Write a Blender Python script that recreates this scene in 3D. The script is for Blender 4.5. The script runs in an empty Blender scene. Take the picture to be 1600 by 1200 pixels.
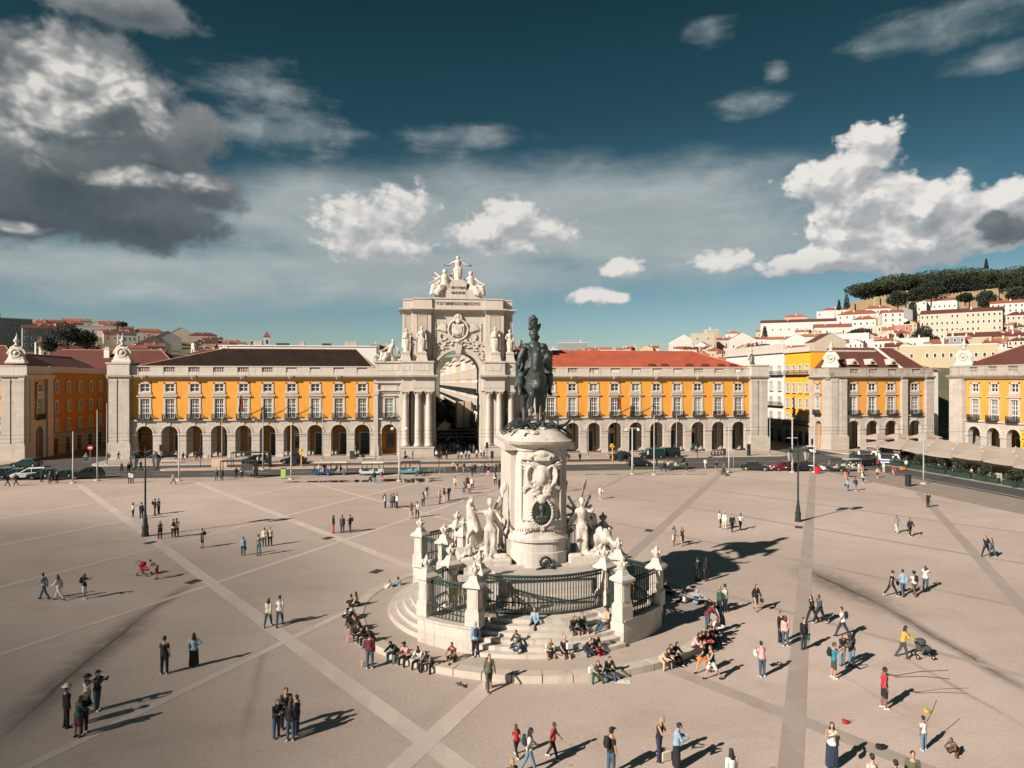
import bpy, bmesh, math, random
from mathutils import Vector, Matrix, noise as mnoise
R = math.radians
random.seed(7)
S = bpy.context.scene
COL = S.collection
# ---------------------------------------------------------------- camera
TH = R(7.69); CT, ST = math.cos(TH), math.sin(TH)
CX, CY, CZ = -8.31, -141.46, 14.5
FPX, HY = 1110.0, 597.0
cd = bpy.data.cameras.new("camera"); cam = bpy.data.objects.new("camera", cd); COL.objects.link(cam)
cd.sensor_width = 36; cd.lens = 36*FPX/1600; cd.clip_start = .5; cd.clip_end = 20000
cd.shift_y = -(600-HY)/1600
cam.location = (CX, CY, CZ); cam.rotation_euler = (R(90), 0, -TH)
S.camera = cam
# ---------------------------------------------------------------- exposure, sun, sky
S.view_settings.view_transform = 'Standard'; S.view_settings.look = 'None'
S.view_settings.gamma = 1; S.view_settings.exposure = 0.58; S.view_settings.use_curve_mapping = False
SUN_EL = R(30.5); SUN_AZ = math.atan2(.84, .54)        # direction the shadows fall to: (sin, cos)
sl = bpy.data.lights.new("sun", 'SUN'); sl.energy = 5.0; sl.angle = R(.53); sl.color = (1.0, .91, .81)
so = bpy.data.objects.new("sun", sl); COL.objects.link(so)
SUNV = Vector((-math.sin(SUN_AZ)*math.cos(SUN_EL), -math.cos(SUN_AZ)*math.cos(SUN_EL), math.sin(SUN_EL)))
so.rotation_euler = (-SUNV).to_track_quat('-Z', 'Y').to_euler(); so.location = (-100, -200, 150)
W = bpy.data.worlds.new("World"); S.world = W; W.use_nodes = True
wt = W.node_tree; wt.nodes.clear()

class NT:
    "tiny node helper"
    def __init__(s, t): s.t = t
    def n(s, ty, **k):
        o = s.t.nodes.new(ty)
        for a, v in k.items(): setattr(o, a, v)
        return o
    def put(s, sock, v):
        if hasattr(v, 'is_output'): s.t.links.new(v, sock)
        elif isinstance(v, (tuple, list)) and len(v) == 3 and sock.type == 'RGBA': sock.default_value = (*v, 1)
        else: sock.default_value = v
    def m(s, op, a, b=None, c=None, clamp=False):
        o = s.n('ShaderNodeMath', operation=op, use_clamp=clamp)
        s.put(o.inputs[0], a)
        if b is not None: s.put(o.inputs[1], b)
        if c is not None: s.put(o.inputs[2], c)
        return o.outputs[0]
    def v(s, op, a, b=None, scale=None):
        o = s.n('ShaderNodeVectorMath', operation=op)
        s.put(o.inputs[0], a)
        if b is not None: s.put(o.inputs[1], b)
        if scale is not None: s.put(o.inputs['Scale'], scale)
        return o.outputs['Value'] if op in ('DOT_PRODUCT', 'LENGTH') else o.outputs[0]
    def mix(s, f, a, b, mode='MIX'):
        o = s.n('ShaderNodeMix', data_type='RGBA', blend_type=mode); o.clamp_factor = True
        s.put(o.inputs[0], f); s.put(o.inputs[6], a); s.put(o.inputs[7], b)
        return o.outputs[2]
    def ss(s, x, lo, hi, a=0., b=1.):
        o = s.n('ShaderNodeMapRange', interpolation_type='SMOOTHSTEP')
        s.put(o.inputs[0], x); s.put(o.inputs[1], lo); s.put(o.inputs[2], hi); s.put(o.inputs[3], a); s.put(o.inputs[4], b)
        return o.outputs[0]
    def noise(s, vec, scale, detail=4, rough=.55, **k):
        o = s.n('ShaderNodeTexNoise'); s.put(o.inputs['Vector'], vec); s.put(o.inputs['Scale'], scale)
        s.put(o.inputs['Detail'], detail); s.put(o.inputs['Roughness'], rough)
        for a, v in k.items(): s.put(o.inputs[a], v)
        return o.outputs['Fac']
    def ramp(s, x, stops):
        o = s.n('ShaderNodeValToRGB'); s.put(o.inputs[0], x); e = o.color_ramp.elements
        while len(e) < len(stops): e.new(.5)
        for i, (p, c) in enumerate(stops): e[i].position = p; e[i].color = (*c, 1)
        return o.outputs[0]

def px_sky(x, y, rx=0, ry=0):
    "pixel -> (azimuth, tangent of elevation) of the far sky"
    a = math.atan((x-800)/FPX); return a, (HY-y)/FPX*math.cos(a)

def build_sky():
    g = NT(wt)
    sky = g.n('ShaderNodeTexSky', sky_type='NISHITA'); sky.sun_disc = False
    sky.sun_elevation = SUN_EL; sky.sun_rotation = math.atan2(-SUNV.x, -SUNV.y)+math.pi; sky.air_density = 1.0
    sky.dust_density = .6; sky.ozone_density = 2.0
    tc = g.n('ShaderNodeTexCoord').outputs['Generated']
    rx = g.v('DOT_PRODUCT', tc, (CT, -ST, 0)); fy = g.v('DOT_PRODUCT', tc, (ST, CT, 0))
    az = g.m('ARCTAN2', rx, fy)
    sep = g.n('ShaderNodeSeparateXYZ'); g.put(sep.inputs[0], tc)
    hl = g.m('SQRT', g.m('ADD', g.m('MULTIPLY', sep.outputs[0], sep.outputs[0]), g.m('MULTIPLY', sep.outputs[1], sep.outputs[1])))
    el = g.m('DIVIDE', sep.outputs[2], g.m('MAXIMUM', hl, .02))
    el = g.m('MINIMUM', g.m('MAXIMUM', el, -1.), 3.)
    cb = g.n('ShaderNodeCombineXYZ'); g.put(cb.inputs[0], az); g.put(cb.inputs[1], el); P = cb.outputs[0]
    # deep polarised blue-green sky, paler to the horizon
    tint = g.ramp(g.m('MULTIPLY', el, 1.4), [(0.0, (.56, .60, .63)), (.12, (.40, .475, .48)), (.25, (.24, .335, .31)), (.36, (.15, .255, .235)), (.50, (.090, .185, .165)), (.75, (.055, .140, .115)), (1.0, (.045, .125, .10))])
    base = g.mix(1.0, sky.outputs[0], tint, 'MULTIPLY')
    base = g.v('SCALE', base, scale=1.0); CK = 6.5
    # ---- shared cloud noise, sampled at P and a little towards the light (self shadowing)
    def noises(p):
        w_ = g.n('ShaderNodeTexNoise'); w_.noise_dimensions = '2D'; g.put(w_.inputs['Vector'], p); g.put(w_.inputs['Scale'], 11.); g.put(w_.inputs['Detail'], 2)
        wob = g.v('SUBTRACT', w_.outputs['Color'], (.5, .5, .5))
        def n2(vec, sc, det, r=.6):
            o = g.n('ShaderNodeTexNoise'); o.noise_dimensions = '2D'; g.put(o.inputs['Vector'], vec); g.put(o.inputs['Scale'], sc); g.put(o.inputs['Detail'], det); g.put(o.inputs['Roughness'], r); return g.m('SUBTRACT', o.outputs['Fac'], .5)
        q = g.v('ADD', g.v('MULTIPLY', p, (1, 1.3, 1)), g.v('SCALE', wob, scale=.03))
        big = n2(q, 9., 8, .56)
        vo = g.n('ShaderNodeTexVoronoi'); vo.voronoi_dimensions = '2D'; g.put(vo.inputs['Vector'], q); g.put(vo.inputs['Scale'], 34.); 
        v2 = g.n('ShaderNodeTexVoronoi'); v2.voronoi_dimensions = '2D'; g.put(v2.inputs['Vector'], q); g.put(v2.inputs['Scale'], 85.); 
        cel = g.m('ADD', g.m('SUBTRACT', .40, vo.outputs['Distance']), g.m('MULTIPLY', g.m('SUBTRACT', .40, v2.outputs['Distance']), .45))
        fine = n2(q, 48., 6, .62)
        return wob, big, cel, fine
    W0 = noises(P); DS = (-.011, .017, 0); W1 = noises(g.v('ADD', P, DS))
    thin = g.n('ShaderNodeTexNoise'); thin.noise_dimensions = '2D'; g.put(thin.inputs['Vector'], g.v('MULTIPLY', P, (1, 3.2, 1))); g.put(thin.inputs['Scale'], 9.); g.put(thin.inputs['Detail'], 7); g.put(thin.inputs['Roughness'], .6)
    thin = g.m('SUBTRACT', thin.outputs['Fac'], .5)
    P1 = g.v('ADD', P, DS)
    def blobs_f(p, blobs, k_=.25):
        cur = None
        for (x, y, a, b) in blobs:
            u, v = px_sky(x, y); k = math.cos(u)
            q = g.v('MULTIPLY', g.v('SUBTRACT', p, (u, v, 0)), (FPX/a/k, FPX/b/k, 0))
            f = g.m('SUBTRACT', 1.0, g.v('LENGTH', q))
            cur = f if cur is None else g.m('SMOOTH_MAX', cur, f, k_)
        return cur
    def field(blobs, amp, fine, W_, p, wa=.018, fx=.6):
        pw = g.v('ADD', p, g.v('SCALE', W_[0], scale=wa)); B = blobs_f(pw, blobs)
        return B, g.m('ADD', g.m('ADD', g.m('MULTIPLY', W_[3], fx), g.m('MULTIPLY', W_[1], amp)), g.m('MULTIPLY', W_[2], fine))
    col = base
    def paint(col, F, lit, lo, hi, c_hi, c_lo, c_dark, opac=1.0, vdark=None, c0=.35, c1=1.1):
        c_hi, c_lo, c_dark = [tuple(v*CK for v in c) for c in (c_hi, c_lo, c_dark)]
        al = g.m('MULTIPLY', g.ss(F, lo, hi), opac); core = g.ss(F, c0, c1)
        c = g.mix(lit, c_lo, c_hi)
        c = g.mix(g.m('MULTIPLY', core, g.m('SUBTRACT', 1.0, lit)), c, c_dark)
        if vdark: c = g.mix(g.m('MULTIPLY', g.ss(el, vdark[0], vdark[1], 1, 0), vdark[2]), c, c_dark)
        return g.mix(al, col, c)
    def cumulus(col, blobs, amp, fine, lo, hi, k, bias, c_hi, c_lo, c_dark, opac, vdark=None, wa=.018, fx=.6, kn=1.05):
        B0, N0 = field(blobs, amp, fine, W0, P, wa, fx); B1, N1 = field(blobs, amp, fine, W1, P1, wa, fx); F = g.m('ADD', B0, N0)
        lit = g.m('ADD', g.m('ADD', g.m('MULTIPLY', g.m('SUBTRACT', B0, B1), k*.6), g.m('MULTIPLY', g.m('SUBTRACT', N0, N1), k*kn*.6)), bias, clamp=True)
        return paint(col, F, lit, lo, hi, c_hi, c_lo, c_dark, opac, vdark)
    # thin veil and wisps
    F = g.m('ADD', blobs_f(P, [(900, 345, 480, 100), (560, 345, 300, 85), (250, 430, 400, 55), (640, 425, 380, 55), (1090, 370, 240, 70)]), g.m('ADD', g.m('MULTIPLY', thin, .32), g.m('MULTIPLY', W0[1], .45)))
    col = paint(col, F, g.ss(thin, -.25, .3), -.22, .62, (.46, .505, .51), (.37, .425, .43), (.37, .42, .43), .88)
    F = g.m('ADD', blobs_f(P, [(690, 215, 170, 26), (560, 210, 70, 14), (915, 262, 120, 13), (1480, 40, 170, 50), (1560, 90, 90, 30), (1110, 50, 50, 32), (1180, 160, 70, 26), (1212, 115, 24, 22), (1400, 70, 80, 26), (1130, 275, 50, 22), (1185, 295, 50, 18), (430, 200, 150, 60), (380, 130, 120, 50)]), g.m('ADD', g.m('MULTIPLY', thin, 1.6), g.m('MULTIPLY', W0[1], 1.1)))
    col = paint(col, F, g.ss(W0[1], -.1, .15), .05, 1.15, (.42, .45, .46), (.20, .27, .30), (.2, .25, .27), .70)
    # small and mid cumulus
    col = cumulus(col, [(560, 355, 76, 56), (630, 335, 62, 50), (600, 382, 95, 32), (760, 365, 72, 34), (800, 340, 52, 42), (850, 362, 66, 30), (1135, 408, 56, 22), (1120, 412, 42, 17),
                  (975, 418, 34, 19), (925, 465, 48, 19), (955, 468, 42, 14), (780, 382, 90, 18)], .75, .42, -.02, .42, 2.4, .40, (.80, .77, .735), (.42, .44, .45), (.28, .31, .34), .97, fx=.75, kn=1.0)
    # tall cloud on the right
    b0 = px_sky(0, 430)[1]; b1 = px_sky(0, 355)[1]
    col = cumulus(col, [(1365, 222, 52, 44), (1340, 255, 62, 45), (1290, 285, 72, 38), (1350, 320, 92, 62), (1440, 325, 85, 55), (1470, 370, 130, 50), (1290, 405, 110, 24), (1400, 385, 120, 45), (1560, 315, 55, 42), (1515, 345, 62, 50), (1590, 350, 60, 60), (1330, 360, 80, 40)],
                  1.0, .42, .0, .32, 2.5, .40, (.84, .81, .775), (.43, .445, .46), (.27, .30, .335), .99, (b0, b1, .5))
    col = cumulus(col, [(1580, 362, 56, 34), (1545, 345, 34, 24)], .6, .25, .05, .5, 1.0, .5, (.14, .17, .19), (.09, .12, .14), (.07, .10, .12), .92)
    # big dark cloud on the left
    D0 = px_sky(200, 390)[1]; D1 = px_sky(200, 150)[1]
    col = cumulus(col, [(60, 130, 160, 110), (150, 180, 150, 130), (80, 270, 240, 115), (230, 250, 120, 90), (200, 340, 170, 60), (-20, 320, 180, 60), (310, 290, 90, 45), (190, 15, 130, 40), (140, 90, 100, 60), (-60, 60, 120, 60), (290, 215, 80, 60)],
                  1.0, .16, .0, .42, 1.3, .20, (.36, .37, .365), (.135, .16, .175), (.062, .085, .10), .97, (D0, D1, .66), .03, fx=.35)
    # bright heads inside the dark cloud
    F = g.m('ADD', blobs_f(g.v('ADD', P, g.v('SCALE', W0[0], scale=.03)), [(110, 100, 85, 62), (80, 175, 105, 62), (175, 130, 60, 50), (240, 180, 34, 32), (225, 283, 95, 20), (318, 285, 40, 20), (30, 210, 70, 50), (5, 350, 60, 14), (60, 130, 70, 50)]), g.m('ADD', g.m('MULTIPLY', W0[1], 1.5), g.m('MULTIPLY', W0[2], .28)))
    lit = g.m('ADD', g.m('MULTIPLY', g.m('SUBTRACT', g.m('ADD', W0[1], g.m('MULTIPLY', W0[2], .4)), g.m('ADD', W1[1], g.m('MULTIPLY', W1[2], .4))), 2.6), .5, clamp=True)
    col = paint(col, F, lit, -.05, .85, (.80, .77, .72), (.34, .35, .355), (.36, .36, .36), .90)
    bg = g.n('ShaderNodeBackground'); g.put(bg.inputs[0], col); g.put(bg.inputs[1], .1)
    out = g.n('ShaderNodeOutputWorld'); wt.links.new(bg.outputs[0], out.inputs[0])
    return sky, base
SKYNODES = build_sky()
W.cycles.sampling_method = 'NONE'
S.cycles.use_denoising = True; S.cycles.max_bounces = 5; S.cycles.diffuse_bounces = 1; S.cycles.glossy_bounces = 2; S.cycles.transparent_max_bounces = 8; S.cycles.transmission_bounces=3
S.cycles.use_adaptive_sampling = True; S.cycles.adaptive_threshold = .015

# ---------------------------------------------------------------- projection helpers
def c2w(a, b, z=0.): return Vector((a*CT+b*ST+CX, -a*ST+b*CT+CY, z))
def gp(px, py, z=0.):
    b = FPX*(CZ-z)/(py-HY); return c2w((px-800)/FPX*b, b, z)
def wp(px, py, b): return c2w((px-800)/FPX*b, b, CZ+(HY-py)*b/FPX)
# ---------------------------------------------------------------- materials
MATS = {}
def mat(name, col, rough=.8, var=.12, scale=1.5, bump=0., bscale=8., metal=0., spec=.5, dirt=None, dscale=.5, streak=0., brick=None, trans=0., coords='Object', fine=0.):
    if name in MATS: return MATS[name]
    m = bpy.data.materials.new(name); m.use_nodes = True; t = m.node_tree; t.nodes.clear(); g = NT(t)
    tc = g.n('ShaderNodeTexCoord').outputs[coords]
    oi = g.n('ShaderNodeObjectInfo').outputs['Random']
    n = g.noise(tc, scale, 5, .6)
    f = g.m('ADD', g.m('MULTIPLY', g.m('SUBTRACT', n, .5), var*4), 1.0)
    if fine: f = g.m('MULTIPLY', f, g.m('ADD', g.m('MULTIPLY', g.m('SUBTRACT', g.noise(tc, scale*14, 3, .7), .5), fine*4), 1.0))
    c = g.v('SCALE', (col[0], col[1], col[2]), scale=f)
    if streak:
        sc = g.v('MULTIPLY', tc, (2.2, 2.2, .22)); sn = g.ss(g.noise(sc, 1.3, 5, .65), .52, .72)
        c = g.mix(g.m('MULTIPLY', sn, streak), c, (col[0]*.45, col[1]*.42, col[2]*.40))
    if dirt: c = g.mix(g.ss(g.noise(tc, dscale, 6, .65), .55, .75), c, dirt)
    bs = g.n('ShaderNodeBsdfPrincipled')
    if brick:
        bt = g.n('ShaderNodeTexBrick'); mp = g.n('ShaderNodeMapping'); g.put(mp.inputs[0], tc); mp.inputs['Rotation'].default_value = brick[3] if len(brick) > 3 else (R(90), 0, 0)
        g.put(bt.inputs['Vector'], mp.outputs[0]); g.put(bt.inputs['Color1'], (1., 1., 1.)); g.put(bt.inputs['Color2'], (.88, .88, .88)); g.put(bt.inputs['Mortar'], (brick[2],)*3)
        g.put(bt.inputs['Scale'], 1.0); g.put(bt.inputs['Brick Width'], brick[0]); g.put(bt.inputs['Row Height'], brick[1]); g.put(bt.inputs['Mortar Size'], min(brick[1]*.03, .02))
        c = g.mix(1.0, c, bt.outputs[0], 'MULTIPLY')
    g.put(bs.inputs['Base Color'], c); g.put(bs.inputs['Roughness'], rough); g.put(bs.inputs['Metallic'], metal)
    g.put(bs.inputs['Specular IOR Level'], spec)
    if bump:
        b = g.n('ShaderNodeBump'); g.put(b.inputs['Strength'], bump); g.put(b.inputs['Distance'], .05); g.put(b.inputs['Height'], g.noise(tc, bscale, 6, .65))
        g.put(bs.inputs['Normal'], b.outputs[0])
    o = g.n('ShaderNodeOutputMaterial')
    t.links.new(bs.outputs[0], o.inputs[0])
    MATS[name] = m; return m
STONE = mat('stone', (.50, .428, .365), .75, .08, .6, .25, 6, streak=.5, brick=(1.6, .55, .84))
STONEP = mat('stone_plain', (.53, .458, .392), .75, .08, .8, .3, 8, streak=.45)
STONED = mat('stone_weathered', (.40, .34, .29), .85, .12, 1.2, .4, 8, streak=.8, dirt=(.13, .115, .10), dscale=.9)
STONEM = mat('stone_monument', (.55, .482, .418), .65, .08, .7, .3, 8, streak=.55, dirt=(.38, .31, .25), dscale=.8)
STONEB = mat('stone_blocks', (.55, .482, .418), .65, .08, .7, .3, 8, streak=.5, dirt=(.38, .31, .25), dscale=.8, brick=(1.3, .62, .80))
STONES = mat('stone_sculpture', (.56, .49, .42), .7, .08, 1.6, .8, 6, streak=.55, dirt=(.34, .28, .225), dscale=2.2)
YEL = mat('yellow_plaster', (.71, .305, .042), .85, .07, .45, .1, 10, streak=.26, dirt=(.66, .29, .045), dscale=.6)
YELP = mat('yellow_plaster_worn', (.68, .30, .052), .85, .08, .5, .1, 10, streak=.32, dirt=(.56, .29, .09), dscale=.9)
GLASS = mat('dark_glass', (.02, .03, .036), .12, .3, .4, spec=.9)
CURT = mat('curtain_glass', (.22, .24, .24), .35, .3, .8, spec=.9)
WHITE = mat('white_paint', (.74, .72, .67), .6, .04)
IRON = mat('iron_railing', (.018, .026, .026), .5, .2, 3)
GRIRON = mat('green_iron', (.022, .040, .036), .45, .25, 3)
DARKIN = mat('dark_interior', (.035, .032, .028), .9, .2)
ROOFD = mat('roof_brown_tiles', (.026, .017, .012), .95, .3, .35, .6, 10, dirt=(.045, .034, .024), dscale=1.2, spec=.15, brick=(.45, .42, .72, (0, 0, 0)))
ROOFR = mat('roof_red_tiles', (.39, .080, .038), .85, .20, .30, .5, 9, dirt=(.33, .070, .032), dscale=.5, brick=(.45, .42, .82, (0, 0, 0)))
ROOFM = mat('roof_maroon_tiles', (.12, .034, .024), .9, .14, .4, .5, 9, dirt=(.07, .03, .022), dscale=1.0, brick=(.45, .42, .78, (0, 0, 0)))
BRONZE = mat('bronze_patina', (.052, .066, .060), .5, .25, 1.4, .5, 7, metal=.25, dirt=(.13, .165, .150), dscale=1.3, streak=.55)
BRONZD = mat('bronze_dark', (.030, .042, .040), .45, .25, 1.4, .5, 7, metal=.3)
ASPH = mat('asphalt', (.072, .066, .062), .8, .12, .35, .4, 30, dirt=(.095, .088, .082), dscale=.25, fine=.06)
PAVE = mat('pavement', (.40, .31, .25), .8, .08, .5, .25, 12, dirt=(.28, .21, .17), dscale=.35)
KERB = mat('kerb_stone', (.50, .43, .36), .8, .1, 1.2, .3, 10, dirt=(.3, .25, .2), dscale=1.5)
MEDIAN = mat('median_paving', (.50, .28, .17), .85, .08, .8, .3, 12)
# ---------------------------------------------------------------- mesh builder
class MB:
    def __init__(s): s.v = []; s.f = []; s.mi = []; s.cm = 0; s.T = None; s.sm = []; s.smooth = False
    def add(s, vs, fs):
        o = len(s.v)
        if s.T is not None: vs = [tuple(s.T @ Vector(v)) for v in vs]
        s.v += [tuple(v) for v in vs]; s.f += [tuple(i+o for i in f) for f in fs]
        s.mi += [s.cm]*len(fs); s.sm += [s.smooth]*len(fs); return s
    def box(s, x0, x1, y0, y1, z0, z1):
        if x0 > x1: x0, x1 = x1, x0
        if y0 > y1: y0, y1 = y1, y0
        return s.add([(x0,y0,z0),(x1,y0,z0),(x1,y1,z0),(x0,y1,z0),(x0,y0,z1),(x1,y0,z1),(x1,y1,z1),(x0,y1,z1)],
                     [(0,3,2,1),(4,5,6,7),(0,1,5,4),(1,2,6,5),(2,3,7,6),(3,0,4,7)])
    def prism(s, poly, y0, y1):
        "poly in xz, extruded in y; poly counter-clockwise seen from -y"
        n = len(poly); vs = [(x, y0, z) for x, z in poly]+[(x, y1, z) for x, z in poly]
        return s.add(vs, [tuple(range(n)), tuple(range(2*n-1, n-1, -1))]+[(i, i+n, (i+1) % n+n, (i+1) % n) for i in range(n)])
    def slab(s, poly, z0, z1):
        "poly in xy counter-clockwise, extruded in z"
        n = len(poly); vs = [(x, y, z0) for x, y in poly]+[(x, y, z1) for x, y in poly]
        return s.add(vs, [tuple(range(n-1, -1, -1)), tuple(range(n, 2*n))]+[(i, (i+1) % n, (i+1) % n+n, i+n) for i in range(n)])
    def frus(s, poly0, z0, poly1, z1):
        n = len(poly0); vs = [(x, y, z0) for x, y in poly0]+[(x, y, z1) for x, y in poly1]
        return s.add(vs, [tuple(range(n-1, -1, -1)), tuple(range(n, 2*n))]+[(i, (i+1) % n, (i+1) % n+n, i+n) for i in range(n)])
    def lathe(s, prof, cx=0, cy=0, n=16, a0=0, sx=1, sy=1, cap=True):
        vs = []; fs = []; m = len(prof)
        for r, z in prof:
            for k in range(n):
                a = a0+2*math.pi*k/n; vs.append((cx+r*sx*math.cos(a), cy+r*sy*math.sin(a), z))
        for i in range(m-1):
            for k in range(n):
                k2 = (k+1) % n; fs.append((i*n+k, i*n+k2, (i+1)*n+k2, (i+1)*n+k))
        if cap: fs.append(tuple(range(n-1, -1, -1))); fs.append(tuple(range((m-1)*n, m*n)))
        return s.add(vs, fs)
    def ring(s, poly_out, poly_in, z0, z1): pass
    def tube(s, pts, rad, n=6):
        pts = [Vector(p) for p in pts]; vs = []; fs = []
        for i, p in enumerate(pts):
            d = (pts[min(i+1, len(pts)-1)]-pts[max(i-1, 0)]).normalized()
            u = d.cross(Vector((0, 0, 1)));
            if u.length < .05: u = Vector((1, 0, 0))
            u.normalize(); w = d.cross(u); r = rad[i] if isinstance(rad, (list, tuple)) else rad
            for k in range(n):
                a = 2*math.pi*k/n; vs.append(p+u*(r*math.cos(a))+w*(r*math.sin(a)))
        for i in range(len(pts)-1):
            for k in range(n):
                k2 = (k+1) % n; fs.append((i*n+k, i*n+k2, (i+1)*n+k2, (i+1)*n+k))
        fs.append(tuple(range(n-1, -1, -1))); fs.append(tuple(range((len(pts)-1)*n, len(pts)*n)))
        return s.add(vs, fs)
    def ball(s, c, r, n=8, m=6):
        rx, ry, rz = r if isinstance(r, (tuple, list)) else (r, r, r)
        prof = []; vs = []; fs = []
        for i in range(m+1):
            t = -math.pi/2+math.pi*i/m
            for k in range(n):
                a = 2*math.pi*k/n; vs.append((c[0]+rx*math.cos(t)*math.cos(a), c[1]+ry*math.cos(t)*math.sin(a), c[2]+rz*math.sin(t)))
        for i in range(m):
            for k in range(n):
                k2 = (k+1) % n; fs.append((i*n+k, i*n+k2, (i+1)*n+k2, (i+1)*n+k))
        return s.add(vs, fs)
    def mesh(s, name, mats):
        me = bpy.data.meshes.new(name); me.from_pydata(s.v, [], s.f)
        for m in (mats if isinstance(mats, (list, tuple)) else [mats]): me.materials.append(m)
        if any(s.mi): me.polygons.foreach_set('material_index', s.mi)
        if any(s.sm): me.polygons.foreach_set('use_smooth', s.sm)
        me.update(); return me
    def obj(s, name, mats, parent=None, loc=None, rz=None, **kw):
        return link(name, s.mesh(name, mats), parent, loc, rz, **kw)
def link(name, me, parent=None, loc=None, rz=None, label=None, cat=None, group=None, kind=None):
    o = bpy.data.objects.new(name, me); COL.objects.link(o)
    if parent is not None: o.parent = parent
    if loc is not None: o.location = loc
    if rz is not None: o.rotation_euler = (0, 0, rz)
    return tag(o, label, cat, group, kind)
def tag(o, label=None, cat=None, group=None, kind=None):
    if label: o['label'] = label
    if cat: o['category'] = cat
    if group: o['group'] = group
    if kind: o['kind'] = kind
    return o
def empty(name, loc, rz=0, label=None, cat=None, group=None, sc=None):
    o = link(name, None, None, loc, rz, label, cat, group); o.empty_display_size = .5
    if sc is not None: o.scale = (sc,)*3 if not isinstance(sc, tuple) else sc
    return o
def kids(o): return list(CH.get(o.name, ())) if o.name in CH else list(o.children)
CH = {}
def copy_tree(o, parent=None, top=True):
    ch = list(o.children); c = o.copy(); COL.objects.link(c); c.parent = parent
    if top:
        for k in ('label', 'group'):
            if k in c: del c[k]
    for x in ch: copy_tree(x, c, False)
    return c
def bev(me, w=.02):
    bm = bmesh.new(); bm.from_mesh(me); bmesh.ops.bevel(bm, geom=bm.edges[:], offset=w, segments=1, affect='EDGES', clamp_overlap=True); bm.to_mesh(me); bm.free(); return me
def arcpts(cx, cz, r, a0, a1, n): return [(cx+r*math.cos(a0+(a1-a0)*i/n), cz+r*math.sin(a0+(a1-a0)*i/n)) for i in range(n+1)]
def text_mesh(name, s, size, m, parent, loc, rot=(R(90), 0, 0), depth=.02, align='CENTER', sx=1):
    cu = bpy.data.curves.new(name, 'FONT'); cu.body = s; cu.size = size; cu.align_x = align; cu.extrude = depth; cu.materials.append(m); cu.offset = size*.018
    t = bpy.data.objects.new(name+'_tmp', cu); COL.objects.link(t); dg = bpy.context.evaluated_depsgraph_get()
    me = bpy.data.meshes.new_from_object(t.evaluated_get(dg)); bpy.data.objects.remove(t); me.name = name
    if not me.materials: me.materials.append(m)
    o = link(name, me, parent, loc); o.rotation_euler = rot; o.scale = (sx, 1, 1); return o
# solid figures: capsules and ellipsoids fused into one continuous surface
TMP = bpy.data.scenes.new('workbench_scene')
def fuse(name, parts, vox, mats, smooth=True, dec=0, parent=None, deform=None, disp=0, dsc=2.):
    mb = MB()
    for p in parts:
        if p[0] == 'c':
            a, ra, b, rb = Vector(p[1]), p[2], Vector(p[3]), p[4]; d = b-a; L = max(d.length, 1e-4); d = d/L
            u = d.cross(Vector((0, 0, 1)));
            if u.length < .05: u = Vector((1, 0, 0))
            u.normalize(); w = d.cross(u); rows = []
            for t in (-90, -55, -25): rows.append((a+d*ra*math.sin(R(t)), max(ra*math.cos(R(t)), ra*.02)))
            rows.append((a, ra)); rows.append((b, rb))
            for t in (25, 55, 90): rows.append((b+d*rb*math.sin(R(t)), max(rb*math.cos(R(t)), rb*.02)))
            n = 10; vs = []; fs = []
            for c, r in rows:
                for k in range(n):
                    an = 2*math.pi*k/n; vs.append(c+u*(r*math.cos(an))+w*(r*math.sin(an)))
            for i in range(len(rows)-1):
                for k in range(n):
                    k2 = (k+1) % n; fs.append((i*n+k, i*n+k2, (i+1)*n+k2, (i+1)*n+k))
            fs.append(tuple(range(n-1, -1, -1))); fs.append(tuple(range((len(rows)-1)*n, len(rows)*n)))
            mb.add(vs, fs)
        elif p[0] == 'e':
            if len(p) > 3:
                M = Matrix.Translation(Vector(p[1])) @ p[3]; mb.T = M; mb.ball((0, 0, 0), p[2], 14, 10); mb.T = None
            else: mb.ball(p[1], p[2], 14, 10)
        elif p[0] == 'b':
            if len(p) > 3:
                mb.T = Matrix.Translation(Vector(p[1])) @ p[3]; h = p[2]; mb.box(-h[0], h[0], -h[1], h[1], -h[2], h[2]); mb.T = None
            else:
                c, h = p[1], p[2]; mb.box(c[0]-h[0], c[0]+h[0], c[1]-h[1], c[1]+h[1], c[2]-h[2], c[2]+h[2])
        elif p[0] == 'l': mb.lathe(p[1], p[2], p[3], 18, 0, *(p[4:]))
    me = mb.mesh(name+'_src', mats); o = bpy.data.objects.new(name+'_src', me); TMP.collection.objects.link(o)
    r = o.modifiers.new('r', 'REMESH'); r.mode = 'VOXEL'; r.voxel_size = vox; r.use_smooth_shade = smooth
    s_ = o.modifiers.new('s', 'SMOOTH'); s_.factor = .5; s_.iterations = 2
    if dec: d_ = o.modifiers.new('d', 'DECIMATE'); d_.ratio = dec
    with bpy.context.temp_override(scene=TMP, view_layer=TMP.view_layers[0]): dg = bpy.context.evaluated_depsgraph_get()
    out = bpy.data.meshes.new_from_object(o.evaluated_get(dg)); bpy.data.objects.remove(o); bpy.data.meshes.remove(me)
    out.name = name
    if disp:
        cs = [(v.co.copy(), v.normal.copy()) for v in out.vertices]; fl = []
        for c0, n0 in cs:
            q = c0*dsc; nn = mnoise.noise(Vector((q.x*1.6, q.y*1.6, q.z*.7)))+.5*mnoise.noise(q*2.7); c0 = c0+n0*(nn*disp); fl += (c0.x, c0.y, c0.z)
        out.vertices.foreach_set('co', fl); out.update()
    if not out.materials:
        for m in (mats if isinstance(mats, (list, tuple)) else [mats]): out.materials.append(m)
    return out
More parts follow.
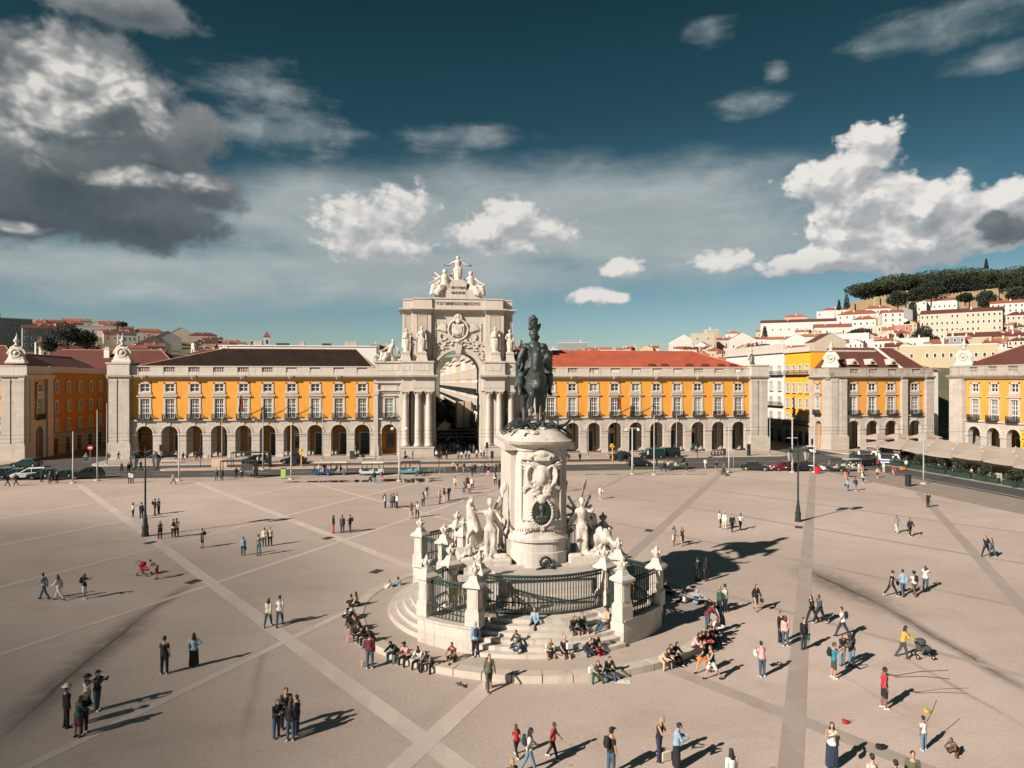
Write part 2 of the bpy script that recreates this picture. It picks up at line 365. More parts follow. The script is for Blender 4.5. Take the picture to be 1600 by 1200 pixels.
# ================================================================ SETTING: ground, road, paving
def ground_material():
    m = bpy.data.materials.new('square_paving'); m.use_nodes = True; t = m.node_tree; t.nodes.clear(); g = NT(t)
    tc = g.n('ShaderNodeTexCoord').outputs['Object']
    big = g.noise(tc, .035, 5, .6); mid = g.noise(tc, .35, 6, .65); fin = g.noise(tc, 7., 3, .8)
    c = g.mix(g.ss(big, .35, .68), (.425, .335, .283), (.535, .428, .368))
    c = g.mix(g.m('MULTIPLY', g.ss(mid, .48, .72), .42), c, (.37, .28, .232))
    f = g.m('ADD', g.m('MULTIPLY', g.m('SUBTRACT', fin, .5), .75), 1.0)
    f2 = g.m('ADD', g.m('MULTIPLY', g.m('SUBTRACT', g.noise(tc, 30., 2, .8), .5), .6), 1.0)
    c = g.v('SCALE', c, scale=g.m('MULTIPLY', f, f2))
    c = g.mix(g.m('MULTIPLY', g.ss(g.noise(g.v('MULTIPLY', tc, (.30, 1., 1.)), .12, 5, .7), .52, .70), .28), c, (.30, .23, .19))
    # scattered spots and gum
    vo = g.n('ShaderNodeTexVoronoi'); g.put(vo.inputs['Vector'], tc); g.put(vo.inputs['Scale'], .55)
    sp = g.ss(vo.outputs['Distance'], .03, .07, 1, 0); c = g.mix(g.m('MULTIPLY', sp, .35), c, (.12, .10, .085))
    # long dark water-stained seams
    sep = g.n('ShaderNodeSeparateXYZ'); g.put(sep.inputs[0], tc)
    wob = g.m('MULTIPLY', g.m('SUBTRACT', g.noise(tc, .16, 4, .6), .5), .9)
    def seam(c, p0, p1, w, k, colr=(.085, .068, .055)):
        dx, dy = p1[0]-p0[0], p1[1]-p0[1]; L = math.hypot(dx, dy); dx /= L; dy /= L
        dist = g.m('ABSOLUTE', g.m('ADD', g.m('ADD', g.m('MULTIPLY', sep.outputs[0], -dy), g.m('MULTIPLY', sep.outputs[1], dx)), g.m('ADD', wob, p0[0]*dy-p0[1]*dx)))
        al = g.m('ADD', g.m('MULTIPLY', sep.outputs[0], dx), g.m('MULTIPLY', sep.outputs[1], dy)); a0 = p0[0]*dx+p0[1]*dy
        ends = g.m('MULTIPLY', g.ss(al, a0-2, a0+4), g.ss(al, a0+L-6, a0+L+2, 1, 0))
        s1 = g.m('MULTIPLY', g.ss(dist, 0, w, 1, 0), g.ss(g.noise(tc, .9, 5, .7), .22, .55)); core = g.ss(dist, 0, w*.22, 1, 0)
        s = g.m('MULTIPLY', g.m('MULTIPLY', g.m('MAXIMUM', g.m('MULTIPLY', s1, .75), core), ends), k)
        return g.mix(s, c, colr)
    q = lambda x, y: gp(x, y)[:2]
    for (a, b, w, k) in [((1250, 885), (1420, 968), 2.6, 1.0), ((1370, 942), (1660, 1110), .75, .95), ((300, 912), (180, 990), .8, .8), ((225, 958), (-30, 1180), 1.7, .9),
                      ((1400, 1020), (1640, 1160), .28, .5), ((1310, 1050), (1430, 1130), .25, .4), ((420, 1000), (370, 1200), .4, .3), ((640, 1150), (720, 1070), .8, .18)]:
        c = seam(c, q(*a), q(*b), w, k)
    bs = g.n('ShaderNodeBsdfPrincipled'); g.put(bs.inputs['Base Color'], c); g.put(bs.inputs['Roughness'], .72); g.put(bs.inputs['Specular IOR Level'], .35)
    b = g.n('ShaderNodeBump'); g.put(b.inputs['Strength'], .5); g.put(b.inputs['Distance'], .02); g.put(b.inputs['Height'], g.noise(tc, 16., 4, .8)); g.put(bs.inputs['Normal'], b.outputs[0])
    o = g.n('ShaderNodeOutputMaterial'); t.links.new(bs.outputs[0], o.inputs[0]); return m
SQ = ground_material()
mb = MB(); mb.add([(-4000, -600, 0), (4000, -600, 0), (4000, 6000, 0), (-4000, 6000, 0)], [(0, 1, 2, 3)]); mb.obj('ground', SQ, kind='structure')
def sheet(name, polys, z, m, kind='structure'):
    mb = MB()
    for p in polys: mb.add([(x, y, z) for x, y in p], [tuple(range(len(p)))])
    return mb.obj(name, m, kind=kind)
def rect(x0, x1, y0, y1): return [(x0, y0), (x1, y0), (x1, y1), (x0, y1)]
# asphalt: along the north side, the two streets that leave it, and the east and west sides
sheet('road', [rect(-400, 400, -27.9, -9), rect(-79.5, -64.0, -9.0, 140), rect(66.2, 77, -9.0, 140), rect(66, 72.5, -150, -27.9), rect(-79, -72.5, -150, -27.9), rect(95, 400, -9, -1.0)], .004, ASPH)
ROADP = mat('road_paint', (.62, .60, .55), .7, .12, 2., dirt=(.25, .24, .22), dscale=2)
lines = []
for k in range(-14, 16): lines.append(rect(k*7, k*7+3, -23.6, -23.45))
lines += [rect(-64, 64, -19.35, -19.25), rect(67.1, 67.25, -140, -30)]
sheet('road_marking', lines, .009, ROADP)
def corner_slab(x0, x1, y0, y1, r, cs):
    p = []
    for (cx, cy, a0, on) in ((x1-r, y1-r, 0, 2 in cs), (x0+r, y1-r, 90, 3 in cs), (x0+r, y0+r, 180, 0 in cs), (x1-r, y0+r, 270, 1 in cs)):
        if on: p += [(cx+r*math.cos(R(a0+9*i)), cy+r*math.sin(R(a0+9*i))) for i in range(11)]
        else: p.append({0: (x1, y1), 90: (x0, y1), 180: (x0, y0), 270: (x1, y0)}[a0])
    return p
def pavement(name, poly, h=.13, kw=.28, m=PAVE):
    mb = MB(); mb.slab(poly, -.05, h); mb.obj(name, m, kind='structure')
    # kerb: slightly proud band along the outline
    kb = MB(); n = len(poly)
    for i in range(n):
        a, b = Vector(poly[i]), Vector(poly[(i+1) % n]); d = b-a
        if d.length < 1e-3: continue
        d.normalize(); nn = Vector((-d.y, d.x))
        p = [a-nn*.03, b-nn*.03, b+nn*kw, a+nn*kw]
        kb.slab([(v.x, v.y) for v in p], -.05, h+.006)
    kb.obj('kerb', KERB, kind='structure')
pavement('pavement', corner_slab(-64.8, 66.0, -11, .5, 4, (0, 1)))
pavement('pavement', corner_slab(-130, -79.5, -11.5, .5, 4, (1,)))
pavement('pavement', corner_slab(77.0, 108, -9.5, .5, 3, (0,)))
pavement('median_strip', corner_slab(-50, 38, -18.9, -16.3, 1.2, (0, 1, 2, 3)), m=MEDIAN)
# pale stone border between the road and the square, grey border along the east road
sheet('pavement', [rect(-64, 62, -33.2, -27.9)], .006, mat('pale_border', (.44, .35, .285), .8, .07, .6, .2, 12, brick=(1.1, .7, .88, (0, 0, 0))))
sheet('pavement', [rect(57.5, 66, -150, -33.3), rect(62, 66, -33.3, -27.9)], .005, mat('grey_border', (.30, .24, .20), .8, .1, .5, .2, 12, brick=(.7, .7, .88, (0, 0, 0))))
sheet('pavement', [rect(72.5, 96, -150, -9.3)], .012, mat('terrace_paving', (.36, .29, .24), .8, .1, .6, .2, 12, brick=(.6, .6, .9, (0, 0, 0))))
# stone bands crossing the square as a lattice
BL = mat('band_pale', (.61, .50, .43), .6, .05, .8, .15, 10, brick=(1.3, 3.0, .93, (0, 0, 0)), dirt=(.54, .44, .375), dscale=.5)
BD = mat('band_grey', (.39, .315, .27), .65, .05, .8, .15, 10, brick=(1.3, 3.0, .93, (0, 0, 0)), dirt=(.33, .27, .225), dscale=.5)
def clip(poly, f):
    out = []
    for i in range(len(poly)):
        a, b = poly[i], poly[(i+1) % len(poly)]; fa, fb = f(a), f(b)
        if fa >= 0: out.append(a)
        if fa*fb < 0: t = fa/(fa-fb); out.append((a[0]+(b[0]-a[0])*t, a[1]+(b[1]-a[1])*t))
    return out
lt, dk = [], []
MX, MY = -.8, -96.5
for fam in (1, -1):
    for c in (-91, -78, -65, -51.5, -38.6, -26, -12.8, .8, 14, 27):
        w = .45 if c < -50 else .25
        nx, ny = .856*fam, .517; dx, dy = .517, -.856*fam
        p0 = (nx*c, ny*c)
        poly = [(p0[0]+nx*s1*w+dx*s2*200, p0[1]+ny*s1*w+dy*s2*200) for s1, s2 in ((-1, -1), (1, -1), (1, 1), (-1, 1))]
        if (poly[1][0]-poly[0][0])*(poly[2][1]-poly[1][1])-(poly[1][1]-poly[0][1])*(poly[2][0]-poly[1][0]) < 0: poly.reverse()
        for f in (lambda p: -33.25-p[1], lambda p: p[1]+165, lambda p: 57.4-p[0], lambda p: p[0]+64):
            poly = clip(poly, f)
            if len(poly) < 3: break
        if len(poly) < 3: continue
        a = clip(poly, lambda p: -2.5-p[0]); b = clip(poly, lambda p: p[0]+2.5)
        if not (fam == 1 and c < -70): lt.append((a, fam))
        if not (fam == 1 and c < -70): dk.append((b, fam))
for nm, arr, m in (('paving_band', lt, BL), ('paving_band', dk, BD)):
    for fam in (1, -1):
        sheet(nm, [a for a, f in arr if f == fam and len(a) > 2], .006 if fam == 1 else .010, m)
# puddles along the edge of the square
PUD = bpy.data.materials.new('puddle_water'); PUD.use_nodes = True
b_ = PUD.node_tree.nodes['Principled BSDF']; b_.inputs['Base Color'].default_value = (.03, .026, .022, 1); b_.inputs['Roughness'].default_value = .03; b_.inputs['Specular IOR Level'].default_value = .8
def puddle(cx, cy, a, b, seed):
    rnd = random.Random(seed); n = 40; ph = [rnd.random()*6.28 for _ in range(4)]
    p = []
    for k in range(n):
        t = 2*math.pi*k/n; r = 1+.16*math.sin(2*t+ph[0])+.13*math.sin(3*t+ph[1])+.08*math.sin(5*t+ph[2])
        p.append((cx+a*r*math.cos(t), cy+b*r*math.sin(t)))
    return p
pc = gp(575, 751); sheet('water', [puddle(pc.x, pc.y, 9.5, 1.5, 1), puddle(gp(655, 752).x, gp(655, 752).y, 3.2, 1.2, 2)], .016, PUD)
for (x0, x1) in ((914, 936), (947, 969), (980, 1008), (1013, 1037), (1040, 1066), (1070, 1104)):
    a, b = gp(x0, 741.5), gp(x1, 741.2)
    MB().box(-(b-a).length/2, (b-a).length/2, -.22, .22, 0, .02).obj('drain_grate', mat('drain_rust', (.10, .055, .04), .7, .3, 3), None, ((a.x+b.x)/2, (a.y+b.y)/2, 0), math.atan2(b.y-a.y, b.x-a.x),
        label='rusty slot drain at the far edge of the square, %s from the left' % (['first', 'second', 'third', 'fourth', 'fifth', 'sixth'][((914, 947, 980, 1013, 1040, 1070).index(x0))]), cat='drain', group='slot drains along the far edge of the square')
for (x, y, w) in ((302, 909, 'where two pale bands cross on the left'), (235, 848, 'beside the foot of the left lamp post'), (512, 841, 'behind the group of three in the left middle'), (1014, 829, 'right of the monument at a band'), (1248, 824, 'beside the foot of the right lamp post'), (588, 893, 'left of the monument railing')):
    p = gp(x, y); mb = MB(); mb.box(-.55, .55, -.35, .35, 0, .018)
    o = mb.obj('drain_cover', mat('drain_iron', (.05, .045, .04), .6, .2, 4), None, (p.x, p.y, .004), R(59), label='dark iron drain cover set '+w, cat='drain cover', group='drain covers in the square')

# added cloud, unseen behind the camera, to dim the left of the square
vm = bpy.data.materials.new('shade_cloud_vapour'); vm.use_nodes = True; vt = vm.node_tree; vt.nodes.clear(); vo_ = vt.nodes.new('ShaderNodeVolumePrincipled'); vo_.inputs['Color'].default_value = (.9, .9, .9, 1)
vo_.inputs['Density'].default_value = .024; vo_.inputs['Anisotropy'].default_value = .0; vq = vt.nodes.new('ShaderNodeOutputMaterial'); vt.links.new(vo_.outputs[0], vq.inputs[1])
for (gx, gy, rx, ry, rz, dn) in ((-62, -112, 48, 52, 16, 1), (-48, -132, 40, 34, 12, 1)):
    cpos = Vector((gx, gy, 0))+SUNV*1000
    mb = MB(); mb.smooth = True; mb.ball((0, 0, 0), (rx, ry, rz), 40, 24); mb.obj('cloud', vm, None, cpos, 0, kind='stuff', label='added unseen cloud behind the camera that shades the left of the square', cat='cloud')
# ================================================================ BUILDINGS round the square
GZ = 7.45          # arcade string course
def arch_poly(w, a, zs, H, n=14, r=None):
    "bay of width w with an arched hole (half width a, springing zs), total height H"
    pts = [(-w/2, 0), (-a, 0), (-a, zs)]+arcpts(0, zs, a, math.pi, 0, n)[1:-1]+[(a, zs), (a, 0), (w/2, 0), (w/2, H), (-w/2, H)]
    return pts
def arcade_part(xs, w, parent, y=0., depth=.95, a=1.48, zs=4.75, H=GZ, x0=None, x1=None, m=STONE):
    "continuous arcade wall with open arches, imposts and archivolts"
    mb = MB()
    for x in xs:
        P = [(px_+x, z) for px_, z in arch_poly(w, a, zs, H)]
        mb.prism(P, y, y+depth)
    mb.obj('arcade_wall', m, parent)
    tr = MB()
    for x in xs:
        o = arcpts(x, zs, a+.30, math.pi, 0, 16); i = arcpts(x, zs, a+.002, math.pi, 0, 16)
        for k in range(16): tr.prism([i[k], i[k+1], o[k+1], o[k]][::-1], y-.10, y+.02)
        for s in (-1, 1):
            e = x+s*a; tr.box(min(e-s*.05, e+s*(w/2-a)), max(e-s*.05, e+s*(w/2-a)), y-.14, y+depth*.6, zs-.30, zs-.02)
            tr.box(min(e, e+s*(w/2-a)), max(e, e+s*(w/2-a)), y-.10, y+depth+.05, .0, .55)
        tr.box(x-.2, x+.2, y-.2, y, zs+a-.02, zs+a+.55)
    tr.box(x0 if x0 is not None else xs[0]-w/2, x1 if x1 is not None else xs[-1]+w/2, y-.28, y+.1, H-.28, H)
    tr.obj('stone_trim', STONEP, parent)
_WM = {}
def win_meshes(kind):
    if kind in _WM: return _WM[kind]
    if kind == 'tall':    # french window 1.55 x 3.7 in a shaped stone surround
        fr = MB(); w, h = .80, 3.72
        fr.box(-w-.34, -w, -.10, .23, 0, h+.30); fr.box(w, w+.34, -.10, .23, 0, h+.30); fr.box(-w-.34, w+.34, -.13, .1, h, h+.34)
        fr.prism([(-w-.34, .2), (-w-.34, 1.6), (-w-.44, 1.9), (-w-.44, .2)][::-1], -.085, .1); fr.prism([(w+.34, .2), (w+.44, .2), (w+.44, 1.9), (w+.34, 1.6)], -.085, .1)
        fr.box(-w-.62, w+.62, -.36, .1, h+.42, h+.62); fr.box(-w-.50, w+.50, -.22, .1, h+.34, h+.42)
        sa = MB()
        for x in (-w, -.055, w-.11): sa.box(x, x+.11, .10, .18, 0, h)
        for z in (0, 1.0, 1.95, 2.62, 3.6): sa.box(-w, w, .105, .17, z, z+.10)
        for x in (-w/2, w/2): sa.box(x-.025, x+.025, .12, .16, 0, h)
        gl = MB(); gl.box(-w, w, .19, .22, 0, h)
    elif kind == 'small':
        fr = MB(); w, h = .80, 1.45
        fr.box(-w-.30, -w, -.10, .1, -.30, h+.28); fr.box(w, w+.30, -.10, .1, -.30, h+.28); fr.box(-w-.30, w+.30, -.10, .1, h, h+.28); fr.box(-w-.36, w+.36, -.16, .1, -.42, -.02)
        fr.prism([(-w-.36, -.42), (-w-.58, -.62), (w+.58, -.62), (w+.36, -.42)], -.09, .1)
        sa = MB()
        for x in (-w, -.05, w-.10): sa.box(x, x+.10, .10, .18, 0, h)
        for z in (0, .70, h-.10): sa.box(-w, w, .105, .17, z, z+.09)
        gl = MB(); gl.box(-w, w, .19, .22, 0, h)
    elif kind == 'plain':  # street window 1.1 x 1.9
        fr = MB(); w, h = .58, 1.95
        fr.box(-w-.22, -w, -.07, .23, -.15, h); fr.box(w, w+.22, -.07, .23, -.15, h)
        fr.prism([(-w-.22, h), (w+.22, h), (w+.22, h+.10), (.3, h+.32), (-.3, h+.32), (-w-.22, h+.10)], -.07, .23); fr.box(-w-.28, w+.28, -.16, .23, -.3, -.12)
        sa = MB()
        for x in (-w, -.04, w-.08): sa.box(x, x+.08, .08, .15, 0, h)
        for z in (0, h*.5, h-.08): sa.box(-w, w, .085, .14, z, z+.07)
        gl = MB(); gl.box(-w, w, .16, .19, 0, h)
    elif kind == 'house':  # small far-off house window
        fr = MB(); w, h = .5, 1.6
        fr.box(-w-.16, -w, -.06, .02, -.15, h+.15); fr.box(w, w+.16, -.06, .02, -.15, h+.15); fr.box(-w, w, -.06, .02, h, h+.15); fr.box(-w-.2, w+.2, -.14, .02, -.27, -.12)
        sa = None; gl = MB(); gl.box(-w, w, -.02, .02, -.12, h)
    r = dict(fr=fr.mesh('window', STONEP if kind != 'house' else WHITE), gl=gl.mesh('pane', GLASS), sa=sa.mesh('sash', WHITE) if sa else None)
    _WM[kind] = r; return r
def balc_mesh():
    if 'b' in _WM: return _WM['b']
    b = MB(); w, d = 1.18, .62
    b.box(-w-.08, w+.08, -d-.06, 0, -.16, 0)
    for z in (.10, .92): b.box(-w, w, -d-.02, -d+.02, z, z+.06); b.box(-w-.02, -w+.02, -d, 0, z, z+.06); b.box(w-.02, w+.02, -d, 0, z, z+.06)
    for k in range(19): x = -w+2*w*k/18; b.box(x-.02, x+.02, -d-.02, -d+.02, 0, .95)
    for k in range(1, 5):
        for s in (-w, w): b.box(s-.02, s+.02, -d*k/5-.02, -d*k/5+.02, 0, .95)
    b.box(-w-.05, -w+.05, -d-.05, -d+.05, 0, 1.08); b.box(w-.05, w+.05, -d-.05, -d+.05, 0, 1.08)
    _WM['b'] = b.mesh('balcony', IRON); return _WM['b']
def window(parent, kind, x, y, z, rz=0, curtain=False, name='window'):
    M = win_meshes(kind); c, s = math.cos(rz), math.sin(rz)
    f = link(name, M['fr'], parent, (x, y, z), rz)
    g_ = link('pane', M['gl'], f)
    if curtain: g_.material_slots[0].link = 'OBJECT'; g_.material_slots[0].material = CURT
    if M['sa']: link('sash', M['sa'], f)
    return f
def facade_upper(x0, x1, parent, wins, y=.22, D=14, H0=GZ, H1=15.1, m=YEL, holes='both', thick=.30):
    "plaster wall with real window openings between x0 and x1"
    mb = MB(); xs = sorted(wins); w = .80
    zt0, zt1 = 7.62, 11.34; zs0, zs1 = 12.72, 14.17
    cuts = [x0]+[v for x in xs for v in (x-w, x+w)]+[x1]
    for i in range(0, len(cuts), 2): mb.box(cuts[i], cuts[i+1], y, y+thick, H0, H1)
    for x in xs: mb.box(x-w, x+w, y, y+thick, H0, zt0); mb.box(x-w, x+w, y, y+thick, zt1, zs0); mb.box(x-w, x+w, y, y+thick, zs1, H1)
    mb.obj('wall', m, parent)
    mb = MB(); mb.box(x0, x1, y+.9, D, H0, H1-.1); mb.obj('rear_block', DARKIN, parent)
def pylon(parent, x0, x1, y0, y1, base=2.9, top=15.1, m=STONE, split=True, face='s'):
    mb = MB(); mb.box(x0-.25, x1+.25, y0-.25, y1+.25, 0, base); mb.box(x0-.12, x1+.12, y0-.12, y1+.12, base, base+.25)
    mb.box(x0+.12, x1-.12, y0+.12, y1-.12, base+.25, top)
    w = (x1-x0)
    if split:
        for a, b in ((x0, x0+w*.40), (x1-w*.40, x1)): mb.box(a, b, y0, y0+.5, base+.25, top-.55); mb.box(a-.06, b+.06, y0-.07, y0+.5, top-.55, top-.35); mb.box(a, b, y0, y0+.5, top-.35, top)
        for a, b in ((y0+.6, y0+.6+(y1-y0)*.33), (y1-(y1-y0)*.33, y1)):
            mb.box(x0, x0+.3, a, b, base+.25, top); mb.box(x1-.3, x1, a, b, base+.25, top)
    mb.obj('corner_pylon', m, parent)
def cornice(parent, x0, x1, y0, y1, z=15.1, ends=(0, 0), m=STONEP, breaks=()):
    mb = MB()
    for dz0, dz1, pr in ((0, .22, .18), (.22, .42, .42), (.42, .60, .62), (.60, .72, .70)):
        mb.box(x0-pr*ends[0], x1+pr*ends[1], y0-pr, y0+1.2, z+dz0, z+dz1)
    for bx0, bx1 in breaks:
        for dz0, dz1, pr in ((0, .22, .18), (.22, .42, .42), (.42, .60, .62), (.60, .72, .70)): mb.box(bx0-.1, bx1+.1, y0-pr-.28, y0, z+dz0+.003, z+dz1+.003)
    mb.obj('cornice', m, parent)
def parapet(parent, x0, x1, y, wins, z=15.82, h=1.75, m=STONEP, bal=True):
    mb = MB(); xs = sorted(wins); hw = 1.0
    mb.box(x0, x1, y, y+.42, z, z+.42+.2)
    cuts = [x0]+[v for x in xs for v in (x-hw, x+hw)]+[x1]
    for i in range(0, len(cuts), 2): mb.box(cuts[i], cuts[i+1], y, y+.42, z+.62, z+h-.2)
    mb.box(x0, x1, y-.07, y+.49, z+h-.2, z+h)
    for x in xs: mb.box(x-hw-.16, x-hw-.02, y-.05, y, z, z+h-.2)
    mb.obj('parapet', m, parent)
    for x in xs:
        b = MB(); b.box(x-hw, x+hw, y+.05, y+.37, z+.60, z+.66)
        for k in range(6):
            xx = x-hw+.17+k*(2*hw-.34)/5
            b.lathe([(.09, z+.62), (.10, z+.72), (.05, z+.78), (.12, z+.98), (.06, z+1.25), (.06, z+1.35), (.10, z+1.45), (.10, z+h-.2)], xx, y+.21, 6)
        b.obj('balustrade', m, parent)
def hip_roof(parent, x0, x1, y0, y1, z0, z1, m, hl=None, hr=None, name='roof', ins=None):
    ym = (y0+y1)/2; hl = (y1-y0)/2 if hl is None else hl; hr = (y1-y0)/2 if hr is None else hr
    mb = MB(); mb.add([(x0, y0, z0), (x1, y0, z0), (x1, y1, z0), (x0, y1, z0), (x0+hl, ym, z1), (x1-hr, ym, z1)],
                      [(0, 1, 5, 4), (1, 2, 5), (2, 3, 4, 5), (3, 0, 4), (3, 2, 1, 0)])
    r = mb.obj(name, m, parent)
    t = MB(); t.tube([(x0, y0, z0+.03), (x0+hl, ym, z1+.03), (x1-hr, ym, z1+.03), (x1, y0, z0+.03)], .11, 5); t.obj('ridge', mat('ridge_tiles_'+m.name, tuple(min(v*1.5, .6) for v in (.30, .16, .10)) if m is not ROOFR else (.52, .16, .08), .9, .2, 2), r)
    return r
def chimney(parent, x, y, z, h=1.6, w=.6, m=None):
    mb = MB(); mb.box(x-w, x+w, y-.35, y+.35, z, z+h); mb.box(x-w-.1, x+w+.1, y-.45, y+.45, z+h, z+h+.15); mb.lathe([(.18, z+h+.15), (.14, z+h+.6)], x-.25, y, 6); mb.lathe([(.18, z+h+.15), (.14, z+h+.6)], x+.25, y, 6)
    mb.obj('chimney', m or WHITE, parent)
def finial_trophy(name, x, y, z, label, s=1.0, group='carved roof trophies on the corner pylons'):
    "scrolled stone trophy with a round shield and a pointed urn"
    g = empty(name, (x, y, z), 0, label, 'roof sculpture', group, s)
    P = [('b', (0, 0, .25), (1.75, .7, .25)), ('c', (-1.2, 0, .6), .5, (-.9, 0, 1.6), .35), ('c', (1.2, 0, .6), .5, (.9, 0, 1.6), .35), ('e', (0, 0, 1.9), (1.25, .45, 1.25)),
         ('c', (-1.5, 0, 1.9), .28, (-1.1, 0, 2.7), .2), ('c', (1.5, 0, 1.9), .28, (1.1, 0, 2.7), .2), ('c', (-.9, 0, 2.9), .3, (0, 0, 3.3), .3), ('c', (.9, 0, 2.9), .3, (0, 0, 3.3), .3), ('b', (0, 0, 1.0), (.8, .5, .6)), ('c', (-1.1, -.1, .9), .3, (-1.5, -.1, .55), .24), ('c', (1.1, -.1, .9), .3, (1.5, -.1, .55), .24)]
    if name not in _WM:
        a = fuse('trophy_scrollwork', P, .13, [STONES]); b = MB(); b.smooth = True
        b.lathe([(.85, 0), (.9, .1), (.72, .14), (.62, .05)], 0, 0, 20, cap=False); b.lathe([(.0, .0), (.4, .02), (.42, .12), (0, .2)], 0, 0, 12, cap=False)
        u = MB(); u.smooth = True; u.lathe([(.5, 3.3), (.62, 3.4), (.30, 3.55), (.28, 3.8), (.52, 4.15), (.55, 4.4), (.25, 4.6), (.30, 4.8), (.12, 5.1), (.0, 5.8)], 0, 0, 12)
        _WM[name] = (a, b.mesh('shield_ring', STONEP), u.mesh('urn', STONEP))
    a, b, u = _WM[name]
    link('scrollwork', a, g); o = link('shield_ring', b, g, (0, -.45, 1.95)); o.rotation_euler = (R(90), 0, 0); link('urn', u, g)
    return g
DOORS = mat('dark_green_door', (.02, .03, .028), .6, .2, 2)
def gallery(parent, xs, x0, x1, y0=.95, y1=5.2, seed=1, yel=True):
    "vaulted walk behind the arches: floor, ceiling, back wall with doors and windows"
    rnd = random.Random(seed)
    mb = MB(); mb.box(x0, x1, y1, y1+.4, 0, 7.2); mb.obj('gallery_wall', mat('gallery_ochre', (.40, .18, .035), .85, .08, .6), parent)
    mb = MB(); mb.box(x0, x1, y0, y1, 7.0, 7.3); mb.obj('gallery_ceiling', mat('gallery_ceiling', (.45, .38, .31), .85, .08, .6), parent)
    for i, x in enumerate(xs):
        xm = x+2.23; pi = MB(); pi.box(xm-.55, xm+.55, y1-.35, y1, 0, 7.0); pi.box(xm-4.3, xm-.56, y1-.12, y1, 0, .9); pi.obj('gallery_pilaster', STONEP, parent)
        k = rnd.choice('dwdwd'); xx = x+rnd.uniform(.1, .7); f = MB(); q = MB()
        if k == 'd': f.box(xx-1.1, xx+1.1, y1-.22, y1, 0, 4.5); q.box(xx-.85, xx+.85, y1-.26, y1-.1, .01, 4.2); o = f.obj('gallery_door', STONEP, parent); q.obj('door_leaf', DOORS, o)
        else:
            f.box(xx-.85, xx+.85, y1-.22, y1, 1.0, 6.5); q.box(xx-.6, xx+.6, y1-.26, y1-.1, 1.3, 3.6); o = f.obj('gallery_window', STONEP, parent); q.obj('pane', GLASS, o); q = MB(); q.box(xx-.6, xx+.6, y1-.26, y1-.1, 4.7, 6.2); q.obj('pane', GLASS, o)

def main_block(side):
    s = side; bays = [s*(18.75+4.455*k) for k in range(10)]; xi, xo = s*16.3, s*61.4
    x0, x1 = min(xi, xo), max(xi, xo)
    lab = 'long yellow arcaded palace wing left of the arch under a dark brown roof' if s < 0 else 'long yellow arcaded palace wing right of the arch under a bright red roof'
    b = empty('arcade_building', (0, 0, 0), 0, lab, 'building')
    arcade_part(bays, 4.455, b, x0=x0, x1=x1)
    e0, e1 = (bays[0]-s*2.2275, xi), (bays[-1]+s*2.2275, s*61.3)
    mb = MB()
    for a, c in (e0, e1): mb = MB(); mb.box(a, c, 0, .95, 0, GZ); mb.obj('end_wall', STONE, b)
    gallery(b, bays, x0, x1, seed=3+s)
    facade_upper(x0, x1, b, bays)
    for i, x in enumerate(bays):
        window(b, 'tall', x, .22, 7.62, curtain=(i % 3 == (1 if s > 0 else 2)) and (i*7 % 4 != 0)); window(b, 'small', x, .22, 12.72, curtain=(s > 0 and i % 2 == 0))
        link('balcony', balc_mesh(), b, (x, .10, GZ))
    pylon(b, min(s*61.3, s*64.9), max(s*61.3, s*64.9), -.75, 3.6)
    br = [(min(s*61.0, s*65.2), max(s*61.0, s*65.2))]+[(s*(23.2+8.9*k)-.35, s*(23.2+8.9*k)+.35) for k in range(5)]
    cornice(b, x0, s*65.2 if s > 0 else x1, -.0, 0, breaks=br) if s > 0 else cornice(b, -65.2, x1, 0, 0, breaks=br)
    parapet(b, min(xi, s*65), max(xi, s*65), -.2, bays)
    mb = MB(); mb.box(min(s*61.2, s*65.1), max(s*61.2, s*65.1), -.95, 3.6, 15.84, 17.9); mb.box(min(s*61.0, s*65.3), max(s*61.0, s*65.3), -1.1, 3.8, 17.9, 18.15); mb.obj('pylon_attic', STONEP, b)
    # side wall towards the street and rear wings
    mb = MB(); mb.box(min(s*63.6, s*64.4), max(s*63.6, s*64.4), 3.6, 40, 0, 15.1); mb.obj('side_wall', YELP if s < 0 else YEL, b)
    mb = MB(); mb.box(min(s*63.4, s*65.0), max(s*63.4, s*65.0), 3.6, 40, 15.1, 15.8); mb.obj('side_cornice', STONEP, b)
    if s < 0: hip_roof(b, -61.5, x1-.2, .6, 15.5, 17.3, 21.2, ROOFD, hl=15, hr=4)
    else:
        hip_roof(b, x0+.2, 62.0, .6, 15.5, 17.3, 21.2, ROOFR, hl=4, hr=10)
        for k, x in enumerate((40.5, 43.2, 48.6, 52.2, 55.7, 58.4)):
            mb = MB(); mb.box(x-.7, x+.7, 1.6, 2.2, 17.7, 18.35); mb.obj('roof_vent', ROOFM, b)
    if s > 0:
        mb = MB(); mb.box(-.6, .6, -.5, .2, 0, .6); 
    return b
BL_ = main_block(-1); BR_ = main_block(1)
finial_trophy('roof_trophy', -63.1, 1.0, 18.1, 'carved trophy with round shield on the left wing\'s end pylon')
tr = finial_trophy('roof_trophy', 64.0, 5.0, 17.9, 'low carved trophy on the right wing\'s end pylon', .82); tr.rotation_euler.z = R(35)
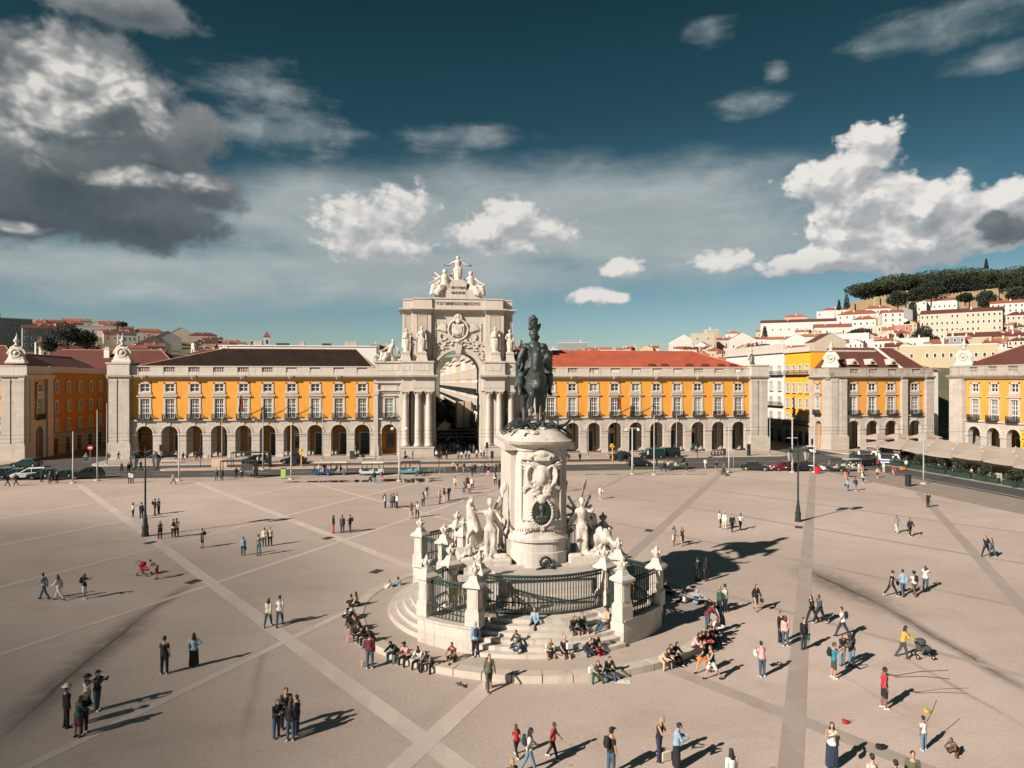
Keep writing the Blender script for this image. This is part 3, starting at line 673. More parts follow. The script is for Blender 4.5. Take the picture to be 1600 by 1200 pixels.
# flags on the long wings (staff, cloth) and their shadows fall on the plaster
FG, FR_ = mat('flag_green', (.02, .10, .04), .8, .1), mat('flag_red', (.48, .02, .03), .8, .1)
def flag(x, lab, furled=False, cloth=True, col=None):
    g = empty('flag_on_staff' if cloth else 'flagpole', (x, -.5, 8.3), 0, lab, 'flag' if cloth else 'flagpole', 'flags and staffs on the palace balconies')
    mb = MB(); mb.tube([(0, .4, 0), (0, -1.7, 3.9)], .05, 6); mb.ball((0, -1.75, 4.0), .12); mb.obj('staff', WHITE, g)
    if cloth:
        n = 7
        for nm, mm, z0, z1 in (('flag_cloth', FG, 0, .42), ('flag_cloth', FR_, .42, 1.0)):
            mb = MB(); vs = []; fs = []; A = Vector((0, -1.6, 3.7)); 
            rows = 12
            for i in range(rows+1):
                t = i/rows
                for k in range(n+1):
                    u = z0+(z1-z0)*k/n; w = .05+.62*t**.8
                    vs.append((w*(u-.5)*1.5+.12*math.sin(u*14+t*2), A.y+.55*t*.2+.16*math.sin(u*19+t*3), A.z-3.0*t-.25*abs(u-.5)))
            for i in range(rows):
                for k in range(n): a = i*(n+1)+k; fs.append((a, a+1, a+n+2, a+n+1))
            mb.smooth = True; mb.add(vs, fs); mb.obj(nm, mm, g)
flag(-41.0, 'green and red flag hanging from the fifth balcony of the left wing'); flag(-36.4, 'bare flagstaff on the sixth balcony of the left wing', cloth=False)
flag(-32.0, 'second bare flagstaff on the left wing next to the green and red flag', cloth=False)
flag(32.3, 'green and red flag hanging from a balcony of the right wing'); flag(36.7, 'bare flagstaff on the right wing beside the red flag', cloth=False)

# ---------------------------------------------------------------- corner block to the right of the street, sunlit west side
def corner_block(side):
    s = side
    if s > 0:
        b = empty('corner_building', (0, 0, 0), 0, 'yellow arcaded corner building with maroon roof behind the small parasols', 'building')
        bays = [84.9, 89.3, 93.7]; arcade_part(bays, 4.4, b, x0=82.6, x1=96)
        mb = MB(); mb.box(96.0-.1, 97.1, 0, .95, 0, GZ); mb.obj('end_wall', STONE, b); mb = MB(); mb.box(101.6, 103, 0, .95, 0, GZ); mb.obj('end_wall', STONE, b)
        arcade_part([99.35], 4.5, b, x0=97.1, x1=101.6)
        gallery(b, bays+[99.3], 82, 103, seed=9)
        facade_upper(82.5, 95.9, b, bays, m=YELP); facade_upper(97.2, 101.7, b, [99.35], m=YELP)
        for i, x in enumerate(bays+[99.35]):
            window(b, 'tall', x, .22, 7.62, curtain=i == 0); window(b, 'small', x, .22, 12.72); link('balcony', balc_mesh(), b, (x, .10, GZ))
        pylon(b, 79.3, 82.9, -.75, 2.7)
        for a, c in ((95.9, 97.2), (101.6, 103.4)):
            mb = MB(); mb.box(a, c, -.55, .6, 2.9, 15.1); mb.box(a-.2, c+.2, -.75, .7, 0, 2.9); mb.box(a-.05, c+.05, -.62, .6, 14.5, 14.7); mb.obj('pilaster', STONE, b)
        cornice(b, 79.0, 103.6, 0, 0, m=STONED, breaks=[(79.0, 83.1), (95.7, 97.4), (101.5, 103.5)])
        parapet(b, 79.0, 103.5, -.2, bays+[99.35], m=STONED)
        # west side, facing the street: one bay in the square's order, then a second pilaster
        mb = MB(); mb.box(79.55, 79.9, 2.6, 6.6, GZ, 15.1); mb.obj('side_wall', YEL, b)
        P = [(x+4.65, z) for x, z in arch_poly(4.0, 1.25, 4.75, GZ)]
        mb = MB(); mb.T = Matrix.Rotation(R(-90), 4, 'Z'); mb.prism([(-x, z) for x, z in P][::-1], 79.55, 80.4); mb.T = None
        mb.obj('side_arcade', STONE, b)
        window(b, 'tall', 79.32, 4.65, 7.62, R(-90)); window(b, 'small', 79.32, 4.65, 12.72, R(-90)); link('balcony', balc_mesh(), b, (79.5, 4.65, GZ), R(-90))
        mb = MB(); mb.box(79.3, 80.0, 6.6, 7.8, 0, 15.1); mb.obj('pilaster', STONE, b)
        mb = MB()
        for dz0, dz1, pr in ((0, .22, .18), (.22, .42, .42), (.42, .72, .66)): mb.box(79.4-pr, 81, -.7, 7.9, 15.1+dz0, 15.1+dz1)
        mb.box(79.3, 79.7, 0, 7.8, 15.82, 17.5); mb.obj('side_cornice', STONED, b)
        mb = MB(); mb.box(80.4, 103, 5.6, 26, 0, 15.0); mb.obj('rear_block', YELP, b)
        r = hip_roof(b, 80.0, 103.2, .7, 18, 17.1, 22.3, ROOFM, hl=5, hr=2.5)
        for x in (86.2, 90.4, 95.4):
            mb = MB(); mb.prism([(x-1.1, 18.3), (x+1.1, 18.3), (x, 19.6)], 1.6, 5); mb.obj('dormer', STONEP, b)
            mb = MB(); mb.box(x-.35, x+.35, 1.5, 1.6, 18.45, 18.95); mb.obj('dormer_window', GLASS, b)
        mb = MB(); mb.tube([(97.0, .9, 17.3), (96.2, 9.3, 22.5)], .35, 4); mb.obj('roof_party_wall', STONEP, b)
        return b
    b = empty('corner_building', (0, 0, 0), 0, 'yellow corner building at the left edge across the side street, its side in shade', 'building')
    bays = [-85.5-4.45*k for k in range(10)]; arcade_part(bays[::-1], 4.45, b, x0=-127.8, x1=-83.2)
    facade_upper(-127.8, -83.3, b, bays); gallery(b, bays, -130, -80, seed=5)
    mb = MB(); mb.box(-130, -127.77, 0, 1, 0, 15.1); mb.obj('end_wall', YEL, b)
    for x in bays: window(b, 'tall', x, .22, 7.62); window(b, 'small', x, .22, 12.72); link('balcony', balc_mesh(), b, (x, .1, GZ))
    pylon(b, -83.3, -79.4, -.75, 2.6)
    cornice(b, -130, -79.2, 0, 0, breaks=[(-83.5, -79.2)]); parapet(b, -130, -79.2, -.2, bays)
    mb = MB()
    for dz0, dz1, pr in ((0, .22, .18), (.22, .42, .42), (.42, .72, .66)): mb.box(-80.4, -79.5+pr, -.7, 9.9, 15.1+dz0, 15.1+dz1)
    mb.box(-80.2, -79.6, 0, 9.8, 15.82, 17.5); mb.obj('side_cornice', STONEP, b)
    mb = MB(); mb.box(-80.2, -79.85, 2.6, 8, GZ, 15.1); mb.obj('side_wall', YEL, b)
    mb = MB(); P = [(x+5.2, z) for x, z in arch_poly(4.8, 1.35, 4.75, GZ)]
    mb.T = Matrix.Rotation(R(90), 4, 'Z'); mb.prism(P, 79.6, 80.5); mb.T = None; mb.obj('side_arcade', STONE, b)
    window(b, 'tall', -79.61, 5.2, 7.62, R(90)); window(b, 'small', -79.61, 5.2, 12.72, R(90)); link('balcony', balc_mesh(), b, (-79.75, 5.2, GZ), R(90))
    mb = MB(); mb.box(-80.2, -79.3, 7.6, 9.8, 0, 15.1); mb.obj('pilaster', STONE, b)
    mb = MB(); mb.box(-130, -80.5, 5.6, 26, 0, 15.0); mb.obj('rear_block', YEL, b)
    hip_roof(b, -130, -80.3, .7, 16, 17.1, 21.5, ROOFM, hl=5, hr=7)
    return b
corner_block(1); corner_block(-1)
finial_trophy('roof_trophy', -81.4, .8, 17.9, 'carved trophy with round shield at the left edge of the photo')
o = finial_trophy('roof_trophy', 80.6, 1.5, 17.6, 'large carved trophy on the pylon of the right corner building, seen edge on', 1.05); o.rotation_euler.z = R(-50)
# ---------------------------------------------------------------- east wing, facade facing west onto the terrace
def east_wing():
    b = empty('arcade_building', (95.2, -15.9, 0), R(-90), 'yellow arcaded east wing at the right edge behind the big terrace umbrellas', 'building')
    # local x runs towards the river (world -y), local y into the building (world +x)
    bays = [5.4+4.42*k for k in range(8)]
    arcade_part(bays, 4.42, b, x0=3.2, x1=38.6)
    gallery(b, bays, 0, 39, seed=12); facade_upper(3.2, 38.6, b, bays, m=YELP)
    for i, x in enumerate(bays): window(b, 'tall', x, .22, 7.62, curtain=i == 5); window(b, 'small', x, .22, 12.72); link('balcony', balc_mesh(), b, (x, .1, GZ))
    pylon(b, -.3, 3.2, -.75, 3.6, split=False)
    cornice(b, -.5, 38.6, 0, 0, m=STONED, breaks=[(-.5, 3.4)]); parapet(b, -.5, 38.6, -.2, bays, m=STONED)
    mb = MB(); mb.box(-.3, 0, 3.6, 20, 0, 15.1); mb.obj('side_wall', YELP, b)
    hip_roof(b, -.3, 38, .7, 18, 17.1, 22, ROOFM, hl=9, hr=0)
east_wing()
finial_trophy('roof_trophy', 96.2, -17.6, 17.6, 'carved stone trophy on the corner of the east wing above the terrace umbrellas', .95).rotation_euler.z = R(-60)
SIGNY = mat('yellow_banner', (.85, .42, .03), .7, .04)
g = empty('hanging_banner', (94.5, -33.6, 0), R(-90), 'yellow hanging banner with dark lettering in the third arch of the east wing', 'banner')
mb = MB(); mb.box(-1.25, 1.25, -.04, .04, 2.9, 6.1); mb.obj('banner_cloth', SIGNY, g)
mb = MB(); mb.tube([(-1.35, 0, 6.15), (1.35, 0, 6.15)], .05); mb.tube([(0, 0, 6.15), (0, .9, 6.15)], .05); mb.obj('banner_pole', IRON, g)
for i, (t, sz) in enumerate((('ESPLANADA', .36), ('BAR', .36), ('TERRACE', .36), ('OPEN', .42), ('12H-24H', .36))):
    pass
# blurred lettering of the banner: two blocks of dark strokes
mb = MB(); rr = random.Random(3)
for (z, w) in ((5.45, .8), (5.0, .45), (4.62, .95), (3.85, .75), (3.45, .85)):
    x = -w
    while x < w: k = rr.uniform(.07, .14); mb.box(x, x+k, -.06, -.035, z, z+.24); x += k+.07
mb.obj('banner_lettering', IRON, g)

# ---------------------------------------------------------------- street buildings beyond the corners
def street_building(name, label, x, y0, y1, face, H, m, rows, nb, top='roof', roofm=None, balc_rows=(), base=4.3, depth=16, wk='plain', basem=None, roofh=3.5, shop=True, parap=1.2):
    "face: +1 facade looks to +x, -1 looks to -x; runs along y0..y1"
    b = empty(name, (x, (y0+y1)/2, 0), R(90)*face, label, 'building'); L = y1-y0
    mb = MB(); mb.box(-L/2, L/2, .22, depth, base, H); mb.obj('wall', m, b)
    mb = MB(); mb.box(-L/2, L/2, .15, depth, 0, base); mb.box(-L/2, L/2, .0, .3, base-.25, base); mb.obj('ground_floor', basem or STONEP, b)
    sp = L/nb
    if shop:
        d = MB()
        for k in range(nb): xx = -L/2+sp*(k+.5); d.box(xx-.75, xx+.75, .08, .2, 0.02, 3.1)
        d.obj('shop_doors', DOORS, b)
    for r, z in enumerate(rows):
        for k in range(nb):
            xx = -L/2+sp*(k+.5); window(b, wk, xx, .0, z, curtain=(k*5+r*3) % 4 == 0)
        if r in balc_rows:
            mb = MB(); mb.box(-L/2+.3, L/2-.3, -.55, .22, z-.30, z-.14)
            for q in range(int(L/.30)): mb.box(-L/2+.35+q*.30, -L/2+.39+q*.30, -.52, -.48, z-.14, z+.75)
            mb.box(-L/2+.3, L/2-.3, -.54, -.46, z+.75, z+.82); mb.obj('balcony', IRON, b)
    mb = MB(); mb.box(-L/2-.2, L/2+.2, -.25, depth, H, H+.35); mb.box(-L/2-.1, L/2+.1, .0, .4, H+.35, H+parap); mb.obj('cornice', STONEP, b)
    if top == 'roof': hip_roof(b, -L/2, L/2, .5, depth, H+.35, H+.35+roofh, roofm or ROOFM, hl=3, hr=3)
    return b
YSHADE = mat('yellow_street_shaded', (.40, .165, .016), .85, .08, .5, .1, 8)  # yellow darkened in the colour itself to deepen the shade on these fronts
street_building('street_building', 'shaded yellow street building behind the left corner building', -80.0, 10.0, 40, 1, 16.4, YSHADE, (4.9, 8.6, 12.6), 6, basem=mat('shaded_base', (.25, .22, .18), .9, .2, 1), roofm=ROOFM)
street_building('street_building', 'shaded yellow house further up the left side street', -80.0, 40.4, 80, 1, 17.5, YSHADE, (4.9, 8.6, 12.6), 8, roofm=ROOFM)
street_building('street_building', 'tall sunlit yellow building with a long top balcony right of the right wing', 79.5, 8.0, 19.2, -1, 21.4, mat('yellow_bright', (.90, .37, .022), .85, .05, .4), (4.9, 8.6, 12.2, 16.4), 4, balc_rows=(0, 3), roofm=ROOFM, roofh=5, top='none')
WHT = mat('white_plaster', (.66, .62, .57), .8, .07, .5, .1, 8, streak=.25)
street_building('street_building', 'ornate white building behind the tall yellow building up the right street', 79.5, 19.6, 52, -1, 21.6, WHT, (5.2, 8.9, 12.6, 16.4), 8, balc_rows=(1, 3), top='none', parap=2.2)
street_building('street_building', 'grey shaded building closing the right side street', 64.3, 40, 80, 1, 18, WHT, (5, 9, 13), 8, roofm=ROOFM)
for (x, y, w, d, z0, z1, c, nm) in ((-35, 27, 35, 8, 0, 22.7, (.66, .60, .54), 'long plain white wall block rising just behind the dark brown roof'),):
    g = empty('rear_building', (x, y, 0), 0, nm, 'building')
    mb = MB(); mb.box(-w/2, w/2, 0, d, z0, z1); mb.obj('wall', WHITE, g); mb = MB(); mb.box(-w/2-.2, w/2+.2, -.2, d+.2, z1, z1+.25); mb.obj('coping', WHITE, g)
    for k in range(6): mb = MB(); mb.box(-16+k*5.2, -14.8+k*5.2+(k % 3)*.8, 3, 4.2, z1+.25, z1+.9+(k % 2)*.5); mb.obj('roof_unit', STONED if k % 2 else IRON, g)
# roofs behind the left wings: maroon hipped ranges
for (x0, x1, y0, y1, z0, z1, lab, mm) in ((-100, -64, 36, 52, 17.4, 22.3, 'long maroon tiled roof range behind the left side street', ROOFM), (-62, -38, 17, 34, 17.0, 21.8, 'maroon hipped roof between the left pylon and the brown roof', ROOFM),
                                      (84, 124, 24, 40, 17.4, 21.0, 'low maroon roof behind the right corner building', ROOFM)):
    g = empty('rear_building', (0, 0, 0), 0, lab, 'building'); mb = MB(); mb.box(x0, x1, y0, y1, 0, z0); mb.obj('wall', WHT, g); hip_roof(g, x0-.4, x1+.4, y0-.4, y1+.4, z0, z1, mm, hl=7, hr=7); chimney(g, (x0+x1)/2, y0+5, z0+2, 3)
# ================================================================ TRIUMPHAL ARCH
ARCH = empty('triumphal_arch', (0, 0, 0), 0, 'tall stone triumphal arch crowned by statues between the two palace wings', 'arch')
A_R, A_Z = 4.45, 16.0; A_D = 7.5
# core: two piers and the spandrel wall round the vault
mb = MB()
pts = [(-9.3, 0), (-A_R, 0), (-A_R, A_Z)]+arcpts(0, A_Z, A_R, math.pi, 0, 24)[1:-1]+[(A_R, A_Z), (A_R, 0), (9.3, 0), (9.3, 28.1), (-9.3, 28.1)]
mb.prism(pts, 0, A_D); mb.obj('arch_body', STONEP, ARCH)
for s in (-1, 1): mb = MB(); mb.box(s*9.3, s*11.0, 1.2, A_D-1, 15, 28.1); mb.box(s*9.3, s*16.3, .9, A_D, GZ+.0, 15.1); mb.obj('side_masonry', STONE, ARCH)
# lower wings with one arcade bay and window each
for s in (-1, 1):
    bx = s*13.55
    arcade_part([bx], 4.3, ARCH, y=.0, depth=.9, x0=bx-2.2, x1=bx+2.2)
    mb = MB(); mb.box(s*15.69, s*16.5, -.15, .9, 0, 15.1); mb.box(s*11.0, s*11.42, -.15, .9, 0, 15.1)
    w = .8; mb.box(bx-2.2, bx-w, .2, .9, GZ, 15.1); mb.box(bx+w, bx+2.2, .2, .9, GZ, 15.1); mb.box(bx-w, bx+w, .2, .9, GZ, 7.62); mb.box(bx-w, bx+w, .2, .9, 11.34, 15.1); mb.obj('wing_wall', STONEP, ARCH)
    mb = MB(); mb.box(bx-2.1, bx+2.1, .05, .25, 12.3, 12.6); mb.obj('string_course', STONEP, ARCH); mb = MB(); mb.box(bx-1.6, bx+1.6, .1, .25, 12.9, 14.3); mb.obj('wall_panel', STONEP, ARCH)
    mb = MB(); mb.box(s*11, s*16.5, 5.2, 5.6, 0, GZ); mb.obj('gallery_wall', YEL, ARCH)
    mb = MB(); mb.box(s*11, s*16.5, .9, 5.2, 7.0, 7.3); mb.obj('gallery_ceiling', STONEP, ARCH)
    for z0, z1 in ((1, 3.8), (4.6, 6)): mb = MB(); mb.box(bx-.7, bx+.7, 5.0, 5.25, z0, z1); mb.obj('gallery_window', GLASS, ARCH)
    window(ARCH, 'tall', bx, .2, 7.62, curtain=True); link('balcony', balc_mesh(), ARCH, (bx, .1, GZ))
    mb = MB(); mb.box(s*15.7, s*16.45, -.40, -.10, 2, 12.0); mb.box(s*15.55, s*16.6, -.5, -.1, 12.0, 12.75); mb.box(s*15.55, s*16.6, -.5, 0, 0, 2.0); mb.obj('pilaster', STONEP, ARCH)
# plinths under the columns
for s in (-1, 1): mb = MB(); mb.box(s*4.9, s*11.3, -3.3, 0, 0, 1.75); mb.box(s*4.8, s*11.4, -3.4, 0, 1.75, 2.0); mb.box(s*A_R, s*4.9, 0-.6, .05, 0, 2.0); mb.obj('plinth', STONE, ARCH)
# columns
def col_mesh():
    m_ = MB(); m_.smooth = True
    prof = [(.78, 2.0), (.78, 2.15), (.84, 2.25), (.80, 2.38), (.70, 2.42), (.74, 2.52), (.66, 2.60)]
    for k in range(9): t = k/8; prof.append((.64-.10*t**1.6, 2.65+9.15*t))
    prof += [(.58, 11.85), (.58, 11.95), (.52, 12.0), (.60, 12.3)]
    m_.lathe(prof, 0, 0, 20); return m_.mesh('column', STONEP)
CM = col_mesh()
def cap_mesh():
    m_ = MB(); m_.lathe([(.56, 11.98), (.60, 12.2), (.74, 12.55), (.80, 12.6)], 0, 0, 16)
    for k in range(16):
        a = 2*math.pi*k/16; m_.ball((.66*math.cos(a), .66*math.sin(a), 12.25+.12*(k % 2)), (.10, .10, .16), 5, 4)
    for a in (45, 135, 225, 315): m_.tube([(.78*math.cos(R(a)), .78*math.sin(R(a)), 12.5-.22), (.92*math.cos(R(a)), .92*math.sin(R(a)), 12.5)], .13, 6)
    m_.box(-.82, .82, -.82, .82, 12.58, 12.75); return m_.mesh('capital', STONES)
CPM = cap_mesh()
for s in (-1, 1):
    for x, y in ((5.85, -2.3), (7.95, -2.3), (10.35, -1.5)):
        c = link('column', CM, ARCH, (s*x, y, 0)); link('capital', CPM, c)
        mb = MB(); mb.box(s*x-.6, s*x+.6, -.45, .1, 2.0, 12.0); mb.box(s*x-.72, s*x+.72, -.55, .1, 12.0, 12.75); mb.obj('pilaster', STONEP, ARCH)
# entablature over the columns (breaks forward), then cornice
def ent(z0, rows, s, x0, x1, y0, y1, mb):
    for dz0, dz1, pr in rows: mb.box(s*(x0-pr*.8), s*(x1+pr*.6), y0-pr, y1, z0+dz0, z0+dz1)
for s in (-1, 1):
    mb = MB(); mb.box(s*4.75, s*8.95, -3.0, .2, 12.75, 15.1); mb.box(s*8.95, s*11.15, -2.2, .9, 12.75, 15.1); mb.box(s*11.15, s*16.5, -.3, .9, 14.3, 15.1); mb.box(s*11.15, s*16.5, -.25, .9, 12.75, 13.0)
    mb.box(s*4.72, s*8.98, -3.06, -2.9, 13.35, 13.5); mb.box(s*A_R, s*4.75, -.35, .1, 12.75, 15.1); mb.obj('entablature', STONEP, ARCH)
    mb = MB(); rows = ((0, .2, .15), (.2, .42, .45), (.42, .62, .75), (.62, .78, .85))
    ent(15.1, rows, s, 4.75, 8.95, -3.0, .3, mb); ent(15.103, rows, s, 8.95, 11.15, -2.2, .9, mb); ent(15.106, rows, s, 11.1, 16.6, -.3, .9, mb)
    mb.obj('cornice', STONEP, ARCH)
    # attic pedestals
    mb = MB(); mb.box(s*4.95, s*9.0, -2.9, .2, 15.88, 18.3); mb.box(s*9.0, s*11.2, -2.1, 1.3, 15.88, 18.3); mb.box(s*11.2, s*16.3, -.2, 2.2, 15.88, 18.3)
    mb.box(s*4.8, s*9.15, -3.1, .25, 18.3, 18.62); mb.box(s*9.1, s*11.3, -2.3, 1.35, 18.303, 18.623); mb.box(s*11.1, s*16.6, -.45, 2.4, 18.306, 18.626)
    mb.box(s*4.9, s*9.05, -3.0, 0, 15.88, 16.3); mb.box(s*11.2, s*16.4, -.3, 0, 15.883, 16.303)
    mb.obj('attic_pedestal', STONEP, ARCH)
    for q in ((5.7, 8.3, -2.96), (9.5, 10.9, -2.16), (11.7, 15.9, -.26)): mb = MB(); mb.box(s*q[0], s*q[1], q[2], q[2]+.06, 16.75, 18.0); mb.obj('pedestal_panel', STONES, ARCH)
    # statue plinths flared
    for (x, y) in ((7.2, -1.6), (10.2, -1.0)):
        mb = MB(); k = 1.0 if x < 9 else .8
        mb.frus([(s*x-1.15*k, y-1.0), (s*x+1.15*k, y-1.0), (s*x+1.15*k, y+1.2), (s*x-1.15*k, y+1.2)], 18.62, [(s*x-.85*k, y-.75), (s*x+.85*k, y-.75), (s*x+.85*k, y+1.0), (s*x-.85*k, y+1.0)], 20.0)
        mb.box(s*x-.95*k, s*x+.95*k, y-.85, y+1.1, 20.0, 20.3); mb.obj('statue_plinth', STONEP, ARCH)
    # piers of the attic storey with sunk panels
    mb = MB(); mb.box(s*5.35, s*9.05, -.7, 0, 18.6, 28.1); mb.box(s*9.05, s*10.95, .35, 1.3, 18.6, 28.1); mb.obj('attic_pier', STONEP, ARCH)
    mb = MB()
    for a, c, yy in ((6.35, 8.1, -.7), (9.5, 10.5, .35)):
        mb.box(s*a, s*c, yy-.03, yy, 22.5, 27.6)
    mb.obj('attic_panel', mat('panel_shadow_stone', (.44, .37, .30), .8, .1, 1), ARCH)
    mb = MB()
    for a, c, yy in ((6.35, 8.1, -.7), (9.5, 10.5, .35)):
        a, c = (s*a, s*c) if s > 0 else (s*c, s*a)
        mb.box(a-.12, a, yy-.1, yy, 22.4, 27.7); mb.box(c, c+.12, yy-.1, yy, 22.4, 27.7); mb.box(a, c, yy-.1, yy, 27.6, 27.72); mb.box(a, c, yy-.1, yy, 22.38, 22.5)
    mb.obj('panel_frame', STONEP, ARCH)
# archivolt and keystone
mb = MB(); o_ = arcpts(0, A_Z, A_R+.85, math.pi, 0, 32); i_ = arcpts(0, A_Z, A_R+.01, math.pi, 0, 32); m2 = arcpts(0, A_Z, A_R+.35, math.pi, 0, 32)
for k in range(32): mb.prism([i_[k], i_[k+1], m2[k+1], m2[k]][::-1], -.20, .1); mb.prism([m2[k], m2[k+1], o_[k+1], o_[k]][::-1], -.36, .1)
mb.prism([(-.45, A_Z+A_R-.3), (.45, A_Z+A_R-.3), (.75, A_Z+A_R+1.4), (-.75, A_Z+A_R+1.4)], -.8, .1); mb.obj('archivolt', STONEP, ARCH)
# main cornice, breaking forward over the piers
mb = MB()
for dz0, dz1, pr in ((0, .25, .15), (.25, .5, .45), (.5, .68, .8), (.68, .9, .95)):
    mb.box(-11.0-pr*.7, 11.0+pr*.7, .3-pr, A_D+.3, 28.1+dz0, 28.1+dz1)
    mb.box(-5.3, 5.3, -.25-pr, .3, 28.103+dz0, 28.103+dz1)
    for s in (-1, 1): mb.box(s*(5.3-pr*.3), s*(9.1+pr*.5), -.75-pr, .3, 28.106+dz0, 28.106+dz1)
mb.obj('main_cornice', STONEP, ARCH)
mb = MB(); mb.box(-10.9, 10.9, .6, A_D, 29.0, 30.75); mb.box(-11, 11, .45, A_D+.1, 30.75, 31.0)
mb.box(-5.2, 5.2, -.35, .6, 29.0, 30.95); mb.box(-5.35, 5.35, -.5, .7, 30.95, 31.2)
for s in (-1, 1): mb.box(s*5.2, s*8.9, -.75, .6, 29.0, 30.85); mb.box(s*5.3, s*9.0, -.9, .7, 30.85, 31.08)
mb.obj('parapet', STONEP, ARCH)
LET = mat('inscription', (.06, .045, .035), .8, .1)
text_mesh('inscription', 'VT·SIT·OMNIBVS·DOCVMENTO·P·P·D', .88, LET, ARCH, (0, -.37, 29.75), sx=.60)
# stepped base of the crowning group
mb = MB(); mb.prism([(-5.2, 31.2), (5.2, 31.2), (4.3, 31.9), (2.0, 32.9), (-2.0, 32.9), (-4.3, 31.9)], 0, 3.8); mb.box(-1.6, 1.6, -.05, 3.0, 31.2, 34.4); mb.box(-1.3, 1.3, .05, 2.8, 34.4, 34.8); mb.obj('crown_base', STONEP, ARCH)
text_mesh('inscription', 'VIRTVTIBVS', .72, LET, ARCH, (0, -.08, 33.0), sx=.8); text_mesh('inscription', 'MAIORVM', .72, LET, ARCH, (0, -.08, 32.0), sx=.85)
# ---- carved coat of arms between cornice and arch
def relief():
    P = []; Z = 25.2
    for k in range(24):    # rim of the big round shield
        a = 2*math.pi*k/24; b = 2*math.pi*(k+1)/24; P.append(('c', (1.95*math.cos(a), -.25, Z-.3+2.0*math.sin(a)), .22, (1.95*math.cos(b), -.25, Z-.3+2.0*math.sin(b)), .22))
    P += [('e', (0, -.1, Z-.5), (1.35, .42, 1.4)), ('b', (0, -.45, Z-.3), (.75, .15, .7)), ('e', (0, -.5, Z-.9), (.75, .18, .55))]
    for s in (-1, 1):
        P += [('c', (s*.95, -.3, Z-1.4), .22, (s*1.1, -.3, Z+.2), .2), ('e', (s*1.05, -.35, Z+.45), (.25, .25, .3)), ('c', (s*.35, -.3, Z+.55), .2, (s*.95, -.3, Z+.75), .2)]
        for k in range(9):  # feathered wings either side: plumes fanning up and out
            an = R(96-k*9); L = 2.1-.09*k; x, z = 2.45+.07*k, Z-.75+.02*k; pr = (s*x, -.22, z)
            for q in range(4):
                x += L/4*math.cos(an); z += L/4*math.sin(an); an -= R(9); x = min(x, 4.75); pt = (s*x, -.26+.03*q, z); P.append(('c', pr, .13-.015*q, pt, .115-.015*q)); pr = pt
        for k in range(12):
            a = R(-160+k*17); b = a+R(17); P.append(('c', (s*(2.95+.65*math.cos(a)), -.2, Z-1.65+.75*math.sin(a)), .15, (s*(2.95+.65*math.cos(b)), -.2, Z-1.65+.75*math.sin(b)), .14))
        for k in range(9): P.append(('e', (s*(4.55), -.12, Z+.9-k*.42), (.16, .16, .17)))   # hanging husks
        for k in range(80):   # foliage in the spandrels following the arch
            t = R(24+64*random.random()); rr_ = A_R+1.2+random.random()*2.0; x, z = s*rr_*math.cos(t), A_Z+rr_*math.sin(t)
            if x*s < 5.1 and z < 23.1: P.append(('e', (x, -.15, z), (.16+.08*(k % 3), .20, .12+.07*(k % 2))))
    P += [('c', (-.7, -.35, Z+1.95), .2, (.7, -.35, Z+1.95), .2), ('e', (-.55, -.35, Z+2.3), (.25, .25, .35)), ('e', (0, -.4, Z+2.45), (.28, .3, .45)), ('e', (.55, -.35, Z+2.3), (.25, .25, .35)), ('e', (0, -.4, Z+1.3), (.5, .3, .5)),
          ('e', (-.35, -.45, Z+2.85), (.13, .13, .15)), ('e', (0, -.45, Z+3.0), (.14, .14, .18)), ('e', (.35, -.45, Z+2.85), (.13, .13, .15)), ('e', (0, -.3, Z-2.5), (.5, .3, .4)), ('c', (-1.8, -.1, Z-2.6), .16, (1.8, -.1, Z-2.6), .16)]
    return fuse('coat_of_arms', P, .10, [STONES])
link('coat_of_arms', relief(), ARCH)
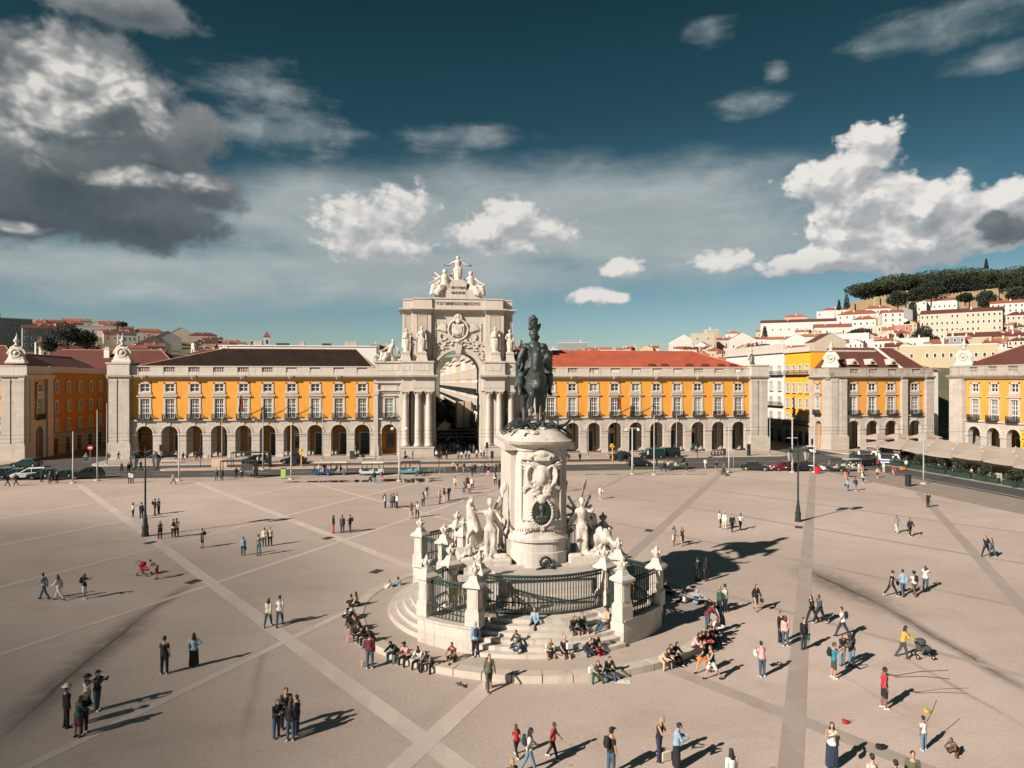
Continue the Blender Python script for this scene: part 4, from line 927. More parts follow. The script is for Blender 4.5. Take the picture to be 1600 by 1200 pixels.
# ---- statues (each one continuous carved figure)
def robed(h, pose, seed=0, vox=None, m=STONES):
    "standing figure of height h in a draped robe"
    k = h/1.8; rnd = random.Random(seed); P = []
    V = lambda x, y, z: (x*k, y*k, z*k)
    c = lambda a, ra, b, rb: P.append(('c', V(*a), ra*k, V(*b), rb*k))
    P.append(('b', V(0, 0, .03), (.30*k, .24*k, .05*k)))
    c((-.10, 0, .10), .10, (-.11, .0, .85), .15); c((.12, -.04, .08), .10, (.11, -.03, .85), .15); c((0, .08, .08), .16, (0, .05, .9), .18)
    c((0, 0, .85), .19, (0, 0, 1.1), .15); c((0, 0, 1.1), .16, (0, 0, 1.38), .19); c((-.15, 0, 1.42), .09, (.15, 0, 1.42), .09)
    c((0, 0, 1.45), .07, (0, 0, 1.6), .06); P.append(('e', V(0, -.01, 1.69), (.095*k, .115*k, .13*k))); P.append(('e', V(0, .03, 1.73), (.115*k, .12*k, .12*k)))
    if pose == 'glory':
        c((-.2, 0, 1.42), .075, (-.40, -.05, 1.22), .06); c((-.40, -.05, 1.22), .06, (-.68, -.08, 1.12), .035); c((.2, 0, 1.42), .075, (.40, -.05, 1.22), .06); c((.40, -.05, 1.22), .06, (.66, -.08, 1.10), .035)
    elif pose == 'hip':
        c((-.2, 0, 1.42), .07, (-.32, .02, 1.15), .06); c((-.32, .02, 1.15), .055, (-.18, -.12, .98), .045); c((.2, 0, 1.42), .07, (.28, -.02, 1.14), .06); c((.28, -.02, 1.14), .055, (.30, -.1, .86), .045); c((.3, -.02, 1.2), .06, (.32, .02, .3), .10)
    else:
        c((-.2, 0, 1.42), .07, (-.27, -.02, 1.14), .06); c((-.27, -.02, 1.14), .055, (-.10, -.2, 1.1), .045); c((.2, 0, 1.42), .07, (.29, -.02, 1.14), .06); c((.29, -.02, 1.14), .055, (.33, -.18, 1.28), .04); c((.33, -.18, .2), .025, (.33, -.18, 1.7), .02)
        c((-.25, .04, 1.3), .07, (-.26, .06, .4), .11)
    for i in range(9):
        a = rnd.uniform(-2.6, -.5); x = .17*math.cos(a); y = .17*math.sin(a); c((x, y, .1), .035, (x*.8+rnd.uniform(-.08, .08), y*.8, .8+rnd.random()*.4), .03)
    c((-.2, -.1, 1.35), .04, (.18, -.14, .9), .05)
    return fuse('statue', P, vox or h*.017, [m])
def seated_fig(h, seed=0, flip=1, recline=0., wings=False, m=STONES, cradle=False):
    k = h/1.35; P = []; V = lambda x, y, z: (x*k*flip, y*k, z*k)
    c = lambda a, ra, b, rb: P.append(('c', V(*a), ra*k, V(*b), rb*k))
    P.append(('e', V(.05, .05, .18), (.42*k, .34*k, .22*k)))
    c((0, 0, .5), .19, (-.02+recline*.25, .05, .85), .17); c((-.02+recline*.25, .05, .85), .17, (recline*.4, .05, 1.0), .17)
    c((recline*.4, .05, 1.08), .06, (recline*.45, .04, 1.16), .06); P.append(('e', V(recline*.5, .02, 1.27), (.095*k, .11*k, .125*k))); P.append(('e', V(recline*.5, .06, 1.30), (.11*k, .12*k, .12*k)))
    c((-.10, -.02, .48), .13, (-.48, -.25, .50), .10); c((-.48, -.25, .50), .09, (-.58, -.28, .06), .07); c((.12, -.02, .48), .13, (-.20, -.34, .46), .10); c((-.20, -.34, .46), .09, (-.30, -.42, .03), .07)
    c((-.2+recline*.4, 0, .98), .07, (-.42+recline*.3, -.1, .75), .06); c((-.42+recline*.3, -.1, .75), .055, (-.62, -.22, .62), .045)
    c((.2+recline*.4, .05, .98), .07, (.42+recline*.3, .02, .76), .06); c((.42+recline*.3, .02, .76), .055, (.34+recline*.3, -.2, .58), .045)
    c((-.1, -.25, .40), .14, (-.3, -.35, .15), .16); c((0, -.1, .45), .16, (.2, -.1, .1), .2)
    for i in range(6): c((-.1-.08*i, -.30-.02*i, .50-.02*i), .04, (-.15-.08*i, -.40, .06), .045)
    if wings:
        for s in (-1, 1):
            for i in range(4): c((s*.15+recline*.4, .15, .95-.05*i), .06, (s*(.38+.05*i)+recline*.3, .25, 1.25-.28*i), .05)
    if cradle:
        for i in range(10): a = R(200+i*26); b = R(226+i*26); c((.55+.26*math.cos(a), .0, .3+.26*math.sin(a)), .08, (.55+.26*math.cos(b), 0, .3+.26*math.sin(b)), .08)
        for i in range(8): a = R(20+i*30); b = R(50+i*30); c((-.80+.17*math.cos(a), -.1, .22+.17*math.sin(a)), .07, (-.80+.17*math.cos(b), -.1, .22+.17*math.sin(b)), .07)
        c((-.8, 0, .06), .08, (.6, 0, .06), .1)
    return fuse('statue', P, h*.022, [m])
gl_ = link('statue', robed(5.2, 'glory', 2), ARCH, (0, 1.2, 34.7)); gl_.scale = (1.25, 1.3, .96)
for s in (-1, 1):
    mb = MB(); mb.smooth = True
    for k in range(14):
        a = 2*math.pi*k/14; mb.ball((s*2.25+.42*math.cos(a), 1.0, 37.85+.05*math.sin(a)+.0), (.14, .13, .11), 5, 4)
    mb.ball((s*2.25, 1.0, 37.85), (.42, .2, .12), 8, 4); mb.obj('wreath', BRONZD, ARCH)
link('statue', seated_fig(5.2, 1, 1, .0, True), ARCH, (-2.6, 1.3, 31.7)).scale = (1.25, 1.1, 1); link('statue', seated_fig(4.9, 2, -1, .0, False), ARCH, (2.6, 1.3, 31.7)).scale = (1.25, 1.1, 1)
link('statue', robed(2.6, 'staff', 5), ARCH, (4.1, .9, 31.9))
mb = MB(); mb.tube([(0, 2.2, 38), (0, 2.2, 43.5)], .018, 5); mb.obj('lightning_rod', IRON, ARCH)
for s in (-1, 1):
    link('statue', robed(5.0, 'hip' if s < 0 else 'staff', 7+s), ARCH, (s*7.2, -1.6, 20.3))
    link('statue', robed(4.6, 'staff' if s < 0 else 'hip', 11+s), ARCH, (s*10.2, -1.0, 20.3))
    st = link('statue', seated_fig(4.2, 3+s, 1 if s < 0 else -1, .45, False, cradle=True), ARCH, (s*13.5, .9, 18.62))
# bases of the wings' rear mass and a roof behind the attic
for s in (-1, 1): mb = MB(); mb.box(s*11, s*16.3, 2.2, 9, 15, 17.6); mb.obj('wing_roof', ROOFD, ARCH)

# ================================================================ STREET behind the arch
cols = [(.62, .58, .52), (.55, .46, .34), (.66, .60, .55), (.60, .42, .22), (.62, .57, .50), (.58, .50, .42)]
y = 14
for i in range(9):
    L = [20, 24, 22, 26, 24, 30, 30, 34, 40][i]; H = [19, 20, 21, 20, 22, 21, 22, 21, 20][i]
    street_building('street_building', ['cream', 'tan', 'white', 'ochre', 'pale grey', 'beige', 'white', 'cream', 'ochre'][i]+' street house on the street behind the arch, %s from the arch' % ['first', 'second', 'third', 'fourth', 'fifth', 'sixth', 'seventh', 'eighth', 'ninth'][i],
                    5.2, y, y+L-.5, -1, H, mat('street_plaster_%d' % (i % 6), cols[i % 6], .85, .1, .5, streak=.3), (5.0, 8.6, 12.2, 15.6), max(4, int(L/3.4)), balc_rows=(0, 1, 2), roofm=ROOFR, roofh=3.5)
    y += L
street_building('street_building', 'long row of shaded houses on the left side of the street behind the arch', -5.4, 14, 200, 1, 13.5, mat('street_plaster_w', (.5, .44, .38), .85, .1, .5), (5.0, 8.6), 10, roofm=ROOFM, roofh=2)
sheet('street_paving', [rect(-5.2, 5.0, 7.5, 330)], .010, mat('calcada', (.34, .29, .25), .8, .15, .6))
g = empty('covered_scaffold', (3.0, 28, 0), 0, 'scaffold box wrapped in beige sheeting standing in the street behind the arch', 'scaffold')
mb = MB(); mb.box(-1.85, 1.9, 0, 3, 3.6, 9.8); mb.obj('sheeting', mat('beige_sheeting', (.50, .38, .27), .8, .05, .5, .2, 2), g)
for x in (-1.75, 0, 1.75): mb = MB(); mb.tube([(x, -.1, 0), (x, -.1, 10)], .06); mb.obj('pole', IRON, g)
# ================================================================ MONUMENT in the middle of the square
ML = Vector((MX, MY, 0)); MROT = R(1.5)
def pol(r, deg, z=None):
    "deg measured from the river side (-y), positive to the east"
    a = R(deg); p = (r*math.sin(a), -r*math.cos(a)); return p if z is None else (p[0], p[1], z)
def arcstrip(mb, r0, r1, a0, a1, z0, z1, n=24):
    for k in range(n):
        b0 = a0+(a1-a0)*k/n; b1 = a0+(a1-a0)*(k+1)/n
        P = [pol(r0, b0), pol(r1, b0), pol(r1, b1), pol(r0, b1)]
        mb.slab(P, z0, z1)
PLT = mat('platform_paving', (.43, .345, .285), .75, .07, .7, .2, 12, dirt=(.35, .28, .23), dscale=.6, fine=.04)
# round platform: kerb ring, paving
mb = MB(); mb.slab([pol(11.15, k*5) for k in range(72)], -.02, .33); mb.obj('platform', PLT, None, (MX, MY, 0), kind='structure')
mb = MB()
for k in range(48): arcstrip(mb, 10.72, 11.42, k*7.5+.12, k*7.5+7.38, 0, .36, 2)
mb.obj('platform_kerb', mat('platform_kerb_stone', (.50, .425, .35), .75, .10, 1.2, .3, 8, dirt=(.34, .27, .22), dscale=1.), None, (MX, MY, 0), kind='structure')
MON = empty('monument', (MX-.12, MY, .33), MROT, 'tall white stone pedestal with a bronze medallion, carved groups and low stepped base', 'monument')
MZ = 1.28
# steps all round, walled quadrants between them
mb = MB(); NS = 6
for i in range(NS):
    r = 9.15-.45*i; z1 = (i+1)*MZ/NS
    for a0, a1 in ((-28.5, 25.8), (51.6, 128.4), (154.2, 205.8), (231.6, 308.4)):
        r = 9.15-.45*i-(.55 if a1 in (128.4, 308.4) else 0)
        arcstrip(mb, r-.5 if i < NS-1 else 4, r, a0, a1, z1-MZ/NS-.02, z1, 14)
mb.obj('steps', STONEM, MON, (-.45, 0, 0))
mb = MB(); arcstrip(mb, 8.4, 8.66, 0, 360, 0, .12, 72); mb.obj('base_ring', STONEM, MON, (-.45, 0, 0))
for a0, a1 in ((25.8, 51.6), (128.4, 154.2), (205.8, 231.6), (308.4, 331.5)):
    mb = MB(); arcstrip(mb, 6.0, 8.95, a0, a1, 0, MZ, 14); arcstrip(mb, 8.15, 9.03, a0, a1, MZ, MZ+.12, 14); arcstrip(mb, 6.0, 8.15, a0, a1, MZ, MZ+.02, 14); mb.obj('quadrant_wall', STONEB, MON, (-.45, 0, 0))
mb = MB(); mb.slab([pol(6.3, k*10) for k in range(36)], .5, MZ+.01); mb.obj('floor', STONEM, MON)
# pedestal
def rrect(w, d, r, n=6, sx=0):
    out = []
    for cx, cy, a0 in ((w-r, d-r, 0), (-w+r, d-r, 90), (-w+r, -d+r, 180), (w-r, -d+r, 270)):
        for k in range(n+1): a = R(a0+90*k/n); out.append((cx+r*math.cos(a), cy+r*math.sin(a)))
    return out
def stack(mb, rows, fn):
    for (z0, w0, d0), (z1, w1, d1) in zip(rows, rows[1:]): mb.frus(fn(w0, d0), z0, fn(w1, d1), z1)
mb = MB()
mb.box(-2.75, 2.75, -4.3, 4.3, MZ, 2.75); mb.box(-4.9, 4.9, -3.3, 1.3, MZ, 2.55); mb.box(-2.95, 2.95, -4.5, 4.5, 2.75, 3.1); mb.box(-5.1, 5.1, -3.5, 1.5, 2.55, 2.85)
mb.box(-2.9, 2.9, -4.45, 4.45, MZ, 1.75); mb.box(-5.05, 5.05, -3.45, 1.45, MZ, 1.753); mb.box(-4.7, 4.7, -3.1, 1.1, 2.85, 3.25)
mb.obj('base_block', STONEB, MON)
EL = lambda w, d: rrect(w, d, min(w, d)*.80, 8)
mb = MB(); mb.smooth = False
stack(mb, [(3.1, 1.92, 3.3), (3.95, 1.92, 3.3), (3.98, 1.84, 3.2), (4.55, 1.84, 3.2), (4.62, 1.98, 3.35), (4.78, 1.98, 3.35), (4.95, 1.80, 3.15), (5.15, 1.72, 3.08), (5.2, 1.68, 3.04), (10.0, 1.58, 2.92), (10.05, 1.68, 3.02), (10.2, 1.68, 3.02), (10.3, 1.86, 3.2), (10.45, 2.10, 3.5), (10.62, 2.20, 3.6), (10.66, 2.08, 3.5), (11.0, 1.65, 3.1), (11.25, 1.3, 2.7)], EL)
mb.obj('pedestal_shaft', STONEM, MON).scale = (.95, 1, 1)
mb = MB()   # flat angle piers behind the shaft and the raised front panel
for sx in (-1, 1): mb.box(sx*1.2, sx*1.84, -2.1, 2.1, 5.0, 10.05); mb.box(sx*1.6, sx*2.1, -2.1, 2.1, 3.1, 4.6); mb.box(sx*1.4, sx*2.3, -2.4, 2.4, 10.05, 10.5); mb.obj('corner_pier', STONEM, MON).scale = (.94, 1, 1); mb = MB()
def front_y(x, w=1.66, d=3.0):
    r = w*.8; cx = w-r
    return -(d-r) - math.sqrt(max(r*r-max(abs(x)-cx, 0)**2, 0))
mb = MB()
for (x0, x1, z0, z1) in ((-1.22, -1.14, 5.9, 9.5), (1.14, 1.22, 5.9, 9.5)):
    mb.box(x0, x1, front_y(x0)-.07, front_y(x0)+.1, z0, z1)
for k in range(8):
    x0 = -1.2+k*.3
    for z in (5.85, 9.5): mb.box(x0, x0+.3, front_y(x0+.15)-.07, front_y(x0+.15)+.1, z, z+.08)
mb.obj('panel_moulding', STONEM, MON)
# crowned coat of arms
P = []
yf = front_y(0)-.05
for sx in (-1, 1):
    for k in range(10):
        a = R(-80+k*26); b = R(-80+(k+1)*26); P.append(('c', (sx*(.62+.30*math.cos(a)), yf, 8.6+.55*math.sin(a)), .09, (sx*(.62+.30*math.cos(b)), yf, 8.6+.55*math.sin(b)), .085))
    for k in range(9):
        a = R(100-k*30); L = .55; x0 = sx*(.72); z0 = 9.2-.16*k
        P.append(('c', (x0, yf+.1, z0), .09, (x0+sx*L*abs(math.cos(k*.35)), yf+.15, z0+.25-.07*k), .05))
    for k in range(14): P.append(('e', (sx*(.12+.5*((k*37) % 10)/10), yf+.02, 7.35+.09*k*.9), (.12, .12, .10)))
    for k in range(4): P.append(('e', (sx*(.20+.16*k), yf-.05, 9.95-.07*k), (.11, .14, .15)))
    P.append(('c', (sx*.5, yf, 7.9), .09, (sx*.12, yf, 6.95), .07))
P += [('e', (0, yf+.05, 8.55), (.55, .24, .68)), ('e', (0, yf-.05, 8.5), (.32, .22, .46)), ('b', (0, yf, 9.55), (.48, .2, .1)), ('e', (0, yf, 9.85), (.46, .26, .28)), ('e', (0, yf, 10.12), (.1, .1, .12)), ('c', (0, yf, 10.1), .04, (0, yf, 10.3), .04), ('e', (0, yf, 7.15), (.3, .18, .3))]
link('crowned_coat_of_arms', fuse('crowned_coat_of_arms', P, .055, [STONES]), MON)
# oval portrait medallion in bronze with a stone rim
g = empty('portrait_medallion', (0, front_y(0)-.04, 6.35)); g.parent = MON
rim = MB(); rim.smooth = True
for k in range(28):
    a = 2*math.pi*k/28; b = 2*math.pi*(k+1)/28; rim.tube([(.66*math.cos(a), 0, .84*math.sin(a)), (.66*math.cos(b), 0, .84*math.sin(b))], .09, 6)
rim.obj('medallion_rim', STONES, g)
mb = MB(); mb.smooth = True; mb.ball((0, 0, 0), (.60, .07, .78), 20, 10); mb.obj('medallion_disc', BRONZD, g)
link('portrait_bust', fuse('bust', [('e', (0, -.06, .22), (.16, .12, .21)), ('e', (.0, -.02, .28), (.21, .10, .24)), ('c', (0, -.05, .05), .09, (0, -.05, -.15), .10), ('c', (-.26, -.04, -.28), .14, (.26, -.04, -.28), .14), ('e', (0, -.06, -.42), (.36, .10, .22))], .02, [BRONZE]), g)
mb = MB(); mb.box(-.12, .12, -.15, .1, -1.05, -.85); mb.ball((0, 0, -1.1), (.14, .1, .18)); mb.obj('medallion_pendant', STONES, g)
text_mesh('inscription', '• 12 DE OUTUBRO DE 1833 •', .24, LET, MON, (0, front_y(0, 1.7, 3.06)-.08, 5.28))
# bronze wreath lying against the drum
wr = MB(); wr.smooth = True
for k in range(20):
    a = 2*math.pi*k/20; b = 2*math.pi*(k+1)/20; wr.tube([(.30*math.cos(a), -3.50-.05*math.sin(a), 3.50+.30*math.sin(a)), (.30*math.cos(b), -3.50-.05*math.sin(b), 3.50+.30*math.sin(b))], .075+.02*(k % 2), 6)
wr.tube([(-.1, -3.55, 3.2), (-.6, -3.7, 3.14)], .06); wr.tube([(.1, -3.55, 3.2), (.6, -3.7, 3.14)], .06)
wr.obj('bronze_wreath', BRONZD, None, (MX, MY, .33), MROT, label='round bronze wreath with ribbons leaning on the foot of the pedestal', cat='wreath')
# ---- sculpted groups on the two sides
def fig(P, base, h, lean=(0, 0), arms=((-.5, 0, .9), (.5, 0, .9)), robe=True, kneel=False, wing=None, look=0, fl=0):
    bx, by, bz = base; k = h/1.8
    V = lambda x, y, z: (bx+x*k+lean[0]*z*k, by+y*k+lean[1]*z*k, bz+z*k)
    c = lambda a, ra, b, rb: P.append(('c', V(*a), ra*k, V(*b), rb*k))
    if kneel:
        c((-.1, -.25, .12), .11, (-.1, 0, .5), .13); c((.12, .1, .1), .11, (.1, 0, .5), .13); c((0, 0, .5), .18, (0, 0, .85), .17); z = -.5
    else:
        c((-.12, -.03, .05), .07, (-.12, -.06, .45), .085); c((-.12, -.06, .45), .09, (-.09, 0, .88), .125); c((.12, .0, .05), .07, (.13, -.1, .47), .085); c((.13, -.1, .47), .09, (.1, 0, .88), .125)
        if robe:
            c((.05, .08, .12), .15, (.02, .04, .9), .17)
            for i in range(6): c((-.2+.08*i, -.02-.03*(i % 2), .1), .045, (-.12+.05*i, -.10, .85), .04)
        z = 0
    t = .85+z*.7
    c((0, 0, t+.02), .155, (0, 0, t+.25), .13); c((0, 0, t+.25), .14, (0, -.01, t+.5), .17); c((-.15, 0, t+.56), .08, (.15, 0, t+.56), .08)
    c((0, 0, t+.6), .06, (.02*look, -.01, t+.74), .055); P.append(('e', V(.02*look, -.03, t+.84), (.09*k, .11*k, .125*k))); P.append(('e', V(.02*look, .02, t+.87), (.115*k, .12*k, .12*k)))
    for s, (ax, ay, az) in zip((-1, 1), arms):
        mx, my, mz = (s*.2+ax)/2+s*.06, ay/2+.02, (t+.55+az)/2-.06
        c((s*.2, 0, t+.55), .07, (mx, my, mz), .058); c((mx, my, mz), .055, (ax, ay, az), .04); P.append(('e', V(ax, ay, az), (.05*k,)*3))
    if wing:
        for s in wing:
            for i in range(5): c((s*.12, .12, t+.5-.03*i), .06, (s*(.40+.04*i), .30, t+.95-.30*i), .05)
    c((-.16, -.12, t+.5), .05, (.16, -.12, t), .045)
def group_left():
    P = [('b', (0, 0, .25), (1.55, 1.7, .25)), ('e', (-.5, -.6, .5), (.9, .7, .3)), ('e', (.6, .4, .55), (.8, .8, .35))]
    fig(P, (.35, -.9, .45), 3.15, arms=((-.62, -.1, 1.55), (.34, -.28, 1.15)), wing=(1,))
    # rearing horse behind, head high
    P += [('c', (-.35, .7, 1.3), .55, (-.55, -.1, 2.0), .45), ('c', (-.5, -.1, 2.1), .36, (-.78, -.25, 3.2), .24), ('c', (-.78, -.25, 3.3), .22, (-.74, -.68, 3.52), .13), ('e', (-.74, -.70, 3.5), (.13, .16, .14)), ('c', (-.8, -.1, 3.5), .05, (-.82, -.1, 3.72), .03), ('c', (-.66, -.1, 3.5), .05, (-.64, -.1, 3.72), .03),
          ('c', (-.65, -.2, 1.9), .18, (-1.0, -.8, 1.6), .13), ('c', (-1.0, -.8, 1.6), .12, (-1.05, -.7, .95), .09), ('c', (-.35, -.2, 1.9), .18, (-.45, -.9, 1.9), .12), ('c', (-.3, .9, 1.2), .3, (-.5, 1.0, .5), .15),
          ('c', (-.85, .0, 2.2), .12, (-.95, -.05, 3.1), .09)]
    for i in range(6): P.append(('e', (-.9+.02*i, .0, 2.2+.2*i), (.12, .16, .12)))
    fig(P, (-1.0, -1.15, .35), 1.5, lean=(.12, 0), kneel=True, arms=((-.35, -.3, .5), (.35, -.25, .55)))
    P += [('c', (.95, -.5, .9), .08, (1.25, -.2, 4.0), .06), ('e', (1.3, -.15, 4.05), (.22, .1, .35), Matrix.Rotation(R(25), 4, 'Y'))]
    for i in range(22): P.append(('e', (-1.35+2.7*((i*53) % 22)/22, -1.5+.25*((i*31) % 5), .5), (.22, .2, .18)))
    return fuse('sculpture_group', P, .052, [STONES], disp=.012, dsc=3.)
def group_right():
    P = [('b', (0, 0, .25), (1.55, 1.7, .25)), ('e', (.5, -.4, .5), (.9, .9, .3))]
    fig(P, (-.55, -.9, .45), 3.15, arms=((-.46, .1, .95), (.34, -.22, 1.45)), wing=(-1, 1))
    P += [('c', (-.55, -.6, 3.2), .06, (-.2, -.55, 4.4), .045), ('c', (-.28, -.55, 4.1), .09, (-.12, -.55, 4.6), .04)]
    # elephant: body, head down to the right with trunk
    P += [('e', (.55, .1, 1.25), (.75, 1.15, .72)), ('e', (1.0, -.75, 1.35), (.42, .45, .48)), ('c', (1.15, -1.1, 1.3), .17, (1.45, -1.35, .95), .13), ('c', (1.45, -1.35, .95), .12, (1.62, -1.35, 1.35), .08), ('e', (.72, -.7, 1.55), (.12, .35, .4)), ('e', (1.35, -.55, 1.5), (.1, .3, .35)),
          ('c', (.4, -.7, 1.0), .22, (.4, -.8, .4), .2), ('c', (1.0, .6, 1.0), .26, (1.05, .7, .4), .22), ('c', (.2, .8, 1.0), .26, (.15, .8, .4), .22), ('c', (.5, .1, 1.8), .3, (.5, -.1, 2.1), .22), ('e', (.4, -.2, 2.35), (.22, .22, .26))]
    fig(P, (.35, -1.35, .40), 1.1, kneel=True, arms=((-.35, -.3, .5), (.4, -.2, .6)), lean=(.3, 0))
    for i in range(22): P.append(('e', (-1.35+2.7*((i*53) % 22)/22, -1.5+.25*((i*31) % 5), .5), (.22, .2, .18)))
    return fuse('sculpture_group', P, .052, [STONES], disp=.012, dsc=3.)
link('sculpture_group', group_left(), MON, (-3.35, -1.1, 3.05), label='winged figure with a rearing horse').scale = (1.0, 1.1, 1.12); link('sculpture_group', group_right(), MON, (3.25, -1.1, 3.05), label='winged figure with an elephant').scale = (1.0, 1.1, 1.1)
# ---- railed enclosure: stone piers with urn finials and iron railings
ENC = empty('railed_enclosure', (MX-.45, MY, .33), MROT, 'ring of white stone posts with urn tops and dark green iron railings round the pedestal', 'railing')
def pier_mesh():
    m_ = MB(); z = 0
    m_.box(-.40, .40, -.40, .40, 0, .95); m_.box(-.36, .36, -.36, .36, .95, 1.05); m_.box(-.31, .31, -.31, .31, 1.05, 2.35); m_.box(-.22, .22, -.34, .34, 1.2, 2.2); m_.box(-.34, .34, -.22, .22, 1.2, 2.2); m_.box(-.38, .38, -.38, .38, 2.35, 2.45); m_.box(-.50, .50, -.50, .50, 2.45, 2.6)
    q = lambda a: [(-a, -a), (a, -a), (a, a), (-a, a)]
    m_.frus(q(.50), 2.6, q(.28), 2.82); m_.frus(q(.28), 2.82, q(.19), 3.05); m_.frus(q(.19), 3.05, q(.17), 3.1)
    return m_.mesh('stone_post', STONEM)
def urn_mesh():
    m_ = MB(); m_.smooth = True; m_.lathe([(.14, 3.1), (.11, 3.16), (.21, 3.28), (.26, 3.45), (.20, 3.58), (.10, 3.66), (.13, 3.70), (.07, 3.80), (.0, 3.98)], 0, 0, 12)
    for k in range(7): a = 2*math.pi*k/7; m_.ball((.22*math.cos(a), .22*math.sin(a), 3.5), (.09, .09, .14), 6, 4)
    return m_.mesh('urn_finial', STONES)
PM, UM = pier_mesh(), urn_mesh()
def post(r, deg):
    p = pol(r, deg, MZ); o = link('stone_post', PM, ENC, p, R(deg)); o.scale = (1, 1, .87); link('urn_finial', UM, o)
def railing(pts, z=MZ, hgt=2.15):
    mb = MB(); L = 0; P = [Vector((p[0], p[1], 0)) for p in pts]
    for a, b in zip(P, P[1:]):
        d = b-a; n = max(1, int(d.length/.17)); u = d.normalized()
        for zz, r in ((.10, .05), (.72, .045), (1.95, .045), (hgt, .075)): mb.tube([a+Vector((0, 0, z+zz)), b+Vector((0, 0, z+zz))], r, 4)
        for k in range(n):
            q = a+d*(k+.5)/n; mb.tube([q+Vector((0, 0, z+.05)), q+Vector((0, 0, z+hgt))], .026, 4)
            mb.ball((q.x, q.y, z+.72), .055, 5, 3); mb.ball((q.x, q.y, z+1.4), .045, 5, 3)
            for w in (.2, .5): mb.tube([q-u*.08+Vector((0, 0, z+.15)), q+Vector((0, 0, z+.42)), q+u*.08+Vector((0, 0, z+.68))], .018, 3)
            mb.tube([q-u*.08+Vector((0, 0, z+1.98)), q+Vector((0, 0, z+hgt-.03)), q+u*.08+Vector((0, 0, z+1.98))], .018, 3)
    mb.obj('iron_railing', GRIRON, ENC)
for c in (38.7, 141.3, 218.7, 321.3):
    railing([pol(8.6, c-12.9+3.5+(25.8-7)*k/6) for k in range(7)])
    for s in (-1, 1): post(8.55, c+s*12.0-(2.7 if c > 300 and s > 0 else 0))
for a0, a1 in ((-27, 27), (153, 207)):
    for a in (a0, a1): post(6.15, a*1.35 if abs(a) < 90 else 180+(a-180)*1.35)
    railing([pol(6.35, (a0*1.35 if a0 < 90 and a0 > -90 else 180-36.5)+5+(73-10)*k/10) for k in range(11)])
    for s in (-1, 1):
        c = 0 if a0 < 90 else 180; p, q = pol(6.5, c+s*36), pol(8.2, c+s*27.5); railing([p, ((p[0]+q[0])/2, (p[1]+q[1])/2), q])
for c in (90, 270):
    for s in (-1, 1):
        post(5.9, c+s*30); p, q = pol(6.2, c+s*31), pol(8.2, c+s*37.5); railing([p, q])
    railing([pol(5.9-.9*math.sin(math.pi*k/10), c-26+52*k/10) for k in range(11)])
